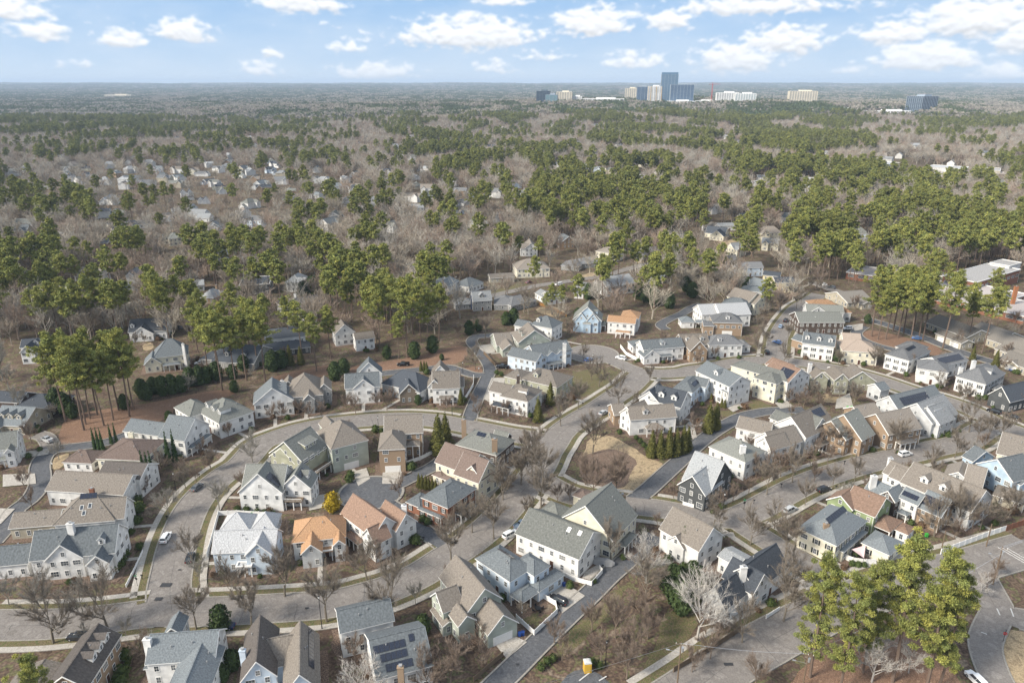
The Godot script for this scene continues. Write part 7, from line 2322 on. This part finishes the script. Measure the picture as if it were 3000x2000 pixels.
func car_parts(kind: String) -> Array:
	if mesh_cache.has("car" + kind): return mesh_cache["car" + kind]
	var body := MB.new(); var cab := MB.new(); var glass := MB.new()
	var h := {"sedan": 1.45, "suv": 1.78, "pickup": 1.82}[kind] as float
	var hl := {"sedan": 2.35, "suv": 2.42, "pickup": 2.75}[kind] as float
	var belt := h * .60
	var hood := belt - .06
	loft(body, [[-hl, .42, belt - .12, .78, .74], [-hl + .16, .28, belt, .90, .84], [-hl + .9, .26, belt + .01, .94, .88], [0, .26, belt, .95, .89], [hl - 1.25, .26, belt - .02, .94, .86], [hl - .3, .28, hood - .1, .9, .78], [hl, .42, hood - .26, .76, .66]])
	var c0 := {"sedan": -1.75, "suv": -2.2, "pickup": -.75}[kind] as float
	var c1 := {"sedan": 1.05, "suv": 1.2, "pickup": 1.35}[kind] as float
	var r0 := {"sedan": -1.0, "suv": -1.95, "pickup": -.6}[kind] as float
	var r1 := {"sedan": .35, "suv": .45, "pickup": .6}[kind] as float
	loft(glass, [[c0, belt - .02, belt + .01, .80, .80], [r0, belt - .02, h - .09, .84, .66], [r1, belt - .02, h - .07, .84, .68], [c1, belt - .04, belt - .01, .80, .80]])
	loft(cab, [[r0 - .12, h - .13, h - .07, .68, .62], [r0 + .25, h - .09, h, .69, .60], [r1 - .2, h - .08, h + .01, .70, .60], [r1 + .16, h - .14, h - .09, .69, .63]])
	# pillars
	for s in [-1, 1]:
		cab.tube(Vector3(c1 - .05, belt - .02, s * .79), Vector3(r1 + .08, h - .1, s * .67), .045, .045, 4)
		cab.tube(Vector3(c0 + .05, belt, s * .79), Vector3(r0 - .05, h - .1, s * .66), .06, .06, 4)
		cab.tube(Vector3((c0 + c1) / 2, belt, s * .85), Vector3((r0 + r1) / 2, h - .09, s * .70), .04, .04, 4)
	if kind == "pickup":
		body.box(Vector3(-hl + .1, belt, .80), Vector3(-.8, belt + .28, .9)); body.box(Vector3(-hl + .1, belt, -.9), Vector3(-.8, belt + .28, -.8)); body.box(Vector3(-hl + .05, belt - .02, -.8), Vector3(-hl + .13, belt + .28, .8))
	var wheel := MB.new(); var rim := MB.new()
	wheel.tube(Vector3(0, 0, -.11), Vector3(0, 0, .11), .34, .34, 12, true)
	rim.tube(Vector3(0, 0, .1), Vector3(0, 0, .125), .2, .17, 8, true)
	var out := [body.done(), cab.done(), glass.done(), wheel.done(), rim.done(), hl, belt]
	mesh_cache["car" + kind] = out
	return out

func build_car(c: Array) -> void:
	var at := Vector3(c[3], .26, -c[4])
	if not near_road(Vector2(at.x, at.z), -1, 0.0): at.y = .16
	var root := thing("parked_car", c[0], "car", at, deg_to_rad(c[5]), "parked cars")
	var p := car_parts(c[2])
	part("body", p[0], M["car_" + c[1]], root)
	part("roof", p[1], M["car_" + c[1]], root)
	part("windscreen", p[2], M.glass, root)
	for x in [-1, 1]:
		for z in [-1, 1]:
			var t := Transform3D(Basis(Vector3.UP, 0.0 if z > 0 else PI), Vector3(x * (p[5] * .60), .34, z * .84))
			var w := part("wheel", p[3], M.rubber, root, t)
			part("rim", p[4], M.metal, w)
	for z in [-1, 1]:
		part("headlight", box_mesh(Vector3(.12, .16, .34)), M.lamp_white, root, Transform3D(Basis.IDENTITY, Vector3(p[5] - .1, p[6] - .3, z * .56)))
		part("taillight", box_mesh(Vector3(.08, .2, .26)), M.lamp_red, root, Transform3D(Basis.IDENTITY, Vector3(-p[5] + .02, p[6] - .2, z * .64)))

# ------------------------------------------------------------------ street furniture
func build_furniture(f: Array) -> void:
	var kind: String = f[0]
	var at := Vector3(f[2], .1, -f[3])
	var cat: String = {"street_lamp": "street lamp", "mailbox": "mailbox", "stop_sign": "sign", "small_sign": "sign", "utility_pole": "utility pole", "toilet_cabin": "cabin", "wheelie_bin": "bin", "patio_table": "table", "covered_boat": "boat"}[kind]
	var o := thing(kind, f[1], cat, at, rng.randf_range(-.4, .4), {"street_lamp": "street lamps", "mailbox": "mailboxes", "wheelie_bin": "wheelie bins", "utility_pole": "utility poles"}.get(kind, ""))
	var b := MB.new()
	match kind:
		"street_lamp":
			var h: float = f[4]
			b.tube(Vector3(0, -.2, 0), Vector3(0, .9, 0), .16, .12, 8)
			b.tube(Vector3(0, .9, 0), Vector3(0, h - .6, 0), .09, .065, 8)
			part("post", b.done(), M.black, o)
			var l := MB.new()
			l.tube(Vector3(0, h - .6, 0), Vector3(0, h - .1, 0), .14, .24, 8)
			part("lantern", l.done(), M.lamp_white, o)
			var k := MB.new()
			k.tube(Vector3(0, h - .1, 0), Vector3(0, h + .12, 0), .3, .06, 8, true)
			part("lantern_cap", k.done(), M.black, o)
		"mailbox":
			b.box(Vector3(-.06, -.2, -.06), Vector3(.06, 1.1, .06))
			part("post", b.done(), M.black, o)
			var l := MB.new()
			l.box(Vector3(-.28, 1.1, -.13), Vector3(.28, 1.3, .13)); l.tube(Vector3(-.28, 1.3, 0), Vector3(.28, 1.3, 0), .13, .13, 8, true)
			part("box", l.done(), M.black, o)
		"stop_sign":
			b.tube(Vector3(0, -.2, 0), Vector3(0, 3.3, 0), .05, .05, 6, true)
			part("post", b.done(), M.black, o)
			var l := MB.new()
			l.tube(Vector3(0, 2.3, -.02), Vector3(0, 2.3, .03), .40, .40, 8, true)
			part("plate", l.done(), M.red if f[4] == "red" else M.black, o)
			if f[4] == "red":
				var tm := TextMesh.new()
				tm.text = "STOP"; tm.font_size = 20; tm.pixel_size = .013; tm.depth = .01
				part("lettering", tm, M.paint, o, Transform3D(Basis.IDENTITY, Vector3(0, 2.3, .04)))
			elif f[4] == "green_sign":
				part("street_name_plate", box_mesh(Vector3(.9, .2, .03)), M.green_sign, o, Transform3D(Basis.IDENTITY, Vector3(0, 3.0, 0)))
				part("street_name_plate", box_mesh(Vector3(.03, .2, .9)), M.green_sign, o, Transform3D(Basis.IDENTITY, Vector3(0, 3.22, 0)))
		"small_sign":
			b.tube(Vector3(0, -.2, 0), Vector3(0, 1.9, 0), .05, .05, 6, true)
			part("post", b.done(), M.black, o)
			part("plate", box_mesh(Vector3(.5, .6, .04)), M.paint, o, Transform3D(Basis.IDENTITY, Vector3(0, 2.1, .03)))
		"utility_pole":
			var h: float = f[4]
			b.tube(Vector3(0, -.3, 0), Vector3(0, h, 0), .17, .11, 8, true)
			part("pole", b.done(), M.wood, o)
			if h > 8:
				part("crossarm", box_mesh(Vector3(2.2, .12, .1)), M.wood, o, Transform3D(Basis.IDENTITY, Vector3(0, h - .6, .16)))
				for i in [-1, 0, 1]:
					var k := MB.new()
					k.tube(Vector3(i * .95, h - .54, .16), Vector3(i * .95, h - .3, .16), .05, .04, 6, true)
					part("insulator", k.done(), M.lamp_white, o)
				var t := MB.new()
				t.tube(Vector3(.35, h - 2.3, 0), Vector3(.35, h - 1.4, 0), .27, .27, 10, true)
				part("transformer", t.done(), M.metal, o)
				var a := MB.new()
				a.tube(Vector3(0, h - 2.8, 0), Vector3(-2.2, h - 2.2, .4), .04, .03, 5)
				a.box(Vector3(-2.8, h - 2.25, .3), Vector3(-2.1, h - 2.12, .55))
				part("light_arm", a.done(), M.metal, o)
		"toilet_cabin":
			b.box(Vector3(-.75, 0, -.75), Vector3(.75, 2.5, .75))
			part("shell", b.done(), M.yellow, o)
			var k := MB.new()
			k.tube(Vector3(0, 2.5, 0), Vector3(0, 2.75, 0), 1.12, .95, 4, true)
			k.tube(Vector3(0, 2.75, 0), Vector3(0, 2.9, 0), .95, .45, 4, true)
			part("roof", k.done(), M.paint, o, Transform3D(Basis(Vector3.UP, PI / 4), Vector3.ZERO))
			part("door", box_mesh(Vector3(1.0, 2.1, .06)), M.yellow, o, Transform3D(Basis.IDENTITY, Vector3(0, 1.12, .77)))
			var v := MB.new()
			v.tube(Vector3(.55, 2.4, -.55), Vector3(.55, 3.1, -.55), .06, .06, 6, true)
			part("vent_pipe", v.done(), M.black, o)
		"wheelie_bin":
			loft(b, [[-.34, .08, 1.0, .26, .32], [.34, .08, 1.05, .26, .32]])
			part("bin_body", b.done(), M[f[4]], o)
			part("lid", box_mesh(Vector3(.76, .07, .68)), M[f[4]], o, Transform3D(Basis(Vector3.BACK, .06), Vector3(0, 1.07, 0)))
			for z in [-.3, .3]:
				var k := MB.new()
				k.tube(Vector3(-.3, .12, z - .03), Vector3(-.3, .12, z + .03), .12, .12, 8, true)
				part("wheel", k.done(), M.rubber, o)
		"patio_table":
			b.tube(Vector3(0, .68, 0), Vector3(0, .74, 0), .75, .75, 14, true)
			part("tabletop", b.done(), M.black, o)
			var l := MB.new()
			l.tube(Vector3(0, 0, 0), Vector3(0, .68, 0), .2, .05, 6)
			part("leg", l.done(), M.black, o)
			for i in 4:
				var k := MB.new()
				k.box(Vector3(-.24, .4, -.24), Vector3(.24, .46, .24)); k.box(Vector3(-.24, .46, .2), Vector3(.24, .95, .24))
				for q in [-.21, .21]:
					for s in [-.21, .21]: k.box(Vector3(q - .02, 0, s - .02), Vector3(q + .02, .4, s + .02))
				var a := i * PI / 2 + .4
				var ch := thing("garden_chair", ["chair nearest the camera at the ", "chair on one side of the ", "chair farthest from the camera at the ", "chair on the other side of the "][i] + ("pink sail table" if String(f[1]).contains("pink") else "light blue house patio table"), "chair", at + Vector3(sin(a), 0, cos(a)) * 1.15, a, "garden chairs")
				part("seat", k.done(), M.black, ch)
		"covered_boat":
			loft(b, [[-2.9, .3, .9, .3, .2], [-2.4, .15, 1.2, .8, .5], [-1, .1, 1.5, 1.05, .7], [1, .1, 1.55, 1.05, .7], [2.2, .15, 1.25, .8, .4], [2.9, .3, .95, .2, .1]])
			part("cover", b.done(), M.flue, o)
			for z in [-.9, .9]:
				var k := MB.new()
				k.tube(Vector3(0, .3, z - .1), Vector3(0, .3, z + .1), .3, .3, 10, true)
				part("wheel", k.done(), M.rubber, o)
			o.rotation.y = -.25

func build_fence(f: Array) -> void:
	var kind: String = f[0]
	var h: float = f[2]
	var pts: Array = f[3]
	var m: Material = {"white_fence": M.trim, "brick_wall": M.wBR, "timber_fence": M.wood_orange if String(f[1]).begins_with("orange") else M.wood}[kind]
	var o := thing(kind, f[1], "wall" if kind == "brick_wall" else "fence", Vector3(pts[0][0], .05, -pts[0][1]))
	for i in pts.size() - 1:
		var a := Vector3(pts[i][0], 0, -pts[i][1]); var d := Vector3(pts[i + 1][0], 0, -pts[i + 1][1])
		var n := maxi(1, int(round(a.distance_to(d) / 2.3)))
		var ln := a.distance_to(d) / n
		var dir := (d - a).normalized()
		var turn := atan2(-dir.z, dir.x)
		for k in n:
			var p := a.lerp(d, (k + .5) / n) - o.position
			p.y = h / 2
			part("panel", fence_mesh(ln - .14, h), m, o, Transform3D(Basis(Vector3.UP, turn), p))
			var q := a.lerp(d, float(k) / n) - o.position
			q.y = h / 2 + .06
			part("post", box_mesh(Vector3(.16, h + .12, .16)), m, o, Transform3D(Basis(Vector3.UP, turn), q))

func fence_mesh(w: float, h: float) -> ArrayMesh:
	var key := "fence%.2f_%.2f" % [w, h]
	if not mesh_cache.has(key):
		var b := MB.new()
		b.box(Vector3(-w / 2, h / 2 - .12, -.05), Vector3(w / 2, h / 2 - .02, .05))
		b.box(Vector3(-w / 2, -h / 2 + .05, -.05), Vector3(w / 2, -h / 2 + .15, .05))
		var n := maxi(2, int(w / .19))
		for i in n:
			b.box(Vector3(-w / 2 + w * i / n + .006, -h / 2 + .15, -.02), Vector3(-w / 2 + w * (i + 1) / n - .006, h / 2 - .12, .02))
		mesh_cache[key] = b.done()
	return mesh_cache[key]

func build_wires() -> void:
	for q in WIRES:
		var b := MB.new()
		var a := Vector3(q[0], q[1], -q[2]); var d := Vector3(q[3], q[4], -q[5])
		var prev := a
		for i in 12:
			var t := (i + 1) / 12.0
			var p := a.lerp(d, t) - Vector3.UP * sin(t * PI) * a.distance_to(d) * .02
			b.tube(prev, p, .03, .03, 3)
			prev = p
		var o := part("power_cable", b.done(), M.metal if q[6].contains("pale") else M.black, self)
		tag(o, q[6], "cable", "power cables")

# ------------------------------------------------------------------ skyline
func build_tower(t: Array) -> void:
	# [label, x, D, yaw, width, depth, top, base, style]
	var w: float = t[4]; var dp: float = t[5]; var h: float = t[6] - t[7]
	var o := thing("city_tower" if h > 45 else "office_block", t[0], "building", Vector3(t[1], t[7], -t[2]), deg_to_rad(t[3]))
	var pal := {"dark": ["glass_dark", "band_dark"], "teal": ["glass_teal", "band_grey"], "blue": ["glass_blue", "band_grey"], "tall": ["glass_tall", "band_grey"], "cream": ["glass_grey", "band_cream"], "white": ["glass_grey", "band_white"], "gold": ["glass_grey", "band_white"], "tealwhite": ["glass_teal", "band_white"], "grid": ["glass_dark", "band_grey"]}[t[8]] as Array
	var core := MB.new()
	core.box(Vector3(-w / 2 + .6, -6, -dp / 2 + .6), Vector3(w / 2 - .6, h - 1.0, dp / 2 - .6))
	part("glazing", core.done(), M[pal[0]], o)
	var fl := maxi(2, int(h / 4.2))
	var solid: bool = t[8] in ["cream", "white", "gold", "tealwhite"]
	for i in fl + 1:
		var y := h * i / fl
		part("floor_band", box_mesh(Vector3(w, (2.0 if solid else .7), dp)), M[pal[1]], o, Transform3D(Basis.IDENTITY, Vector3(0, y - .4, 0)))
	var step := 9.0 if solid else (7.0 if t[8] == "grid" else 12.0)
	var pw := 2.2 if solid else .9
	for ax in 2:
		var len_ := w if ax == 0 else dp
		var nb := maxi(2, int(len_ / step))
		for i in nb + 1:
			for s in [-1, 1]:
				var u := -len_ / 2 + len_ * i / nb
				var at := Vector3(u, h / 2, s * (dp / 2 - .1)) if ax == 0 else Vector3(s * (w / 2 - .1), h / 2, u)
				part("pier", box_mesh(Vector3(pw, h, .9) if ax == 0 else Vector3(.9, h, pw)), M["band_gold"] if t[8] == "gold" and i % 2 else M[pal[1]], o, Transform3D(Basis.IDENTITY, at))
	part("roof_plant", box_mesh(Vector3(w * .45, 5.0, dp * .5)), M[pal[1]], o, Transform3D(Basis.IDENTITY, Vector3(w * .08, h + 2.4, 0)))
	if t[8] == "tall":
		part("crown", box_mesh(Vector3(w * .97, 7.0, dp * .9)), M["glass_tall"], o, Transform3D(Basis.IDENTITY, Vector3(0, h + 3.6, 0)))

func build_crane() -> void:
	var o := thing("tower_crane", "thin red tower crane right of the tallest tower", "crane", Vector3(CRANE[0], CRANE[2], -CRANE[1]))
	var h: float = CRANE[3] - CRANE[2]
	var b := MB.new()
	for x in [-1.3, 1.3]:
		for z in [-1.3, 1.3]: b.tube(Vector3(x, 0, z), Vector3(x, h, z), .3, .3, 4)
	var n := int(h / 5)
	for i in n: b.tube(Vector3(-1.3, h * i / n, 1.3), Vector3(1.3, h * (i + 1) / n, 1.3), .2, .2, 3)
	part("mast", b.done(), M.red, o)
	var j := MB.new()
	j.tube(Vector3(-14, h, 0), Vector3(30, h + 1, 0), .7, .4, 4); j.tube(Vector3(0, h, 0), Vector3(0, h + 8, 0), .6, .3, 4)
	j.tube(Vector3(0, h + 8, 0), Vector3(20, h + 1, 0), .15, .15, 3); j.tube(Vector3(0, h + 8, 0), Vector3(-13, h, 0), .15, .15, 3)
	part("jib", j.done(), M.red, o)
	part("counterweight", box_mesh(Vector3(4, 3, 2.4)), M.flue, o, Transform3D(Basis.IDENTITY, Vector3(-13, h - 1, 0)))

# ------------------------------------------------------------------ sky
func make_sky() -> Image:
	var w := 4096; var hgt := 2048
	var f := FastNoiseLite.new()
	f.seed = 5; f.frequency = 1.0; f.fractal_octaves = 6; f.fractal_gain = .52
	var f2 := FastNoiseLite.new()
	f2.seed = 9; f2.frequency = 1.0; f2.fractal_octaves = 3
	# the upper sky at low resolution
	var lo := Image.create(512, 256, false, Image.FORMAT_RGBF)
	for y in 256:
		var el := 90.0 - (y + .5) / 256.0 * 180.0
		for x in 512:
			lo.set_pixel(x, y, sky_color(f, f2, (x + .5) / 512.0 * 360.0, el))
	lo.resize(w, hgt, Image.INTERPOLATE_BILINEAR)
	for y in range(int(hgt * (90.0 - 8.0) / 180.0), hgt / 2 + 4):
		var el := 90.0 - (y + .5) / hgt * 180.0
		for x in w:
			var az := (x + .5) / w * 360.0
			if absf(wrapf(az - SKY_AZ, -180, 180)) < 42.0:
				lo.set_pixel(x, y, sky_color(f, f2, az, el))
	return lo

const SKY_AZ := 0.0
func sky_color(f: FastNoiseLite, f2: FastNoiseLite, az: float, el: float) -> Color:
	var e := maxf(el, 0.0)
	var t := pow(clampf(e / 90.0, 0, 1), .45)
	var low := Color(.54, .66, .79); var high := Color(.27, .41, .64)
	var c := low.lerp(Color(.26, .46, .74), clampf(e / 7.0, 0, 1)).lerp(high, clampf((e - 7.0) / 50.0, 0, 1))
	# clouds drawn together towards the horizon
	var rel := wrapf(az - SKY_AZ, -180, 180)
	var k := 0.0
	var under := 0.0
	if e < 8.0 and absf(rel) < 45.0:
		for b in CLOUDS:
			var dx: float = (rel - b[0]) / b[2]; var dy: float = (e - b[1]) / b[3]
			if dy < 0: dy *= 1.7
			var g := dx * dx + dy * dy
			if g < 5.0 and exp(-g) * b[4] > k:
				k = exp(-g) * b[4]
				under = clampf(.25 - dy, 0, 1)
	var sx := rel * .75; var sy := e * 1.25
	var n := f.get_noise_2d(sx + 40.0, sy * 1.2)
	var n2 := f2.get_noise_2d(sx * .22 + 9.0, sy * .35)
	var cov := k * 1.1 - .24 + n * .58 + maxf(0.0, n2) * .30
	if e > 8.0 or absf(rel) > 45.0: cov = n * .62 + n2 * .5 + .38  # thicker cloud outside the view, added to raise the fill light
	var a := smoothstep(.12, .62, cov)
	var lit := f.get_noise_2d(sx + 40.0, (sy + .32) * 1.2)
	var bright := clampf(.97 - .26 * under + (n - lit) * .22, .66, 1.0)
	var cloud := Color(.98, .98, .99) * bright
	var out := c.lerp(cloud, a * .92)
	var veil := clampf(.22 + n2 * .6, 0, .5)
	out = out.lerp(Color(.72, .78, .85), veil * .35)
	out = out.lerp(Color(.66, .73, .80), clampf(1.0 - e / 1.6, 0, 1) * .35)
	return out

func _ready() -> void:
	rng.seed = 20240211
	hill_noise.seed = 3
	hill_noise.frequency = .0011
	hill_noise.fractal_octaves = 3
	# camera
	var cam := Camera3D.new()
	cam.name = "Camera"
	cam.position = Vector3(0, CAM_HEIGHT, 0)
	cam.rotation = Vector3(-atan(755.0 / 2120.0), 0, 0)
	cam.fov = rad_to_deg(2.0 * atan(999.0 / 2120.0))
	cam.near = 1.0
	cam.far = 60000.0
	add_child(cam)
	cam.current = true
	# sky, haze and exposure
	var env := Environment.new()
	env.background_mode = Environment.BG_SKY
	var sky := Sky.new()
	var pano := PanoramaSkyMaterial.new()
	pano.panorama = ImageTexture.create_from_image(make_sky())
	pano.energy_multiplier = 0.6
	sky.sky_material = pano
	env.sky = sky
	env.tonemap_mode = Environment.TONE_MAPPER_LINEAR
	env.tonemap_exposure = 2.0
	env.fog_enabled = true
	env.fog_density = 0.000065
	env.fog_light_color = Color(.68, .75, .83)
	env.sdfgi_enabled = true
	env.ssao_enabled = true
	env.ssil_enabled = true
	var we := WorldEnvironment.new()
	we.name = "WorldEnvironment"
	we.environment = env
	add_child(we)
	# a weak, wide sun behind thin cloud, from the left behind the camera
	var sun := DirectionalLight3D.new()
	sun.name = "Sun"
	sun.light_energy = 1.1
	sun.light_angular_distance = 15.0
	sun.light_color = Color(1.0, .965, .91)
	sun.shadow_enabled = true
	sun.rotation_degrees = Vector3(-38, -62, 0)
	add_child(sun)
	make_materials()
	for q in [["glass_dark", .03, .05, .075], ["glass_blue", .035, .08, .15], ["glass_tall", .08, .16, .25], ["glass_teal", .11, .21, .24], ["glass_grey", .12, .14, .16], ["band_grey", .28, .33, .38], ["band_dark", .09, .12, .15], ["band_white", .72, .72, .70], ["band_cream", .66, .60, .48], ["band_gold", .42, .27, .08]]:
		M[q[0]] = mat(lin(q[1], q[2], q[3]), .2 if String(q[0]).begins_with("glass") else .7)
	print("materials ", Time.get_ticks_msec())
	build_ground()
	build_streets()
	print("streets ", Time.get_ticks_msec())
	for h in HOUSES:
		build_house(h)
		block_house(h)
	scatter_houses()
	front_paths()
	print("houses ", Time.get_ticks_msec())
	for t in TOWERS:
		build_tower(t)
		block(t[1], -t[2], t[4] * .6)
		for k in 5: block(t[1] * (1.0 - .012 * (k + 1)), -t[2] * (1.0 - .012 * (k + 1)), t[4] * .55)
	build_crane()
	make_tree_kinds()
	print("tree kinds ", Time.get_ticks_msec())
	for t in TREES:
		# [kind, x, D, height, which from the left, relation, house]
		var k: Array = TREE_KINDS[t[0]]
		var called: String = {"pine": "pine_tree", "hero_pine": "pine_tree", "cypress": "cypress_tree", "arborvitae": "arborvitae_tree", "evergreen": "evergreen_tree", "yellow_tree": "golden_tree", "shrub": "shrub", "brown_shrub": "brown_shrub"}.get(k[0], "bare_tree")
		plant(k[0], rng.randi() % 6, called, ordinal(t[4]) + k[1] + " " + RELATIONS[t[5]] + " the " + BY_HOUSE[t[6]], "shrub" if k[0].contains("shrub") else "tree", k[2], Vector3(t[1], 0, -t[2]), t[3])
	build_woods()
	print("woods ", Time.get_ticks_msec())
	for c in CARS: build_car(c)
	for f in FURNITURE: build_furniture(f)
	for f in FENCES: build_fence(f)
	build_wires()
	var sb := MB.new()
	var s0 := Vector3(SAIL[0][0], 3.0, -SAIL[0][1]); var s1 := Vector3(SAIL[1][0], 3.3, -SAIL[1][1]); var s2 := Vector3(SAIL[2][0], 2.6, -SAIL[2][1])
	var mid := (s0 + s1 + s2) / 3 - Vector3.UP * .35
	for q in [[s0, s1], [s1, s2], [s2, s0]]: sb.tri(q[0], mid, q[1]); sb.tri(q[0] + Vector3.DOWN * .03, q[1] + Vector3.DOWN * .03, mid + Vector3.DOWN * .03)
	var so := thing("shade_sail", "pink triangular shade sail over the cream house patio", "shade sail")
	part("cloth", sb.done(), M.pink, so)
	for q in [s0, s1, s2]:
		var pb := MB.new()
		pb.tube(Vector3(q.x, 0, q.z), q, .06, .05, 6, true)
		part("post", pb.done(), M.metal, so)
	print("done ", Time.get_ticks_msec())
